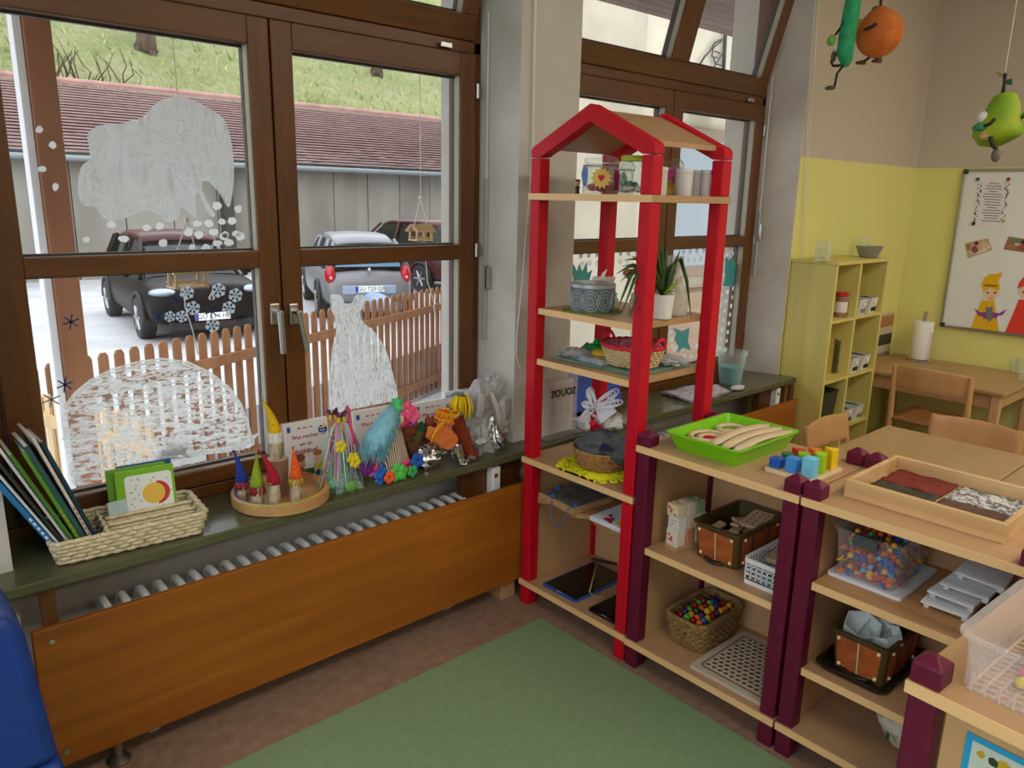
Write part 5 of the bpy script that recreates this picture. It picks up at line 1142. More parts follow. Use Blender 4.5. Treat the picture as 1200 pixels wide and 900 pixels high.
for k, (px, py, s) in enumerate(((389, 486, 1), (399, 489, 1.1))):
    c = pt(px, py, 2.135); b = G()
    for sg in (-1, 1):
        for up in (0, 1):
            q = [c+Vector((sg*s*x, -.004, s*z)) for x, z in (((0, 0), (.006, .018), (.018, .024), (.021, .012), (.012, .002)) if up else ((0, 0), (.012, 0), (.016, -.010), (.008, -.016), (.002, -.010)))]
            b.k = up; b.prism(q, (0, .0016, 0))
    bo = b.obj('butterfly', [P(222, 184, 60, .6), P(104, 50, 84, .6)], t); G().tube([c+Vector((0, -.006, -.014)), c+Vector((0, -.006, .016))], .0022, 6).obj('butterfly_body', M_black, bo)
for k, (px, py) in enumerate(((399, 523), (416, 541), (413, 537))):
    petals(G(), pt(px, py, 2.075+.01*k), .02, 5, k).obj('yellow_flower', P(228, 204, 40, .7), t, smooth='all')
G().tube([pt(405, 479, 2.15), pt(407, 476, 2.15), pt(409, 480, 2.15), pt(411, 500, 2.14), pt(416, 520, 2.12)], .005, 6).obj('pink_ribbon', P(214, 70, 120, .6), t, smooth='all')
G().blob(SC_+Vector((.0, -.06, .018)), (.024, .014, .02), .2, n=10).obj('leaf', P(110, 160, 80, .8), t, smooth='all')
# summer
SU = Vector((1.395, 2.17, SZ)); t = thing('summer_figure', 'figure with pale blue fur hair, pink petals and a striped dress', 'craft figure', SU, 'season figures on the window board')
M_str, _nt, _b = newmat('striped_cloth'); _w = _nt.nodes.new('ShaderNodeTexWave'); _w.bands_direction = 'X'; _w.inputs['Scale'].default_value = 42; _w.inputs['Distortion'].default_value = 1.2; _nt.links.new(coords(_nt, (1, .6, .1)), _w.inputs['Vector']); _b.inputs['Roughness'].default_value = .9
_r = ramp(_nt, _w.outputs[0], [(.2, S(232, 226, 210)), (.4, S(206, 90, 84)), (.6, S(236, 226, 206)), (.8, S(96, 60, 60))]); _nt.links.new(_r, _b.inputs['Base Color'])
pleats(G(), None, SU, .018, .075, .19, fr=7, amp=.1, lean=(.01, 0)).obj('striped_dress', M_str, t, smooth='all')
hp = [pt(462, 478, 2.13), pt(452, 497, 2.10), pt(441, 517, 2.09), pt(436, 534, 2.085)]
g = G().tube(hp, [.02, .036, .044, .034], 14)
for k in range(330):
    q = R.uniform(0, 2.99); i = int(q); c = hp[i].lerp(hp[i+1], q-i); a = R.uniform(PI*.9, PI*2.1); rr_ = [.02, .036, .044, .034]; rad = rr_[i]*(1-(q-i))+rr_[min(i+1, 3)]*(q-i); d = Vector((math.cos(a), math.sin(a), R.uniform(-.3, .3))); p = c+d*rad*.9
    g.tube([p, p+d*.012+Vector((-.004, 0, -.012)), p+d*.014+Vector((-.008, 0, -.026))], [.0016, .0014, .0006], 3)
g.obj('fur_hair', mat('pale_blue_fur', S(140, 198, 216), .95, c2=S(120, 176, 200), scale=60), t, smooth='all')
G().blob(pt(466, 477, 2.12), (.028, .02, .028), .5, 3, 14, 2).obj('green_tulle', mat('green_tulle', S(96, 210, 130), .8, c2=S(60, 180, 100), scale=60, bmp=.5), t, smooth='all')
G().blob(pt(462, 490, 2.10), (.02, .014, .016), .4, 3, 12, 5).obj('green_tulle', P(70, 190, 110, .8), t, smooth='all')
for k, (px, py, r_, c) in enumerate(((476, 481, .032, (240, 84, 140)), (484, 487, .026, (240, 100, 150)), (472, 492, .024, (236, 60, 120)), (482, 494, .020, (150, 60, 150)), (461, 503, .016, (200, 206, 40)), (460, 497, .018, (30, 80, 170)))): petals(G(), pt(px, py, 2.11+.004*k), r_, 5, k).obj('petal_flower', P(*c, .7), t, smooth='all')
G().blob(pt(469, 492, 2.105), (.013, .012, .018), n=10).obj('face', P(226, 196, 160, .8), t, smooth='all')
for k, (px, py, r_, c) in enumerate(((429, 548, .026, (110, 30, 130)), (438, 545, .022, (230, 60, 140)), (444, 553, .026, (40, 110, 210)), (446, 561, .024, (50, 120, 214)), (456, 559, .022, (240, 100, 40)), (465, 553, .032, (90, 206, 90)), (470, 560, .026, (100, 214, 80)), (477, 545, .022, (236, 70, 130)), (483, 552, .020, (60, 170, 90)), (488, 540, .028, (30, 90, 180)), (436, 552, .018, (226, 90, 190)))):
    c0 = pt(px, py, 2.085+.006*(k % 4)); c0.z = max(c0.z, SZ+r_*.95); petals(G(), c0, r_, 5, k+3).obj('petal_flower', P(*c, .7), t, smooth='all')
# hedgehog like autumn bundle and foil ball
AB = Vector((1.553, 2.205, SZ)); t = thing('leaf_bundle', 'brown and green bundle of dry leaves between the summer and the autumn figure', 'craft bundle', AB)
for k, (px, py, r_, c) in enumerate(((478, 507, .034, (136, 78, 40)), (488, 512, .030, (104, 110, 60)), (482, 498, .026, (150, 84, 40)), (494, 503, .024, (40, 96, 84)), (493, 512, .026, (120, 30, 50)), (486, 522, .034, (110, 80, 54)), (505, 497, .026, (140, 76, 36)))): G().blob(pt(px, py, 2.20), (r_, r_*.7, r_), .6, 2.6, 12, k).obj('leaf_cluster', P(*c, .85), t, smooth='all')
c = pt(492, 535, 2.2); G().blob((c.x, 2.2, SZ+.045), (.042, .04, .05), .3, 2, 14, 3).obj('brown_base', P(100, 70, 46, .8), t, smooth='all')
c = pt(503, 532, 2.14); o = one(G().blob((c.x, 2.135, SZ+.042), (.055, .04, .046), .35, 3, 20, 9), 'foil_ball', M_foil, 'crumpled silver foil ball in front of the leaf bundle', 'foil ball', smooth=True, ang=20)
# autumn
AU = Vector((1.66, 2.13, SZ)); t = thing('autumn_figure', 'figure with an orange felt cape, yellow yarn and a yellow tassel', 'craft figure', AU, 'season figures on the window board')
bp = [pt(560, 556, 2.10), pt(550, 532, 2.12), pt(541, 510, 2.14), pt(535, 490, 2.15)]; bp[0].z = SZ+.016
G().tube(bp, [.020, .028, .030, .024], 12).obj('brown_body', mat('rust_felt', S(140, 58, 24), .95, c2=S(120, 44, 18), scale=40, bmp=.4), t, smooth='all')
fp = [pt(533, 522, 2.10), pt(537, 536, 2.095), pt(541, 548, 2.09)]; fp[2].z = max(fp[2].z, SZ+.02)
g = G().tube(fp, [.022, .027, .02], 14); 
for v in g.v: v += Vector((1, 1, 1))*(.007*mnoise.noise(v*60))
g.obj('foil_leg', M_foil, t, smooth=True, ang=20)
for k, (px, py) in enumerate(((544, 541), (552, 538))): 
    c = pt(px, py, 2.075+.02*k); c.z = SZ+.012; G().blob(c, (.022, .016, .012), .4, 4, 12, k).obj('foil_foot', M_foil, t, smooth=True, ang=20)
cp = [(503, 508), (505, 500), (512, 502), (520, 498), (530, 504), (538, 514), (534, 523), (524, 528), (510, 519), (502, 514)]
g = G().prism([pt(a, b, 2.085) for a, b in smooth_poly(cp, 3)], (0, .02, 0)); g.obj('orange_cape', mat('orange_felt', S(232, 130, 66), .95, c2=S(216, 112, 52), scale=50, bmp=.3), t, bevel=.006, smooth=True)
M_yarn = P(244, 182, 24, .9); M_yarn2 = P(240, 110, 20, .9); gy, go = G(), G()
for k in range(26):
    px, py = 524+R.uniform(-8, 9), 490+R.uniform(-7, 8); r_ = R.uniform(.012, .026); c = pt(px, py, 2.09+R.uniform(-.01, .02)); a = R.uniform(-.5, .3); pl = []
    for q in range(13): pl.append(c+Vector((r_*math.cos(2*PI*q/12), R.uniform(-.004, .004), r_*.6*math.sin(2*PI*q/12)+a*r_*math.cos(2*PI*q/12))))
    (gy if k % 3 else go).tube(pl, .0026, 5)
for px, py in ((517, 499), (512, 503), (508, 510), (505, 516)): gy.tube([pt(522, 494, 2.08), pt(px+2, py-5, 2.07), pt(px, py+3, 2.07)], .0026, 5)
gy.obj('yellow_yarn', M_yarn, t, smooth='all'); go.obj('orange_yarn', M_yarn2, t, smooth='all')
g = G()
for k in range(60):
    a = R.uniform(0, 2*PI); q = R.uniform(.4, 1); tp = pt(541, 466, 2.12)+Vector((math.cos(a)*.014*q, math.sin(a)*.014*q, 0)); L = R.uniform(.05, .095) if math.cos(a) > -.2 else R.uniform(.035, .05); o2 = Vector((math.cos(a)*.034*q, math.sin(a)*.025*q, 0))
    g.tube([tp+Vector((0, 0, -.004)), tp+Vector((0, 0, .006))+o2*.4, tp+o2+Vector((0, 0, -L*.4)), tp+o2*1.1+Vector((0, 0, -L))], .0026, 5)
g.obj('yellow_tassel', P(240, 206, 20, .9), t, smooth='all')
# winter
WI = Vector((1.80, 2.20, SZ)); t = thing('winter_figure', 'white plastic and silver foil figure against the window reveal', 'craft figure', WI, 'season figures on the window board')
M_film, _nt, _b = newmat('crinkled_film'); _b.inputs['Base Color'].default_value = S(238, 239, 244); _b.inputs['Roughness'].default_value = .3
_n = noise_node(_nt, coords(_nt), 22, 5, .7, 1); bump(_nt, _b, _n.outputs[0], 1, .03)
_t = _nt.nodes.new('ShaderNodeBsdfTransparent'); _m = _nt.nodes.new('ShaderNodeMixShader'); _mr = _nt.nodes.new('ShaderNodeMapRange'); _mr.inputs[1].default_value = .3; _mr.inputs[2].default_value = .7; _mr.inputs[3].default_value = .5; _mr.inputs[4].default_value = .95
_nt.links.new(_n.outputs[0], _mr.inputs[0]); _nt.links.new(_mr.outputs[0], _m.inputs[0]); _nt.links.new(_t.outputs[0], _m.inputs[1]); _nt.links.new(_b.outputs[0], _m.inputs[2]); _nt.links.new(_m.outputs[0], _nt.nodes['Material Output'].inputs[0])
pleats(G(), None, WI+Vector((-.005, -.01, 0)), .03, .075, .17, fr=9, amp=.3, seed=1).obj('white_film_dress', M_film, t, smooth=True, ang=25)
pleats(G(), None, WI+Vector((.04, -.045, .035)), .01, .045, .10, fr=11, amp=.35, seed=4).obj('foil_skirt', M_foil, t, smooth=True, ang=20)
G().blob(WI+Vector((-.005, -.01, .185)), (.062, .042, .060), .35, 3, 18, 4).obj('film_head', M_film, t, smooth=True, ang=25)
for k, (px, py, r_) in enumerate(((576, 458, .055), (562, 464, .05), (585, 478, .055), (552, 474, .042), (590, 494, .038), (570, 490, .05))): G().blob(pt(px, py, 2.19), (r_, r_*.6, r_*1.1), .5, 2.5, 16, k+3).obj('film_fold', M_film, t, smooth=True, ang=25)
G().tube([pt(566, 455, 2.12), pt(564, 470, 2.105), pt(563, 490, 2.10)], [.012, .020, .022], 8, flat=.15, up=(0, -1, 0)).obj('white_strip', M_film, t, smooth='all'); G().tube([pt(575, 458, 2.12), pt(582, 475, 2.105), pt(588, 505, 2.10)], [.008, .012, .010], 8, flat=.2, up=(0, -1, 0)).obj('white_strip', M_film, t, smooth='all')
G().blob(pt(565, 517, 2.11), (.03, .016, .012), .4, 3, 12, 2).obj('film_hem', M_film, t, smooth='all')
G().tube([on_z(580, 513, SZ+.004), on_z(589, 521, SZ+.004)], .003, 5).obj('white_stick', M_white, t)

# ------------------------------------------------------------------ window board behind and beyond the red shelf
t = thing('clear_sign_holder', 'clear plastic holder with a printed paper sheet standing behind the red shelf', 'sign holder', (2.17, 2.13, SZ))
G().box(2.085, 2.285, 2.130, 2.133, SZ+.002, .86).box(2.085, 2.285, 2.138, 2.141, SZ+.002, .86).box(2.07, 2.30, 2.09, 2.158, SZ, SZ+.004).obj('acrylic_body', M_clear, t)
pp = G().box(2.088, 2.262, 2.1345, 2.1365, SZ+.006, .83).obj('paper_insert', P(222, 216, 214, .8), t)
MM = frame((2.20, 2.1295, .775), (1, 0, 0), (0, 0, 1)); text('printed_word', 'SOUOS', .044, MM @ Matrix.Scale(-1, 4, (1, 0, 0)), M_black, t, bold=.001)
g = G()
for a, b in (((2.14, .745), (2.24, .755)), ((2.135, .69), (2.235, .70)), ((2.13, .64), (2.23, .65)), ((2.14, .745), (2.13, .64)), ((2.19, .75), (2.18, .645)), ((2.24, .755), (2.23, .65))): g.tube([(a[0], 2.1305, a[1]), (b[0], 2.1305, b[1])], .0009, 4)
g.obj('printed_drawing', P(160, 156, 156, .8), t)
t = thing('blue_game_box', 'blue cardboard box with slanted white line pattern behind the red shelf', 'box', (2.5, 2.27, SZ))
MB = frame((2.34, 2.235, SZ+.03), (1, 0, 0), (0, .06, .2)); bb = G().box(0, .37, 0, .185, -.05, 0, MB).obj('box_body', P(14, 66, 176, .35), t, bevel=.002)
g = G()
for k in range(14): g.prism([MB @ Vector((.02+k*.025+q[0], .125+q[1]+k*.001, .0002)) for q in ((0, 0), (.006, 0), (.016, .035), (.010, .035))], MB.to_3x3() @ Vector((0, 0, .0005)))
g.prism([MB @ Vector(q+(.0002,)) for q in ((0, .11), (.37, .135), (.37, .139), (0, .114))], MB.to_3x3() @ Vector((0, 0, .0005))); g.obj('printed_lines', P(20, 36, 84, .5), t)
one(G().box(2.31, 2.45, 2.10, 2.19, SZ, SZ+.032), 'white_carton', P(222, 226, 236, .5), 'small white carton lying in front of the blue box on the window board', 'box', bevel=.002)
def cloth(u, v):
    p = Vector((3.03, 2.085, 0)).lerp(Vector((3.36, 2.075, 0)), u).lerp(Vector((3.06, 2.28, 0)).lerp(Vector((3.40, 2.25, 0)), u), v); p.z = SZ+.012+.016*abs(mnoise.noise(Vector((u*3, v*3, 1))))+.010*(1-abs(2*v-1)); return p
t = thing('folded_cloth', 'folded grey lilac cloth lying on the window board under the right window', 'cloth', (3.2, 2.17, SZ))
M_cl = mat('lilac_print', S(150, 144, 158), .9, c2=S(196, 188, 196), scale=60, lo=.4, hi=.6, bmp=.3)
G().surf(cloth, 16, 12).obj('top_layer', M_cl, t, smooth='all', solid=.008)
G().surf(lambda u, v: cloth(u*.96+.02, v*.95+.02)-Vector((0, 0, .010)), 14, 10).obj('lower_layer', M_cl, t, smooth='all', solid=.008)
one(G().blob((3.47, 2.10, SZ+.012), (.05, .025, .012), .5, 4, 12, 3), 'crumpled_tissue', P(206, 204, 212, .8), 'crumpled white tissue on the window board beside the bucket', 'tissue', smooth='all')
t = thing('plastic_bucket', 'translucent white plastic bucket half full of teal water on the window board', 'bucket', (3.56, 2.205, SZ))
M_bk = clear('milky_plastic', (.94, .97, .97, 1), .10, .3, S(222, 230, 230)); cb = (3.56, 2.205, SZ)
G().lathe([(.056, 0), (.075, .165), (.080, .165), (.080, .18), (.0735, .18), (.0545, .003)], cb, 28).obj('bucket_wall', M_bk, t, smooth=True)
G().lathe([(.0535, .004), (.0645, .098), (.001, .098)], cb, 28).obj('teal_water', mat('teal_water', S(54, 156, 164), .15, c2=S(46, 144, 152), scale=8), t, smooth=True)
# ------------------------------------------------------------------ red shelf, top board: jars and cups
Z1, Z2, Z3, Z4, Z5, Z6 = 1.567, 1.171, .987, .605, .444, .100
def jar(lab, x, y, z, r, h, lid, stuff, motif=None, swing=False):
    t = thing('glass_jar', lab, 'jar', (x, y, z), 'jars on the top board of the red shelf')
    c = (x, y, z)
    G().lathe([(r*.9, 0), (r, .006), (r, h*.80), (r*.84, h*.90), (r*.84, h), (r*.80, h), (r*.80, h*.90), (r*.95, h*.79), (r*.95, .008), (.001, .005)], c, 28).obj('glass', M_cglass, t, smooth=True)
    l = G().lathe([(r*.9, 0), (r*.93, .003), (r*.93, .013), (r*.86, .017), (.001, .018)], (x, y, z+h), 28).obj('lid', lid, t, smooth=True)
    if swing:
        g = G().tube([(x+r*1.0*math.cos(a), y+r*1.0*math.sin(a), z+h*.93) for a in [2*PI*q/24 for q in range(24)]], .0016, 5, closed=True); d = (CAMP-Vector((x, y, z))); d.z = 0; d.normalize(); s = Vector((-d.y, d.x, 0)); p = Vector((x, y, z+h))
        g.tube([p+s*r*.95+Vector((0, 0, -.014)), p+s*r*1.06+Vector((0, 0, .006)), p+s*r*.8+Vector((0, 0, .02)), p+d*r*.2+Vector((0, 0, .026))], .0016, 5); g.obj('wire_clip', M_metal, l, smooth='all')
    for k, (cc, n) in enumerate(stuff):
        g = G()
        for q in range(n):
            a = R.uniform(0, 2*PI); rr_ = r*.72*math.sqrt(R.random()); g.blob((x+rr_*math.cos(a), y+rr_*math.sin(a), z+.016+k*.012+R.uniform(0, .012)), (.012, .012, .008), .3, 3, 8, q)
        g.obj('filling', P(*cc, .6), t, smooth='all')
    d = (CAMP-Vector((x, y, z))); d.z = 0; d.normalize(); s = Vector((-d.y, d.x, 0))
    for nm, ang, zz, kind, cc in motif or ():
        e = d*math.cos(ang)+s*math.sin(ang); tt = Vector((-e.y, e.x, 0)); c0 = Vector((x, y, z+h*zz))+e*(r+.001); M = frame(c0, tt, (0, 0, 1))
        if kind == 'sun':
            pts = [M @ Vector(((.036 if q % 2 else .026)*math.cos(2*PI*q/26), (.036 if q % 2 else .026)*math.sin(2*PI*q/26), 0)) for q in range(26)]; su = G().prism(pts, e*.001).obj(nm, P(*cc, .6), t)
            hh = [(0, -.012), (.011, .001), (.010, .009), (.005, .011), (0, .007), (-.005, .011), (-.010, .009), (-.011, .001)]; G().prism([M @ Vector((a, b, .001)) for a, b in hh], e*.001).obj('red_heart', P(190, 24, 50, .6), su)
        else:
            rr_ = random.Random(int(ang*10)); pts = [M @ Vector((.021*math.cos(2*PI*q/14)*rr_.uniform(.6, 1.1), .036*math.sin(2*PI*q/14)*rr_.uniform(.7, 1.1), 0)) for q in range(14)]; G().prism(pts, e*.001).obj(nm, P(*cc, .6), t)
    return t
def sx(px, y, z): return on_y(px, 200, y).x
jar('big clip jar with a paper sun and red heart in the red shelf', sx(704, 1.79, 0), 1.79, Z1, .060, .100, M_cglass, [((196, 24, 40), 26)], [('paper_sun', .05, .52, 'sun', (222, 188, 90)), ('paper_flower', -1.0, .6, 'bl', (96, 130, 190)), ('paper_flower', 1.05, .5, 'bl', (176, 40, 90))], True)
jar('clip jar with red and green shapes, half hidden behind the sun jar', sx(728, 1.86, 0), 1.86, Z1, .046, .094, M_cglass, [((170, 30, 50), 10), ((40, 120, 70), 6)], [('paper_flower', .1, .5, 'bl', (70, 140, 90))], True)
jar('small jar with a lime green lid on the top board of the red shelf', sx(741, 1.665, 0), 1.665, Z1, .041, .106, P(186, 200, 60, .5), [((214, 206, 196), 10), ((30, 110, 70), 5)], [])
jar('clip jar with a pink and yellow shape beside the front red post', sx(786, 1.66, 0), 1.66, Z1, .040, .098, M_cglass, [((150, 50, 40), 8)], [('paper_flower', .1, .62, 'bl', (206, 60, 140)), ('paper_flower', .1, .3, 'bl', (206, 176, 70))], True)
for px, y, lab in ((802, 1.575, 'white cup on the top board of the red shelf, leftmost of the row of three'), (817, 1.60, 'white cup on the top board of the red shelf, middle of the row of three'), (830, 1.555, 'white cup on the top board of the red shelf, nearest the back post'), (773.5, 1.57, 'white cup almost hidden behind the front red post')):
    x = on_y(px, 205, y).x; r = .029 if px == 802 else .024
    t = thing('white_cup', lab, 'cup', (x, y, Z1), 'white cups on the red shelf'); G().lathe([(r*.9, 0), (r, .004), (r, .074), (r*1.06, .076), (r*1.06, .084), (r*.97, .087), (.001, .087)], (x, y, Z1), 24).obj('cup_body', P(226, 228, 228, .3), t, smooth=True); G().tube([(x+r*1.01*math.cos(a), y+r*1.01*math.sin(a), Z1+.075) for a in [2*PI*q/24 for q in range(24)]], .0012, 4, closed=True).obj('lid_line', P(200, 202, 204, .4), t)
x = on_y(677, 215, 1.92).x; t = thing('tiny_figure', 'tiny wooden figure at the left end of the top board of the red shelf', 'figurine', (x, 1.92, Z1))
G().lathe([(.010, 0), (.007, .01), (.008, .02), (.009, .026), (.003, .030)], (x, 1.92, Z1), 12).obj('body', P(70, 40, 36, .6), t, smooth=True); G().blob((x, 1.92, Z1+.038), .009, n=10).obj('head', P(214, 178, 130, .6), t, smooth='all'); G().blob((x, 1.92, Z1+.046), (.010, .010, .005), n=8).obj('cap', P(150, 30, 40, .6), t, smooth='all')

# ---- second board: tin, plant, carafe
o = one(G().lathe([(.105, 0), (.105, .003), (.001, .003)], (1.985, 1.80, Z2), 36), 'round_placemat', mat('green_placemat', S(136, 146, 44), .9, c2=S(116, 128, 36), scale=90, bmp=.3), 'round olive green placemat under the patterned tin', 'placemat')
zt = Z2+.003; t = thing('round_tin', 'round grey tin with pale circle patterns on the red shelf', 'tin', (1.985, 1.80, zt)); r = .078
G().lathe([(r, 0), (r, .078), (r*.99, .082)], (1.985, 1.80, zt), 40).obj('tin_body', mat('dark_tin_print', S(74, 84, 86), .4, c2=S(104, 114, 116), scale=160, lo=.45, hi=.55), t, smooth=True)
G().lathe([(r*1.02, .0825), (r*1.02, .094), (r*.97, .097), (.001, .097)], (1.985, 1.80, zt), 40).obj('tin_lid', mat('tin_lid', S(168, 176, 178), .35, .5), t, smooth=True)
g = G()
for k in range(9):
    a0 = 2*PI*k/9+.3
    for rr_ in (.030, .021, .012): g.tube([Vector((1.985+(r+.0006)*math.cos(a0+rr_/r*math.cos(q*PI/12)), 1.80+(r+.0006)*math.sin(a0+rr_/r*math.cos(q*PI/12)), min(max(zt+.040+rr_*math.sin(q*PI/12)*1.15, zt+.002), zt+.079))) for q in range(24)], .0011, 4, closed=True)
g.obj('circle_pattern', P(176, 190, 192, .5), t)
x = on_y(704, 340, 1.93).x; t = thing('tissue_pot', 'small white pot with a tissue sticking out behind the round tin', 'pot', (x, 1.93, Z2)); G().lathe([(.028, 0), (.034, .095), (.031, .097), (.026, .004)], (x, 1.93, Z2), 20).obj('pot_body', P(214, 214, 210, .4), t, smooth=True)
G().lathe([(.031, .088), (.001, .094)], (x, 1.93, Z2), 20).obj('dark_filling', P(30, 30, 30, .8), t); G().prism([(x-.004, 1.93, Z2+.09), (x+.016, 1.93, Z2+.092), (x+.028, 1.928, Z2+.125), (x+.010, 1.934, Z2+.11)], (0, .003, 0)).obj('tissue', M_white, t)
x0 = Vector((2.045, 1.545, Z2)); t = thing('potted_plant', 'spiky leaved green plant in a white pot on the red shelf', 'plant', x0)
G().lathe([(.028, 0), (.033, .004), (.040, .080), (.036, .082), (.030, .07), (.001, .07)], x0, 28).obj('pot', P(232, 234, 234, .3), t, smooth=True); G().lathe([(.035, .072), (.001, .076)], x0, 20).obj('soil', P(60, 44, 34, .9), t)
M_lf = mat('dark_leaf', S(38, 62, 26), .45, c2=S(60, 92, 36), scale=30, stretch=(1, 1, .4)); M_lf2 = mat('fresh_leaf', S(120, 160, 40), .5)
cz = x0+Vector((0, 0, .075)); Yl = 1.545
def leafp(tipx, tipy, dy, w, midlift, m=M_lf):
    tip = on_y(tipx, tipy, Yl+dy); mid = (cz+tip)/2+Vector((0, 0, midlift)); pts = [cz, cz.lerp(mid, .5)+Vector((0, 0, midlift*.25)), mid, mid.lerp(tip, .5)+Vector((0, 0, midlift*.18)), tip]
    G().tube(pts, [w*.8, w*1.15, w*1.2, w*.9, .001], 6, flat=.55, up=(0, 0, 1)).obj('leaf', m, t, smooth='all')
for a in ((731, 305, -.02, .008, .05), (729, 312, .03, .007, .045), (741, 288, .02, .008, .03), (722, 321, -.03, .008, .06), (740, 300, .05, .007, .04), (727, 330, .02, .006, .07), (723, 364, -.03, .008, .14), (729, 366, -.05, .007, .13), (738, 372, -.04, .007, .12), (748, 366, -.05, .006, .10), (775, 285, 0, .008, .01), (782, 283, .04, .007, .01), (797, 293, -.02, .009, .0), (800, 303, .03, .007, .01), (792, 326, .02, .008, .02), (810, 373, -.05, .010, .16), (760, 290, .05, .008, .02), (745, 315, -.05, .007, .05), (768, 296, -.04, .008, .02), (788, 300, .05, .007, .01)): leafp(*a)
leafp(796, 332, -.02, .008, .01, M_lf2); leafp(789, 340, -.03, .008, .01, M_lf2)
def carafe(lab, x, y, z, s, prof):
    t = thing('glass_carafe', lab, 'carafe', (x, y, z)); q = [(r*s, h*s) for r, h in prof]; inner = [(max(r-.0035, .001), h) for r, h in reversed(q[1:])]
    G().lathe(q+inner+[(.001, .006)], (x, y, z), 28).obj('glass', mat('cut_glass', S(206, 200, 184), .15) if 0 else clear('cut_glass', (.94, .94, .92, 1), .28, .06, S(236, 232, 220)), t, smooth=True)
    g = G()
    for k in range(10):
        for hh, rr_ in ((.05, .054), (.085, .046), (.12, .032)):
            a = 2*PI*k/10; g.blob((x+rr_*s*math.cos(a), y+rr_*s*math.sin(a), z+hh*s), (.007*s, .007*s, .012*s), n=8)
    g.obj('facet', clear('facet_glass', (.94, .92, .86, 1), .25, .05, S(240, 232, 210)), t, smooth='all'); return t
prof = [(.048, 0), (.055, .01), (.057, .05), (.045, .09), (.024, .125), (.022, .16), (.033, .185), (.035, .20)]
carafe('tall cut glass carafe right of the potted plant', 2.135, 1.575, Z2, 1.0, prof)
for px, y, s, lab in ((732, 1.72, .62, 'small round glass vase left of the potted plant'), (719, 1.83, .55, 'smaller glass vase behind the round tin')): carafe(lab, on_z(px, 362, Z2).x+.02, y, Z2, s, prof)
c = on_y(731, 343, 1.72); one(G().blob((c.x+.03, 1.725, Z2+.135), (.026, .02, .012), .5, 4, 12, 2).blob((c.x+.02, 1.722, Z2+.125), (.010, .01, .01), n=8), 'dried_flower', P(150, 96, 60, .8), 'dried brown flower head in the small glass vase', 'dried flower', smooth='all')

# ---- third board: glass plate, basket, toys
gp = [on_z(*p, Z3+.001) for p in ((653, 415), (745, 442), (800, 425), (718, 403))]; ctr = sum(gp, Vector())/4
t = thing('glass_plate', 'greenish square glass plate under the red rimmed basket', 'plate', ctr)
G().prism([Vector((1.925, 1.545, Z3+.001)), Vector((2.225, 1.545, Z3+.001)), Vector((2.225, 1.935, Z3+.001)), Vector((1.925, 1.935, Z3+.001))], (0, 0, .008)).obj('plate', clear('green_glass', (.72, .88, .82, 1), .25, .05, S(150, 196, 182)), t, bevel=.003)
zb = Z3+.0095; t = thing('red_rim_basket', 'oval pale wicker basket with a red rim, red handles and checked lining', 'basket', (2.035, 1.66, zb)); cB2 = (2.045, 1.655)
def ell(a, b, z, c, n=28, rz=0): return [Vector((c[0]+a*math.cos(q)*math.cos(rz)-b*math.sin(q)*math.sin(rz), c[1]+a*math.cos(q)*math.sin(rz)+b*math.sin(q)*math.cos(rz), z)) for q in [2*PI*k/n for k in range(n)]]
weave(G(), ell(.075, .085, zb+.003, cB2), ell(.100, .108, zb+.066, cB2), 6, 26, .006, .004).obj('wicker_wall', mat('natural_wicker', S(220, 196, 152), .7, c2=S(196, 168, 118), scale=60, bmp=.3), t, smooth='all')
M_redw = P(206, 34, 60, .6); g = G()
for q in (0, 1): n = 60; g.tube([Vector((cB2[0]+.103*math.cos(2*PI*k/n), cB2[1]+.111*math.sin(2*PI*k/n), zb+.072+.004*math.sin(k*1.3+q*PI))) for k in range(n)], .0058, 6, closed=True)
g.obj('red_rim', M_redw, t, smooth='all')
M_chk, _nt, _b = newmat('checked_cloth'); _c = _nt.nodes.new('ShaderNodeTexChecker'); _c.inputs['Scale'].default_value = 130; _c.inputs[1].default_value = S(176, 30, 70); _c.inputs[2].default_value = S(232, 170, 188); _nt.links.new(coords(_nt), _c.inputs['Vector']); _nt.links.new(_c.outputs[0], _b.inputs['Base Color']); _b.inputs['Roughness'].default_value = .9
G().loft([ell(.060, .070, zb+.008, cB2), ell(.092, .100, zb+.066, cB2), ell(.096, .104, zb+.073, cB2), ell(.091, .099, zb+.073, cB2), ell(.056, .066, zb+.011, cB2)]).obj('checked_lining', M_chk, t, smooth='all')
for s in (-1, 1):
    g = G(); a0 = math.radians(90)*s; pts = []
    for q in range(13): u = PI*q/12; pts.append(Vector((cB2[0]+.026*math.cos(u), cB2[1]+s*(.108+.012*math.sin(u)), zb+.072+.034*math.sin(u))))
    g.tube(pts, .0058, 7); g.obj('handle', M_redw, t, smooth='all')
c = on_z(693, 416, zb); t = thing('green_toy_duck', 'small green plastic toy behind the red rimmed basket', 'toy', (2.07, 1.86, zb))
G().blob((2.07, 1.855, zb+.022), (.03, .04, .021), n=14).blob((2.075, 1.845, zb+.046), (.016, .018, .014), n=12).tube([(2.06, 1.875, zb+.03), (2.05, 1.905, zb+.012)], [.016, .007], 8).obj('toy_body', P(20, 140, 64, .35), t, smooth='all'); G().blob((2.064, 1.830, zb+.046), (.006, .010, .004), n=8).obj('beak', P(20, 120, 60, .35), t, smooth='all')
one(G().blob((2.04, 1.80, zb+.016), (.028, .034, .016), .2, 2, 12, 5), 'yellow_toy', P(236, 190, 20, .4), 'small yellow plastic toy between the green toy and the basket', 'toy', smooth='all')
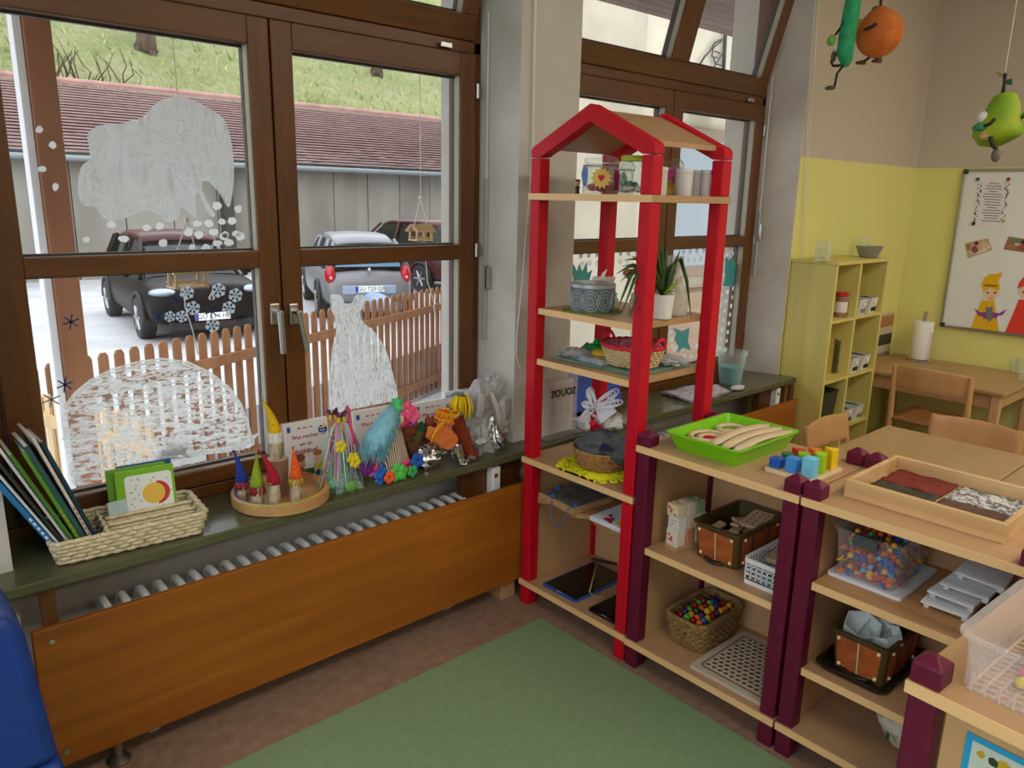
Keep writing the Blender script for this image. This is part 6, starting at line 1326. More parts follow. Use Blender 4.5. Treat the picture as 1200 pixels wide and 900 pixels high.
for k, (x, y, lab) in enumerate(((1.985, 1.87, 'shiny clear plastic bag lying at the left of the glass plate'), (2.16, 1.58, 'clear plastic bag at the right corner of the glass plate'))):
    one(G().blob((x, y, zb+.015), (.05, .06, .014), .55, 4, 20, k+2), 'plastic_bag', M_film, lab, 'plastic bag', smooth=True, ang=25)
t = thing('magazine_stack', 'thin stack of glossy printed sheets under the toys on the glass plate', 'paper stack', (1.99, 1.82, zb))
one_ = G()
for k in range(4): one_.cbox((2.0+.004*k, 1.80, zb+.0016+.0032*k), .10, .20-.02*k, .0028, Matrix.Rotation(.05*k-.1, 3, 'Z'))
one_.obj('sheets', mat('glossy_sheet', S(196, 200, 204), .2, c2=S(110, 120, 140), scale=14), t)
bpy.data.objects.remove(bpy.data.objects['plastic_bag']) if 0 else None

# ---- fourth board: doily, round basket, cloth, paper flower
DC = Vector((1.985, 1.735, Z4)); g = G(); M_doi = P(224, 222, 20, .9)
for ring in range(9):
    r = .016+ring*.0135; n = 90
    g.tube([DC+Vector(((r+.004*math.sin(k*2*PI/6*1.0))*math.cos(2*PI*k/n), (r+.004*math.sin(k*2*PI/6))*math.sin(2*PI*k/n), .004+.0015*math.sin(k*1.9+ring))) for k in range(n)], .0044, 5, closed=True)
for k in range(22):
    a = 2*PI*k/22; c = DC+Vector((.138*math.cos(a), .138*math.sin(a), .004)); g.tube([c+Vector((.013*math.cos(q*PI/5), .013*math.sin(q*PI/5), 0)) for q in range(10)], .0042, 5, closed=True)
    g.tube([DC+Vector((.012*math.cos(a), .012*math.sin(a), .005)), DC+Vector((.128*math.cos(a), .128*math.sin(a), .005))], .0028, 4)
for v in g.v:   # the crocheted edge stays on the board
    v.x = min(max(v.x, 1.868), 2.215)
one(g, 'crochet_doily', M_doi, 'bright yellow crocheted doily on the red shelf', 'doily', smooth='all')
BC = (2.0, 1.735); zb = Z4+.0105; t = thing('round_basket', 'small round brown wicker basket on the yellow doily', 'basket', (BC[0], BC[1], zb))
weave(G(), ell(.075, .082, zb+.003, BC), ell(.098, .106, zb+.062, BC), 8, 30, .0048, .003).obj('wicker_wall', M_wick2, t, smooth='all')
G().tube(ell(.099, .107, zb+.066, BC, 48), .0058, 6, closed=True).obj('rim', M_wick2, t, smooth='all'); G().loft([ell(.070, .077, zb+.006, BC), ell(.070, .077, zb+.009, BC)]).obj('basket_floor', M_wick2, t)
def lump(n, c, r, amp, fr, seed, nseg=28): return G().blob(c, r, amp, fr, nseg, seed)
M_gcl = mat('grey_fleece', S(92, 94, 98), .95, c2=S(76, 78, 82), scale=60, bmp=.4)
t = thing('grey_cloth', 'dark grey fleece cloth heaped in the round wicker basket', 'cloth', (BC[0], BC[1], zb+.05))
G().blob((2.0, 1.735, zb+.072), (.085, .088, .055), .35, 2.2, 30, 3).blob((2.01, 1.66, zb+.075), (.07, .08, .048), .3, 2, 26, 8).blob((2.04, 1.62, zb+.065), (.045, .035, .075), .3, 2, 20, 6).obj('fleece', M_gcl, t, smooth='all')
G().prism([on_x(px, py, 1.918) for px, py in ((701, 529), (706, 518), (713, 521), (720, 529))], (.006, 0, 0)).obj('satin_lining', P(40, 34, 66, .4), t, bevel=.002)
t = thing('paper_flower', 'white paper flower with loop petals and beads on the grey cloth', 'paper flower', (2.03, 1.74, zb+.14)); fl = lambda px, py, d=0: on_x(px, py, 1.985+d)
M_pw = P(232, 230, 238, .6)
G().prism([fl(*p) for p in ((697, 480), (713, 471), (722, 483), (704, 497))], (.008, 0, 0)).obj('paper_square', M_pw, t, bevel=.002)
pc = fl(697, 477, -.01)
for px, py, w in ((692, 460, .016), (719, 461, .016), (685, 474, .014), (684, 488, .013), (723, 472, .013)):
    e = fl(px, py, -.01); d = (e-pc); L = d.length; d.normalize(); s = d.cross(Vector((1, 0, 0))); g = G()
    for kk in range(4): ww = w*(1-.2*kk); LL = L*(1.25-.16*kk); g.tube([pc+d*LL*(.5-.5*math.cos(q*PI/8))+s*ww*math.sin(q*PI/8) for q in range(17)], .0024, 5)
    g.obj('loop_petal', M_pw, t, smooth='all')
G().blob(fl(692, 462, .005), (.012, .020, .026), .15, 2, 14, 2).obj('white_petal', M_pw, t, smooth='all')
for px, py in ((694, 478), (698, 474), (691, 484), (696, 487), (700, 482)): G().blob(fl(px, py, -.014), .006, n=8).obj('bead', P(214, 210, 206, .3), t, smooth='all')
one(G().blob(on_x(714, 492, 2.03), (.04, .055, .032), .4, 2.5, 20, 5), 'white_scrunched_paper', mat('scrunched_paper', S(206, 202, 194), .8, bmp=.6, scale=40), 'crumpled whitish paper beneath the paper flower on the grey cloth', 'crumpled paper', smooth=True, ang=30)
one(G().blob(on_x(695, 496, 1.96), (.014, .014, .012), .3, 3, 10, 2), 'red_pompom', P(196, 20, 40, .8), 'small red pompom beside the paper flower on the grey cloth', 'pompom', smooth='all')

# ---- wavy little shelf
t = thing('maze_board', 'flat wooden maze box with a grey clear top and blue knobs on the wavy shelf', 'game board', (1.99, 1.84, Z5)); Mz = Matrix.Translation((1.995, 1.845, Z5+.001)) @ Matrix.Rotation(-.06, 4, 'Z')
G().box(-.105, .105, -.098, .098, 0, .024, Mz).obj('wooden_frame', M_beech, t, bevel=.003); G().box(-.097, .097, -.09, .09, .0241, .0275, Mz).obj('grey_top', mat('smoky_top', S(96, 96, 92), .15, c2=S(120, 118, 112), scale=30), t)
for x, y in ((-.09, .03), (-.085, -.085), (.08, .08), (.08, -.06), (-.02, .08)): G().lathe([(.010, 0), (.011, .006), (.006, .009), (.001, .0095)], Mz @ Vector((x, y, .0275)), 14).obj('blue_knob', P(40, 110, 190, .4), t, smooth=True)
p0, p1 = Mz @ Vector((-.09, .03, .034)), Mz @ Vector((-.085, -.085, .034)); G().tube([p0, on_x(645, 600, 1.86), on_x(647, 612, 1.855), on_x(654, 618, 1.852), on_x(662, 610, 1.855), on_x(665, 598, 1.86), p1], .0022, 6).obj('cord', P(80, 90, 160, .6), t, smooth='all')
t = thing('paper_pile', 'pile of white worksheets with red and yellow triangles on the wavy shelf', 'paper pile', (1.985, 1.62, Z5))
g = G()
for k in range(5): g.cbox((1.99, 1.605+.004*(k % 2), Z5+.0022+k*.0034), .175, .165, .003, Matrix.Rotation(.06*math.sin(k*2.3), 3, 'Z'))
pg = g.obj('sheets', P(228, 230, 236, .7), t); zz = Z5+.0205
for pts, c in (([(706, 607), (720, 607), (716, 614)], (176, 40, 50)), ([(722, 613), (731, 609), (736, 617), (727, 620)], (226, 190, 40)), ([(712, 604), (718, 603), (716, 606)], (40, 40, 44))): G().prism([on_z(*p, zz) for p in pts], (0, 0, .0008)).obj('printed_triangle', P(*c, .6), pg)

# ---- bottom board of the red shelf
def tablet(lab, x0, x1, y0, y1, frame_c, z=Z6):
    t = thing('writing_tablet', lab, 'writing tablet', ((x0+x1)/2, (y0+y1)/2, z), 'writing tablets on the bottom board')
    bz = G().prism(rrect(x1-x0, y1-y0, .012, z+.0005, ((x0+x1)/2, (y0+y1)/2)), (0, 0, .008)).obj('tablet_case', P(*frame_c, .35), t, bevel=.002); G().box(x0+.012, x1-.008, y0+.008, y1-.008, z+.0086, z+.0095).obj('screen', P(14, 15, 18, .12), t)
    G().box(x0+.004, x0+.010, (y0+y1)/2-.012, (y0+y1)/2+.012, z+.0086, z+.0092).obj('logo_mark', P(170, 176, 186, .4), t)
    return t
ta = tablet('black writing tablet with a blue frame on the bottom board of the red shelf', 1.893, 2.19, 1.732, 1.912, (40, 90, 170))
tb = tablet('black writing tablet partly behind the front red post', 1.893, 2.14, 1.52, 1.672, (24, 24, 26))
one(G().tube([Vector((2.16, 1.87, Z6+.0135)), Vector((1.98, 1.742, Z6+.0135))], [.0022, .003], 8).tube([(1.98, 1.742, Z6+.013), (1.975, 1.72, Z6+.010), (1.99, 1.705, Z6+.004), (2.02, 1.70, Z6+.004), (2.04, 1.712, Z6+.004)], .0018, 5), 'stylus', P(176, 186, 130, .5), 'thin yellowish stylus with a cord lying across the blue framed tablet', 'stylus', smooth='all')
one(G().cbox((2.225, 1.885, Z6+.0045), .014, .11, .008, Matrix.Rotation(.45, 3, 'Z')), 'dark_stick', P(60, 34, 30, .6), 'dark brown flat stick at the back of the bottom board', 'stick', bevel=.001)

# ------------------------------------------------------------------ on top of the low shelves
ZT = .790
M_lime = mat('lime_plastic', S(122, 196, 20), .3)
gt = G(); bin_geo(gt, (2.083, 1.263), ZT, .30, .225, .345, .262, .052, .004, .018, 0, .006)
t = thing('green_tray', 'deep lime green plastic tray on top of the low shelf', 'tray', (2.083, 1.263, ZT)); gt.obj('tray_body', M_lime, t, smooth=True)
M_pale = wood('pale_limewood', S(226, 204, 170), S(204, 178, 140), 0, 30, .6)
for k, lab in enumerate(('curved flat pale wooden strip in the green tray, nearest the rings', 'curved flat pale wooden strip in the middle of three in the green tray', 'curved flat pale wooden strip in the green tray, nearest the peg board')):
    y = 1.240-.040*k; pts = [Vector((1.940+.325*q/12, y+.016*math.sin(PI*q/12)-.006*k*q/12, ZT+.046+.006*math.sin(PI*q/12))) for q in range(13)]
    one(G().tube(pts, [.012]+[.0185]*11+[.012], 8, flat=.36, up=(0, 0, 1)), 'wooden_strip', M_pale, lab, 'wooden strip', 'wooden strips in the green tray', smooth='all')
for k, (x, y, r, z, lab) in enumerate(((2.03, 1.318, .060, .034, 'largest pale wooden ring in the green tray, on the left'), (2.03, 1.312, .036, .030, 'middle pale wooden ring lying inside the largest ring'), (2.165, 1.322, .045, .034, 'pale wooden ring at the back of the green tray'))):
    one(G().tube([Vector((x+r*math.cos(q*PI/16), y+r*.85*math.sin(q*PI/16), ZT+z)) for q in range(32)], .0095, 8, closed=True, flat=.7), 'wooden_ring', M_pale, lab, 'wooden ring', 'wooden rings in the green tray', smooth='all')
for k, (x, y, lab) in enumerate(((2.0, 1.29, 'flat round wooden plate under the rings, left in the green tray'), (2.16, 1.29, 'flat round wooden plate under the rings, back in the green tray'))): one(G().lathe([(.05, 0), (.05, .02), (.001, .02)], (x, y+.012, ZT+.0045), 28), 'wooden_plate', M_pale, lab, 'wooden plate', bevel=.002)
one(G().lathe([(.018, 0), (.018, .008), (.001, .009)], (2.03, 1.312, ZT+.0255), 18), 'red_disc', P(196, 24, 44, .5), 'small red disc inside the wooden rings in the green tray', 'disc', smooth=True)
# peg puzzle
t = thing('peg_board', 'pale wooden peg board with three rows of coloured shapes on the low shelf', 'puzzle board', (2.055, 1.005, ZT))
G().prism(rrect(.185, .158, .018, ZT, (2.055, 1.005)), (0, 0, .013)).obj('board', M_pale, t, bevel=.003)
cols = [[('cube', (20, 84, 176), .028), ('cyl', (20, 110, 84), .030), ('tri', (206, 30, 40), .032)], [('cube', (60, 140, 220), .042), ('cyl', (130, 186, 40), .044), ('tri', (236, 120, 36), .046)], [('cube', (120, 204, 236), .056), ('cyl', (160, 206, 30), .058), ('tri', (246, 206, 20), .060)]]
nmz = {'cube': 'square block', 'cyl': 'round block', 'tri': 'triangular block'}; cn = [['dark blue', 'dark green', 'red'], ['mid blue', 'leaf green', 'orange'], ['pale blue', 'yellow green', 'yellow']]; hn = ['short', 'medium', 'tall']
for i in range(3):
    for j in range(3):
        kind, c, h = cols[i][j]; x = 1.995+.056*j; y = 1.056-.050*i; z = ZT+.0135; g = G()
        if kind == 'cube': g.box(x-.017, x+.017, y-.017, y+.017, z, z+h)
        elif kind == 'cyl': g.cyl((x, y, z), (x, y, z+h), .0175, .0175, 24)
        else: g.prism([(x-.019, y-.017, z), (x+.019, y-.017, z), (x+.004, y+.019, z)], (0, 0, h))
        one(g, 'peg_block', P(*c, .35), '%s %s %s on the peg board' % (hn[i], cn[i][j], nmz[kind]), 'block', 'blocks on the peg board', bevel=.0015, smooth=True)
# wooden tray with fabric pieces
t = thing('wooden_tray', 'large shallow wooden tray with cloth pieces on the middle low shelf', 'tray', (2.12, .648, ZT)); X0, X1, Y0_, Y1_ = 1.958, 2.275, .455, .838; H = .050
M_tw = wood('tray_light_wood', S(226, 192, 142), S(192, 150, 98), 1, 18, .5)
for nm, a in (('tray_side', (X0, X0+.013, Y0_, Y1_)), ('tray_side', (X1-.013, X1, Y0_, Y1_)), ('tray_side', (X0+.0131, X1-.0131, Y0_, Y0_+.013)), ('tray_side', (X0+.0131, X1-.0131, Y1_-.013, Y1_))): G().box(*a, ZT, ZT+H).obj(nm, M_tw, t, bevel=.002)
G().box(X0+.0131, X1-.0131, Y0_+.0131, Y1_-.0131, ZT+.001, ZT+.007).obj('tray_floor', M_tw, t)
def fabric(lab, x0, x1, y0, y1, m, s, dz=0): one(G().surf(lambda u, v: (x0+(x1-x0)*u, y0+(y1-y0)*v, ZT+.014+dz+.005*mnoise.noise(Vector((u*4+s, v*4, s)))), 14, 14), 'fabric_square', m, lab, 'fabric', 'cloth pieces in the wooden tray', smooth='all', solid=.004)
fabric('red brown cloth piece at the back left of the wooden tray', 2.125, 2.255, .655, .815, mat('russet_cloth', S(132, 44, 32), .8, c2=S(110, 34, 26), scale=40, bmp=.3), 1)
fabric('dark olive cloth piece at the front left of the wooden tray', 1.98, 2.12, .655, .815, mat('olive_cloth', S(70, 66, 42), .8, c2=S(54, 52, 34), scale=40, bmp=.3), 2)
fabric('grey and white patterned cloth piece at the back right of the wooden tray', 2.125, 2.255, .475, .645, mat('patterned_cloth', S(110, 110, 112), .8, c2=S(206, 204, 202), scale=75, lo=.46, hi=.54, detail=1), 3)
fabric('dull brown cloth piece at the front right of the wooden tray', 1.98, 2.12, .475, .645, mat('brown_cloth', S(104, 72, 58), .8, c2=S(84, 58, 46), scale=40, bmp=.3), 4)

# ------------------------------------------------------------------ first low shelf, inside
ZM, ZB = .445, .098
t = thing('block_figure', 'stack of printed wooden blocks forming a figure on the middle board', 'block figure', (2.0, 1.36, ZM)); Ms = Matrix.Translation((1.99, 1.348, ZM)) @ Matrix.Rotation(-.15, 4, 'Z')
G().box(-.062, .075, -.028, .028, 0, .016, Ms).obj('wooden_base', M_beech, t, bevel=.002); M_blk = P(228, 216, 202, .5)
for k, (x, col) in enumerate(((-.042, (224, 220, 226)), (.002, (206, 150, 110)), (.045, (150, 176, 120)))):
    for j, (z, h, dx) in enumerate(((.0165, .054, 0), (.071, .046, .004), (.1175, .042, -.004))):
        b = G().box(x-.019+dx, x+.019+dx, -.024, .024, z, z+h, Ms).obj('printed_block', [M_blk, P(*col, .5), P(226, 208, 170, .5)][(k+j) % 3], t, bevel=.0015)
        rr_ = random.Random(k*3+j); g = G()
        for q in range(5): yy_ = rr_.uniform(-.018, .012); zz_ = z+rr_.uniform(.005, h-.012); g.box(x-.0197+dx, x-.0191+dx, yy_, yy_+.009, zz_, zz_+.006, Ms)
        g.obj('block_print', P(*rr_.choice([(120, 150, 200), (190, 60, 100), (110, 90, 140), (210, 190, 90)]), .6), b)
    G().cyl(Ms @ Vector((x-.004, 0, .1597)), Ms @ Vector((x-.004, 0, .165)), .006).obj('block_peg', M_beech, t, smooth=True)
M_lea = mat('case_leather', S(176, 92, 40), .55, c2=S(150, 72, 30), scale=30, bmp=.2); M_olv = P(78, 62, 30, .45); M_bolt = P(228, 214, 176, .4)
def suitcase(lab, cx, cy, z, w, d, h, fl=1.12):
    t = thing('suitcase_box', lab, 'storage box', (cx, cy, z), 'suitcase look storage boxes')
    bin_geo(G(), (cx, cy), z, w, d, w*fl, d*fl, h, .005, .015, 0, .007).obj('box_shell', M_olv, t, smooth=True)
    # leather look side panels on the flared sides
    for ax in (0, 1):
        for s in (-1, 1):
            W = d if ax == 0 else w; D = w if ax == 0 else d; a = W*.40; b = W*.40*fl; q0 = s*(D/2+.001); q1 = s*(D/2*fl+.001)
            z0, z1 = z+.010, z+h-.012; f0 = .08; f1 = .9
            lo = q0+(q1-q0)*f0; hi = q0+(q1-q0)*f1; pts = [(-a, lo, z0), (a, lo, z0), (b, hi, z1), (-b, hi, z1)]
            cv = lambda p: Vector((cx+p[1], cy+p[0], p[2])) if ax == 0 else Vector((cx+p[0], cy+p[1], p[2])); nv = Vector((s*.0015, 0, 0)) if ax == 0 else Vector((0, s*.0015, 0))
            pn = G().prism([cv(p) for p in pts], nv).obj('leather_panel', M_lea, t)
            for u, v in ((-.9, .1), (.9, .1), (-.9, .93), (.9, .93)):
                c = cv((u*(a+(b-a)*v), lo+(hi-lo)*v, z0+(z1-z0)*v))+nv*1.4; G().blob(c, .0055, n=8).obj('rivet', M_bolt, pn, smooth='all')
            st_ = [(0, .0016)] if ax == 0 else [(-.45, .006), (.45, .006)]
            for u, wd in st_: G().prism([cv(p) for p in ((u*a-wd, lo, z0), (u*a+wd, lo, z0), (u*b+wd, hi, z1), (u*b-wd, hi, z1))], nv*1.6).obj('strap', P(206, 196, 176, .4) if ax == 0 else M_olv, pn)
    x = cx-w/2-.005; G().tube([Vector((x, cy-.035, z+.012)), Vector((x-.010, cy-.03, z+.010)), Vector((x-.016, cy, z+.0075)), Vector((x-.010, cy+.03, z+.010)), Vector((x, cy+.035, z+.012))], .0052, 7).obj('carry_handle', P(40, 28, 18, .4), t, smooth='all')
    for s in (-1, 1): G().box(x-.004, x+.004, cy+s*.037-.007, cy+s*.037+.007, z+.006, z+.020).obj('clasp', P(170, 140, 80, .35, 1), t, bevel=.002)
    return t
suitcase('brown suitcase look box with domino pieces on the middle board of the first low shelf', 2.085, 1.212, ZM, .235, .145, .118)
M_dom = P(206, 176, 142, .5)
for k in range(11):
    x, y = 2.02+.032*(k % 5), 1.165+.018*(k//2); a = R.uniform(-.4, .4); z = ZM+.05+.004*k; g = G().cbox((x, y, z), .07, .028, .009, Matrix.Rotation(a, 3, 'Z') @ Matrix.Rotation(R.uniform(-.25, .25), 3, 'Y'))
    one(g, 'domino_piece', P(206, 186, 156, .5) if k % 2 else M_dom, 'flat pale wooden domino piece lying in the brown suitcase look box', 'domino', 'domino pieces in the suitcase box', bevel=.001)
dt = thing('dotted_wood_block', 'wide pale wooden block with black dashes in the suitcase look box', 'wooden block', (2.15, 1.17, ZM+.09)); Md = Matrix.Translation((2.15, 1.185, ZM+.098)) @ Matrix.Rotation(.1, 4, 'Z') @ Matrix.Rotation(-.12, 4, 'Y')
G().box(-.055, .055, -.035, .035, 0, .012, Md).obj('block', M_dom, dt, bevel=.001); g = G()
for k in range(12): g.box(-.045+.024*(k % 4), -.035+.024*(k % 4), -.026+.02*(k//4), -.022+.02*(k//4), .012, .0125, Md)
g.obj('printed_dash', M_black, dt)
# white grid baskets
def gridwall(g, A, B, h, nx, nz, th, r):
    A, B = Vector(A), Vector(B); d = B-A; up = Vector((0, 0, h)); n = d.cross(up).normalized()*th
    def strip(p, q, w, along): g.prism([p-along*w/2, q-along*w/2, q+along*w/2, p+along*w/2], n)
    dn = d.normalized()
    for k in range(nx+1): p = A+d*(k/nx); strip(p, p+up, r, dn)
    for k in range(nz+1): z = Vector((0, 0, h*k/nz)); strip(A+z, B+z, r*1.1, Vector((0, 0, 1)))
def grid_basket(name, lab, cx, cy, z, w, d, h, m, group=None, nx=10, nz=5, fl=.012, M=None):
    t = thing(name, lab, 'basket', (cx, cy, z) if M is None else M @ Vector((cx, cy, z)), group); g = G()
    c0 = [Vector((cx+sx*w/2, cy+sy*d/2, z+.004)) for sx, sy in ((-1, -1), (1, -1), (1, 1), (-1, 1))]; hh = h-.012
    for i in range(4):
        A, B = c0[i], c0[(i+1) % 4]; L = (B-A).length; gridwall(g, A+Vector((0, 0, .012)), B+Vector((0, 0, .012)), hh-.014, max(4, int(L/.016)), nz, .0028, .0042)
    for i in range(4): A, B = c0[i], c0[(i+1) % 4]; n = (B-A).cross(Vector((0, 0, 1))).normalized()*.0028; g.prism([A-Vector((0, 0, .004)), B-Vector((0, 0, .004)), B+Vector((0, 0, .014)), A+Vector((0, 0, .014))], n)
    if M is not None: g.v = [M @ v for v in g.v]
    g.obj('grid_wall', m, t)
    g = G(); bin_geo(g, (cx, cy), z+h-.016, w+.008, d+.008, w+.012, d+.012, .012, .004, .01, 0, .004); g.f = [f for f in g.f]; 
    rim = G(); a = rrect(w+.004, d+.004, .01, z+h-.016, (cx, cy)); b = rrect(w+.016, d+.016, .014, z+h-.016, (cx, cy)); a2 = [v+Vector((0, 0, .014)) for v in a]; b2 = [v+Vector((0, 0, .014)) for v in b]
    n = len(a); vs = a+b+a2+b2; fs = []
    for i in range(n):
        j = (i+1) % n; fs += [(i, j, n+j, n+i), (2*n+i, 3*n+i, 3*n+j, 2*n+j), (n+i, n+j, 3*n+j, 3*n+i), (i, 2*n+i, 2*n+j, j)]
    rim.add(vs, fs)
    fl_ = G().prism(rrect(w, d, .01, z, (cx, cy)), (0, 0, .003))
    if M is not None: rim.v = [M @ v for v in rim.v]; fl_.v = [M @ v for v in fl_.v]
    rim.obj('rim', m, t, smooth=True); fl_.obj('basket_floor', m, t); return t
M_wp = P(228, 228, 232, .35)
grid_basket('white_basket', 'white plastic grid basket on the middle board beside the suitcase look box', 2.03, 1.030, ZM, .205, .105, .085, M_wp, nz=4)
for k, (c, lab) in enumerate((((214, 90, 140), 'pink piece in the white grid basket'), ((60, 150, 110), 'green piece in the white grid basket'), ((120, 170, 214), 'pale blue piece in the white grid basket'), ((196, 160, 210), 'lilac piece in the white grid basket'))):
    one(G().cbox((1.96, .995+.022*k, ZM+.020), .05, .018, .030, Matrix.Rotation(.2*k, 3, 'Z')), 'plastic_piece', P(*c, .5), lab, 'toy piece', bevel=.002)
for k, lab in enumerate(('flat wooden board lying on top in the white grid basket', 'lower flat wooden board in the white grid basket')): one(G().cbox((2.05+.01*k, 1.03, ZM+.064-.012*k), .10, .075, .009, Matrix.Rotation(.15-.1*k, 3, 'Z')), 'small_board', M_dom, lab, 'wooden board', bevel=.001)
# bottom: seagrass basket with beads, peg tray
SG = (2.085, 1.308); t = thing('seagrass_basket', 'square seagrass basket full of coloured beads on the bottom board', 'basket', (SG[0], SG[1], ZB))
r0 = rrect(.215, .125, .03, ZB+.004, SG); r1 = rrect(.255, .150, .035, ZB+.098, SG); weave(G(), r0, r1, 9, 26, .0075, .0045).obj('woven_wall', M_seag, t, smooth='all')
G().tube(resample(rrect(.258, .153, .035, ZB+.103, SG), 60), .009, 7, closed=True).obj('rim', M_seag, t, smooth='all'); G().box(SG[0]-.09, SG[0]+.09, SG[1]-.05, SG[1]+.05, ZB+.009, ZB+.066).obj('basket_floor', M_seag, t)
G().tube([(SG[0]-.119, SG[1]-.03, ZB+.066), (SG[0]-.122, SG[1], ZB+.060), (SG[0]-.119, SG[1]+.03, ZB+.066)], [.005, .007, .005], 6).obj('handle_slot', P(50, 34, 20, .9), t, smooth='all')
bc = {'red': (140, 20, 30), 'dark blue': (20, 40, 130), 'sky blue': (30, 110, 190), 'dark green': (16, 80, 50), 'light green': (90, 170, 50), 'orange': (220, 100, 30), 'purple': (70, 40, 120), 'yellow': (220, 170, 40)}
names = list(bc); proto = {}; pos = []
for lay in range(3):
    for i in range(9):
        for j in range(5):
            x = SG[0]-.098+.0245*(i+.5*(lay % 2)); y = SG[1]-.050+.025*(j+.5*(lay % 2))
            if lay == 2 and ((x-SG[0])/.06)**2+((y-SG[1])/.035)**2 > 1: continue
            if lay == 1 and (i == 8 or j == 4): continue
            pos.append((x+R.uniform(-.001, .001), y+R.uniform(-.001, .001), ZB+.066+.0165*lay))
for p in pos:
    n = R.choice(names+['dark green', 'red', 'dark blue'])
    if n not in proto: proto[n] = one(G().blob(p, .0118, n=12), 'bead', P(*bc[n], .15), '%s glossy round bead in the seagrass basket' % n, 'bead', '%s beads in the seagrass basket' % n, smooth='all')
    else: copy_thing(proto[n], p)
t = thing('peg_tray', 'beige plastic tray with rows of round holes on the bottom board', 'tray', (2.04, 1.06, ZB)); PX0, PX1, PY0, PY1 = 1.888, 2.20, .945, 1.225
M_bg = P(196, 182, 162, .45)
G().prism(rrect(PX1-PX0, PY1-PY0, .012, ZB+.0005, ((PX0+PX1)/2, (PY0+PY1)/2)), (0, 0, .012)).obj('tray_base', M_bg, t, bevel=.002)
G().prism(rrect(PX1-PX0-.045, PY1-PY0-.045, .016, ZB+.0126, ((PX0+PX1)/2, (PY0+PY1)/2)), (0, 0, .0012)).obj('groove', P(136, 116, 96, .5), t); G().prism(rrect(PX1-PX0-.062, PY1-PY0-.062, .012, ZB+.0138, ((PX0+PX1)/2, (PY0+PY1)/2)), (0, 0, .002)).obj('raised_field', M_bg, t, bevel=.001)
g = G(); gh = G()
for i in range(12):
    for j in range(10):
        x = PX0+.043+i*(PX1-PX0-.086)/11; y = PY0+.043+j*(PY1-PY0-.086)/9+(.0108 if i % 2 else 0)
        if y > PY1-.036: continue
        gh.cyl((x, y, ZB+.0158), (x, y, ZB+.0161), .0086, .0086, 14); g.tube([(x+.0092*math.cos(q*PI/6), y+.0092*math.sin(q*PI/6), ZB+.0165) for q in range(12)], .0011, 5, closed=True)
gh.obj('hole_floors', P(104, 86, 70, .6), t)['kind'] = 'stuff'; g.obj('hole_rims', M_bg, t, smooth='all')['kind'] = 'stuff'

# ------------------------------------------------------------------ middle low shelf, inside
Z7, Z8 = .556, .294
one(G().prism(rrect(.255, .20, .012, Z7, (2.078, .755)), (0, 0, .010)), 'white_box_lid', P(222, 226, 234, .35), 'white plastic lid lying under the clear peg box', 'lid', bevel=.002)
zb = Z7+.0105; CB = (2.07, .758); t = thing('clear_peg_box', 'clear plastic box full of coloured pegs on the pine board', 'box', (CB[0], CB[1], zb))
bin_geo(G(), CB, zb, .215, .150, .235, .175, .130, .003, .016, 0, .008).obj('box_wall', M_clear, t, smooth=True)
g = G().cbox((CB[0]-.128, CB[1], zb+.118), .012, .065, .026).cbox((CB[0]-.120, CB[1], zb+.133), .022, .065, .007); g.obj('grey_clip', P(78, 82, 86, .45), t, bevel=.004)
pegc = {'red': (206, 44, 40), 'orange': (236, 110, 40), 'yellow': (240, 186, 40), 'blue': (50, 90, 190), 'green': (70, 170, 80), 'sky blue': (110, 180, 220), 'dark red': (120, 20, 30)}
pn_ = list(pegc); pp_ = {}
def peg(p, n, rot, label):
    if n not in pp_:
        t = thing('colour_peg', label, 'peg', p, '%s pegs in the clear box' % n, rot=rot); M = WORLD[t.name]
        G().blob(M.to_translation(), (.0085, .0085, .0075), n=9).obj('peg_head', P(*pegc[n], .35), t, smooth='all'); G().tube([M @ Vector((0, 0, -.005)), M @ Vector((0, 0, -.020))], [.0034, .003], 6).obj('peg_pin', P(*pegc[n], .35), t, smooth='all'); pp_[n] = t
    else: copy_thing(pp_[n], p, rot)
spots = []
for k in range(6):
    z = zb+.014+.0165*k; f = k/6*.5
    for j in range(8): spots.append((CB[0]-.098-.006*f, CB[1]-.062+.0175*j, z))
    for i in range(11): spots.append((CB[0]-.082+.0172*i, CB[1]-.063-.008*f, z))
for i in range(11):
    for j in range(7): spots.append((CB[0]-.082+.0172*i, CB[1]-.046+.0172*j, zb+.100+.010*math.sin(i*1.1+j)))
for i in range(10):
    for j in range(6): spots.append((CB[0]-.078+.0172*i, CB[1]-.038+.0172*j, zb+.083))
for p in spots:
    n = R.choice(pn_[:4]+pn_+(['dark red', 'red', 'green'] if p[2] > zb+.09 else ['orange', 'yellow', 'red', 'blue'])); p = (p[0]+R.uniform(-.003, .003), p[1]+R.uniform(-.003, .003), p[2]+R.uniform(-.003, .003))
    peg(p, n, (R.uniform(-1.2, 1.2), R.uniform(-1.2, 1.2), R.uniform(0, 6)), '%s round headed plastic peg in the clear peg box' % n)
G().box(CB[0]-.085, CB[0]+.085, CB[1]-.05, CB[1]+.055, zb+.004, zb+.078).obj('inner_pegs', mat('peg_mix', S(160, 60, 50), .5, c2=S(70, 90, 150), scale=90, lo=.45, hi=.55), t)['kind'] = 'stuff'
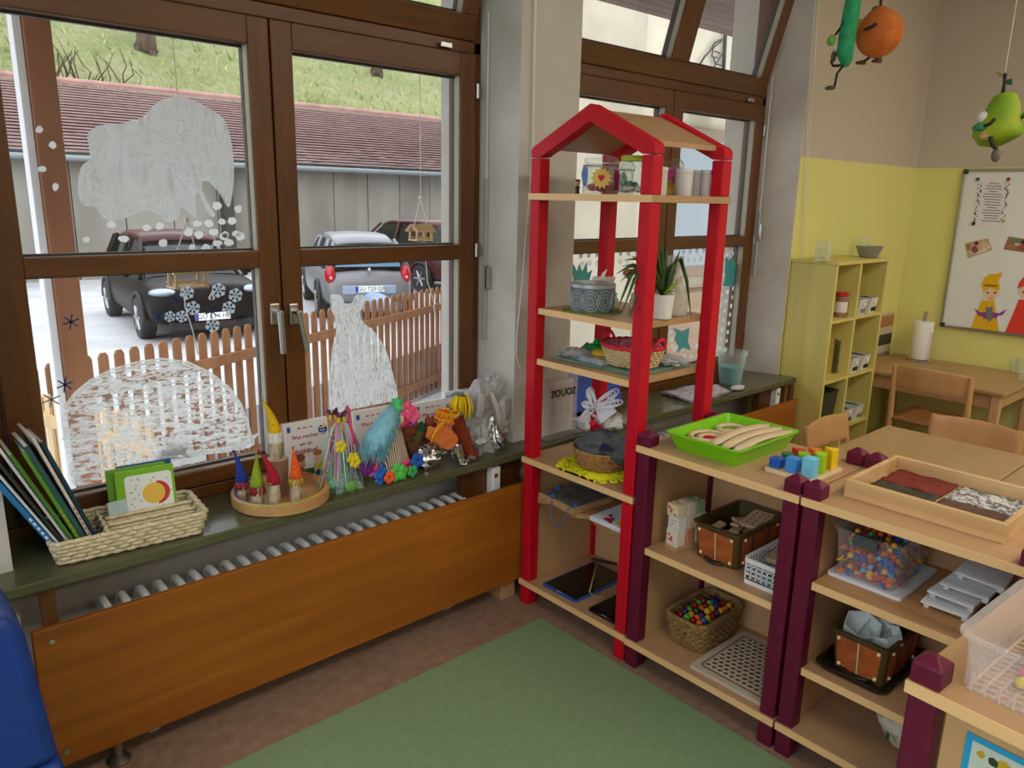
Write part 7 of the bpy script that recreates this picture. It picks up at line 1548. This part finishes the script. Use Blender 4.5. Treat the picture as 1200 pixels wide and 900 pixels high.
for k, (x, y, rz, lab) in enumerate(((2.075, .560, .02, 'white ribbed plate at the bottom of the stack on the pine board'), (2.09, .548, -.04, 'white ribbed plate second from the bottom of its stack'), (2.11, .532, .02, 'white ribbed plate second from the top of its stack'), (2.145, .520, .08, 'white ribbed plate tilted on top of its stack'))):
    z = Z7+.0005+.0245*k; t = thing('ribbed_plate', lab, 'plate', (x, y, z), 'white ribbed plates on the pine board'); Mp = Matrix.Translation((x, y, z)) @ Matrix.Rotation(rz, 4, 'Z') @ Matrix.Rotation(.06 if k == 3 else 0, 4, 'X')
    G().box(-.11, .11, -.055, .055, .014, .021, Mp).obj('plate_top', M_wp, t, bevel=.0015); g = G()
    for q in range(18): g.box(-.104+.012*q, -.098+.012*q, -.053, .053, .0211, .0228, Mp)
    g.obj('ribs', M_wp, t)
    for sx in (-.098, .086):
        for sy in (-.05, .038): G().box(sx, sx+.012, sy, sy+.012, .0005, .0139, Mp).obj('foot', M_wp, t)
tk = thing('black_tray', 'flat black tray under the suitcase look box of the middle low shelf', 'tray', (2.06, .735, Z8)); bin_geo(G(), (2.055, .74), Z8, .27, .175, .29, .195, .016, .004, .02, 0, .004).obj('tray_body', P(34, 28, 22, .4), tk, smooth=True)
suitcase('brown suitcase look box standing in the black tray, full of white hexagon boxes', 2.055, .735, Z8+.0045, .215, .135, .118)
for k, (x, y, a, rx, ry, r, lab) in enumerate(((2.005, .762, .3, .25, -.3, .052, 'big white hexagonal dish tilted at the front of the lower suitcase look box'), (2.085, .742, .0, -.1, .25, .052, 'white hexagonal dish at the back of the lower suitcase look box'), (2.02, .695, .5, -.3, -.1, .046, 'white hexagonal dish at the right of the lower suitcase look box'))):
    z = Z8+.098+.008*(k == 0); g = G(); MH = Matrix.Translation((x, y, z)) @ Matrix.Rotation(rx, 4, 'X') @ Matrix.Rotation(ry, 4, 'Y'); hx_ = lambda r, z: [MH @ Vector((r*math.cos(q*PI/3+a), r*math.sin(q*PI/3+a), z)) for q in range(6)]
    dsh = thing('hexagon_dish', lab, 'dish', (x, y, z), 'hexagonal dishes in the suitcase box')
    g.loft([hx_(r*.94, 0), hx_(r, .034), hx_(r*.93, .034), hx_(r*.87, .004)]).obj('dish_wall', P(222, 230, 228, .4), dsh)
    g = G().prism([MH @ Vector(p) for p in ((-r*.8, -.001, .0045), (r*.8, -.001, .0045), (r*.8, .001, .0045), (-r*.8, .001, .0045))], MH.to_3x3() @ Vector((0, 0, .022))); g.obj('divider', P(222, 230, 228, .4), dsh)
t = thing('leaf_print_bag', 'pale cloth bag with a green leaf print on the bottom board', 'bag', (2.07, .58, ZB))
G().blob((2.05, .60, ZB+.088), (.09, .10, .086), .2, 1.6, 26, 3).obj('bag_body', mat('leaf_print', S(206, 200, 184), .85, c2=S(150, 160, 130), scale=24, lo=.52, hi=.58), t, smooth='all')
G().tube([(1.985, .655, ZB+.13), (1.975, .645, ZB+.09), (1.97, .64, ZB+.045)], .0035, 6).obj('green_cord', P(30, 110, 60, .6), t, smooth='all'); G().tube([(1.97, .60, ZB+.05), (1.962, .585, ZB+.025), (1.965, .575, ZB+.006)], [.004, .007, .003], 6).obj('green_leaf', P(80, 150, 60, .6), t, smooth='all')

# ------------------------------------------------------------------ corner shelf in the foreground
def uw(x, y, z): return MU @ Vector((x, y, z))
M_cl2 = clear('clear_basket_plastic', (.98, .97, .97, 1), .08, .2, S(230, 226, 226))
tc = thing('clear_basket', 'clear plastic basket with a grid bottom beside the purple corner cap', 'basket', uw(.185, -.14, .79))
def umap(g): g.v = [MU @ v for v in g.v]; return g
g = G(); rings = [rrect(.27, .145, .02, .7905, (.185, -.14)), rrect(.29, .165, .025, .885, (.185, -.14)), rrect(.31, .185, .03, .887, (.185, -.14)), rrect(.31, .185, .03, .892, (.185, -.14)), rrect(.285, .160, .025, .891, (.185, -.14)), rrect(.265, .140, .02, .793, (.185, -.14))]
umap(g.loft(rings, False, False)).obj('basket_wall', M_cl2, tc, smooth=True)
g = G()
for k in range(15): x = .060+.0178*k; g.box(x-.0022, x+.0022, -.207, -.073, .7905, .7935)
for k in range(8): y = -.207+.0191*k; g.box(.055, .315, y-.0022, y+.0022, .7907, .7937)
for k in range(14): x = .062+.0188*k; g.box(x-.0018, x+.0018, -.2155, -.2135, .793, .822); g.box(x-.0018, x+.0018, -.0675, -.0655, .793, .822)
for k in range(7): y = -.203+.0205*k; g.box(.0485, .0505, y-.0018, y+.0018, .793, .822)
umap(g).obj('grid_bottom', clear('grid_plastic', (.97, .95, .94, 1), .35, .3, S(226, 214, 208)), tc)
for k, (x, y, c, lab) in enumerate(((.12, -.13, (220, 200, 60), 'yellow bit in the clear basket'), (.14, -.15, (60, 170, 100), 'green bit in the clear basket'), (.15, -.125, (226, 110, 160), 'pink bit in the clear basket'))):
    one(G().blob(uw(x, y, .804), (.012, .012, .009), .3, 3, 10, k), 'toy_bit', P(*c, .4), lab, 'toy bit', smooth='all')
one(G().blob(uw(.245, -.15, .835), (.05, .04, .035), .5, 4, 20, 6), 'silver_paper', M_foil, 'crumpled silvery paper in the clear basket', 'crumpled paper', smooth=True, ang=25)
one(G().blob(uw(.46, -.035, .8005), .0105, n=14), 'white_ball', P(236, 236, 232, .3), 'small white ball on the corner shelf behind the clear basket', 'ball', smooth='all')
pM = frame(uw(.0205, -.095, .575), MU.to_3x3() @ Vector((0, -1, 0)), (0, 0, 1))
t = thing('garden_photo', 'photo of yellow flowers with a blue border stuck on the side of the corner shelf', 'photo', pM.to_translation())
G().box(0, .25, 0, .165, 0, .0012, pM).obj('blue_border', P(36, 156, 206, .4), t); ph = G().box(.010, .24, .010, .155, .0013, .0018, pM).obj('photo_image', P(196, 206, 196, .4), t)
rr_ = random.Random(9)
for k in range(70):
    u, v = rr_.random(), rr_.random(); c = rr_.choice([(220, 190, 40), (190, 160, 40), (80, 90, 40), (50, 60, 36)]) if u < .42 else (rr_.choice([(70, 80, 60), (40, 46, 40), (110, 110, 90)]) if v < .45 or u > .65 else rr_.choice([(226, 232, 240), (206, 220, 230)])); r_ = rr_.uniform(.006, .016)
    cx_, cy_ = .010+r_+(.23-2*r_)*u, .010+r_+(.145-2*r_)*v; G().prism([pM @ Vector((cx_+r_*math.cos(q*PI/4)*rr_.uniform(.6, 1), cy_+r_*math.sin(q*PI/4)*rr_.uniform(.6, 1), .0019+k*.000005)) for q in range(8)], pM.to_3x3() @ Vector((0, 0, .0002))).obj('photo_patch', P(*c, .4), ph)

# ------------------------------------------------------------------ yellow cabinet and side table
def cx_at(px, py, y): return on_y(px, py, y).x
x = cx_at(964, 300, 1.98); t = thing('glass_jar', 'empty glass jar with a glass lid on top of the yellow cabinet', 'jar', (x, 1.98, CT)); G().lathe([(.036, 0), (.040, .006), (.040, .10), (.037, .105), (.034, .105), (.037, .10), (.037, .008), (.001, .006)], (x, 1.98, CT), 24).obj('glass', M_cglass, t, smooth=True); G().lathe([(.024, .01), (.026, .07), (.001, .072)], (x, 1.98, CT), 20).obj('inner_glass', M_cglass, t, smooth=True)
x = cx_at(1018, 298, 1.98); t = thing('grey_bowl', 'grey bowl on top of the yellow cabinet', 'bowl', (x, 1.98, CT)); G().lathe([(.040, 0), (.050, .006), (.074, .062), (.077, .066), (.071, .064), (.046, .010), (.001, .008)], (x, 1.98, CT), 32).obj('bowl_body', P(146, 148, 146, .4), t, smooth=True)
x = cx_at(1012, 298, 2.09); t = thing('glass_dish', 'glass jar with a knobbed lid behind the grey bowl', 'jar', (x, 2.09, CT)); G().lathe([(.038, 0), (.042, .09), (.039, .09), (.035, .004)], (x, 2.09, CT), 24).obj('glass', M_cglass, t, smooth=True); G().lathe([(.044, .091), (.030, .104), (.008, .108), (.010, .122), (.001, .124)], (x, 2.09, CT), 24).obj('glass_lid', M_cglass, t, smooth=True)
zl0, zr0 = zl, zr
def cabjar(px, z, lab, body, lid, r, h, label_c=None):
    y = CY+.06; x = cx_at(px, 360, y); t = thing('storage_jar', lab, 'jar', (x, y, z), 'jars in the yellow cabinet'); G().lathe([(r, 0), (r, h), (r*.9, h+.004), (.001, h+.004)], (x, y, z), 20).obj('jar_body', body, t, smooth=True); G().lathe([(r*1.04, h+.005), (r*1.04, h+.022), (.001, h+.024)], (x, y, z), 20).obj('lid', lid, t, smooth=True)
    if label_c: G().lathe([(r*1.015, h*.25), (r*1.02, h*.26), (r*1.02, h*.75), (r*1.015, h*.76)], (x, y, z), 20).obj('paper_label', P(*label_c, .6), t, smooth=True)
cabjar(985, zl0[0], 'jar with a red lid and a white label in the yellow cabinet', P(150, 110, 90, .3), P(196, 24, 40, .4), .036, .115, (222, 220, 216)); cabjar(994, zl0[0], 'squat jar with dark red filling in the yellow cabinet', P(120, 40, 34, .3), P(176, 170, 160, .4), .034, .085)
def cabbasket(px, py, z, lab, dark): 
    y = CY+.10; x = dv+(cr-dv)*(.30 if 'left of two' in lab else .70); t = thing('small_white_basket', lab, 'basket', (x, y, z), 'white baskets in the yellow cabinet'); bin_geo(G(), (x, y), z, .072, .16, .086, .19, .090, .003, .008).obj('basket_body', P(222, 222, 220, .4), t, smooth=True)
    g = G()
    for k in range(6): g.box(x-.028+.010*k, x-.022+.010*k, y-.0895, y-.0868, z+.014, z+.036)
    g.obj('dark_slots', P(40, 40, 40, .6), t) if dark else g.obj('dark_slots', P(140, 140, 138, .6), t)
    G().box(x-.016, x+.016, y-.0975, y-.0935, z+.055, z+.072).obj('label_tag', P(236, 236, 232, .6), t); o = G().blob((x, y-.02, z+.07), (.028, .07, .02), .4, 3, 12, int(px)).obj('contents', P(*((46, 46, 44) if dark else (60, 110, 60)), .7), t, smooth='all')
cabbasket(1012, 365, zr0[0], 'white basket with green things, upper right shelf of the yellow cabinet, left of two', False); cabbasket(1026, 362, zr0[0], 'white basket with dark things, upper right shelf of the yellow cabinet', True)
cabbasket(1004, 432, zr0[1], 'white basket with black things, middle right shelf of yellow cabinet, left of two', True); cabbasket(1019, 429, zr0[1], 'white basket with black things, middle right shelf of yellow cabinet, right of two', True)
cabbasket(1001, 490, zr0[2], 'white basket with black things, lowest right shelf of yellow cabinet, left of two', True); cabbasket(1014, 487, zr0[2], 'white basket with green things, lowest right shelf of yellow cabinet, right of two', False)
x = cx_at(980, 430, CY+.08); one(G().tube([Vector((x+.025*math.cos(q*.8), CY+.08+.025*math.sin(q*.8), zl0[1]+.004+q*.00115)) for q in range(170)], .0028, 5), 'spring_coil', P(70, 72, 60, .4, 1), 'tall wire coil on the middle left shelf of the yellow cabinet', 'wire coil', smooth='all')
x = (cl+dv)/2; t = thing('dark_bin', 'dark olive bin on the lower left shelf of the yellow cabinet', 'bin', (x, CY+.1, zl0[2])); bin_geo(G(), (x, CY+.10), zl0[2], .15, .15, .18, .17, .19, .004, .02, 0, .005).obj('bin_body', P(54, 58, 34, .6), t, smooth=True)
# paper roll holder and glass on the side table
z = .5505; c = (5.37, 1.92, z); t = thing('paper_towel_stand', 'chrome stand with a white paper towel roll on the side table', 'paper towel stand', c)
M_chr = mat('chrome', S(210, 210, 212), .15, 1)
G().lathe([(.078, 0), (.080, .006), (.074, .012), (.001, .014)], c, 32).obj('base_plate', M_chr, t, smooth=True); G().lathe([(.012, .014), (.012, .31), (.014, .312), (.014, .330), (.001, .332)], c, 16).obj('pole', M_chr, t, smooth=True); G().tube([(c[0]-.03, c[1]-.072, z+.01), (c[0]-.03, c[1]-.072, z+.20), (c[0]-.03, c[1]-.065, z+.21), (c[0]-.03, c[1]-.060, z+.20)], .003, 6).obj('tension_arm', M_chr, t, smooth=True)
o = one(G().lathe([(.0145, .0146), (.058, .0146), (.060, .02), (.060, .262), (.058, .265), (.0145, .265)], c, 32), 'paper_towel_roll', P(232, 232, 230, .9), 'white paper towel roll on the chrome stand', 'paper towel', smooth=True)
for k, (px, py, lab) in enumerate(((1191, 437, 'drinking glass at the right end of the side table'), (1201, 446, 'second drinking glass at the right edge of the picture on the side table'))):
    p = on_z(px, py, z); t = thing('drinking_glass', lab, 'glass', p); G().lathe([(.028, 0), (.033, .004), (.038, .10), (.036, .10), (.031, .008), (.001, .006)], p, 24).obj('glass', M_cglass, t, smooth=True)
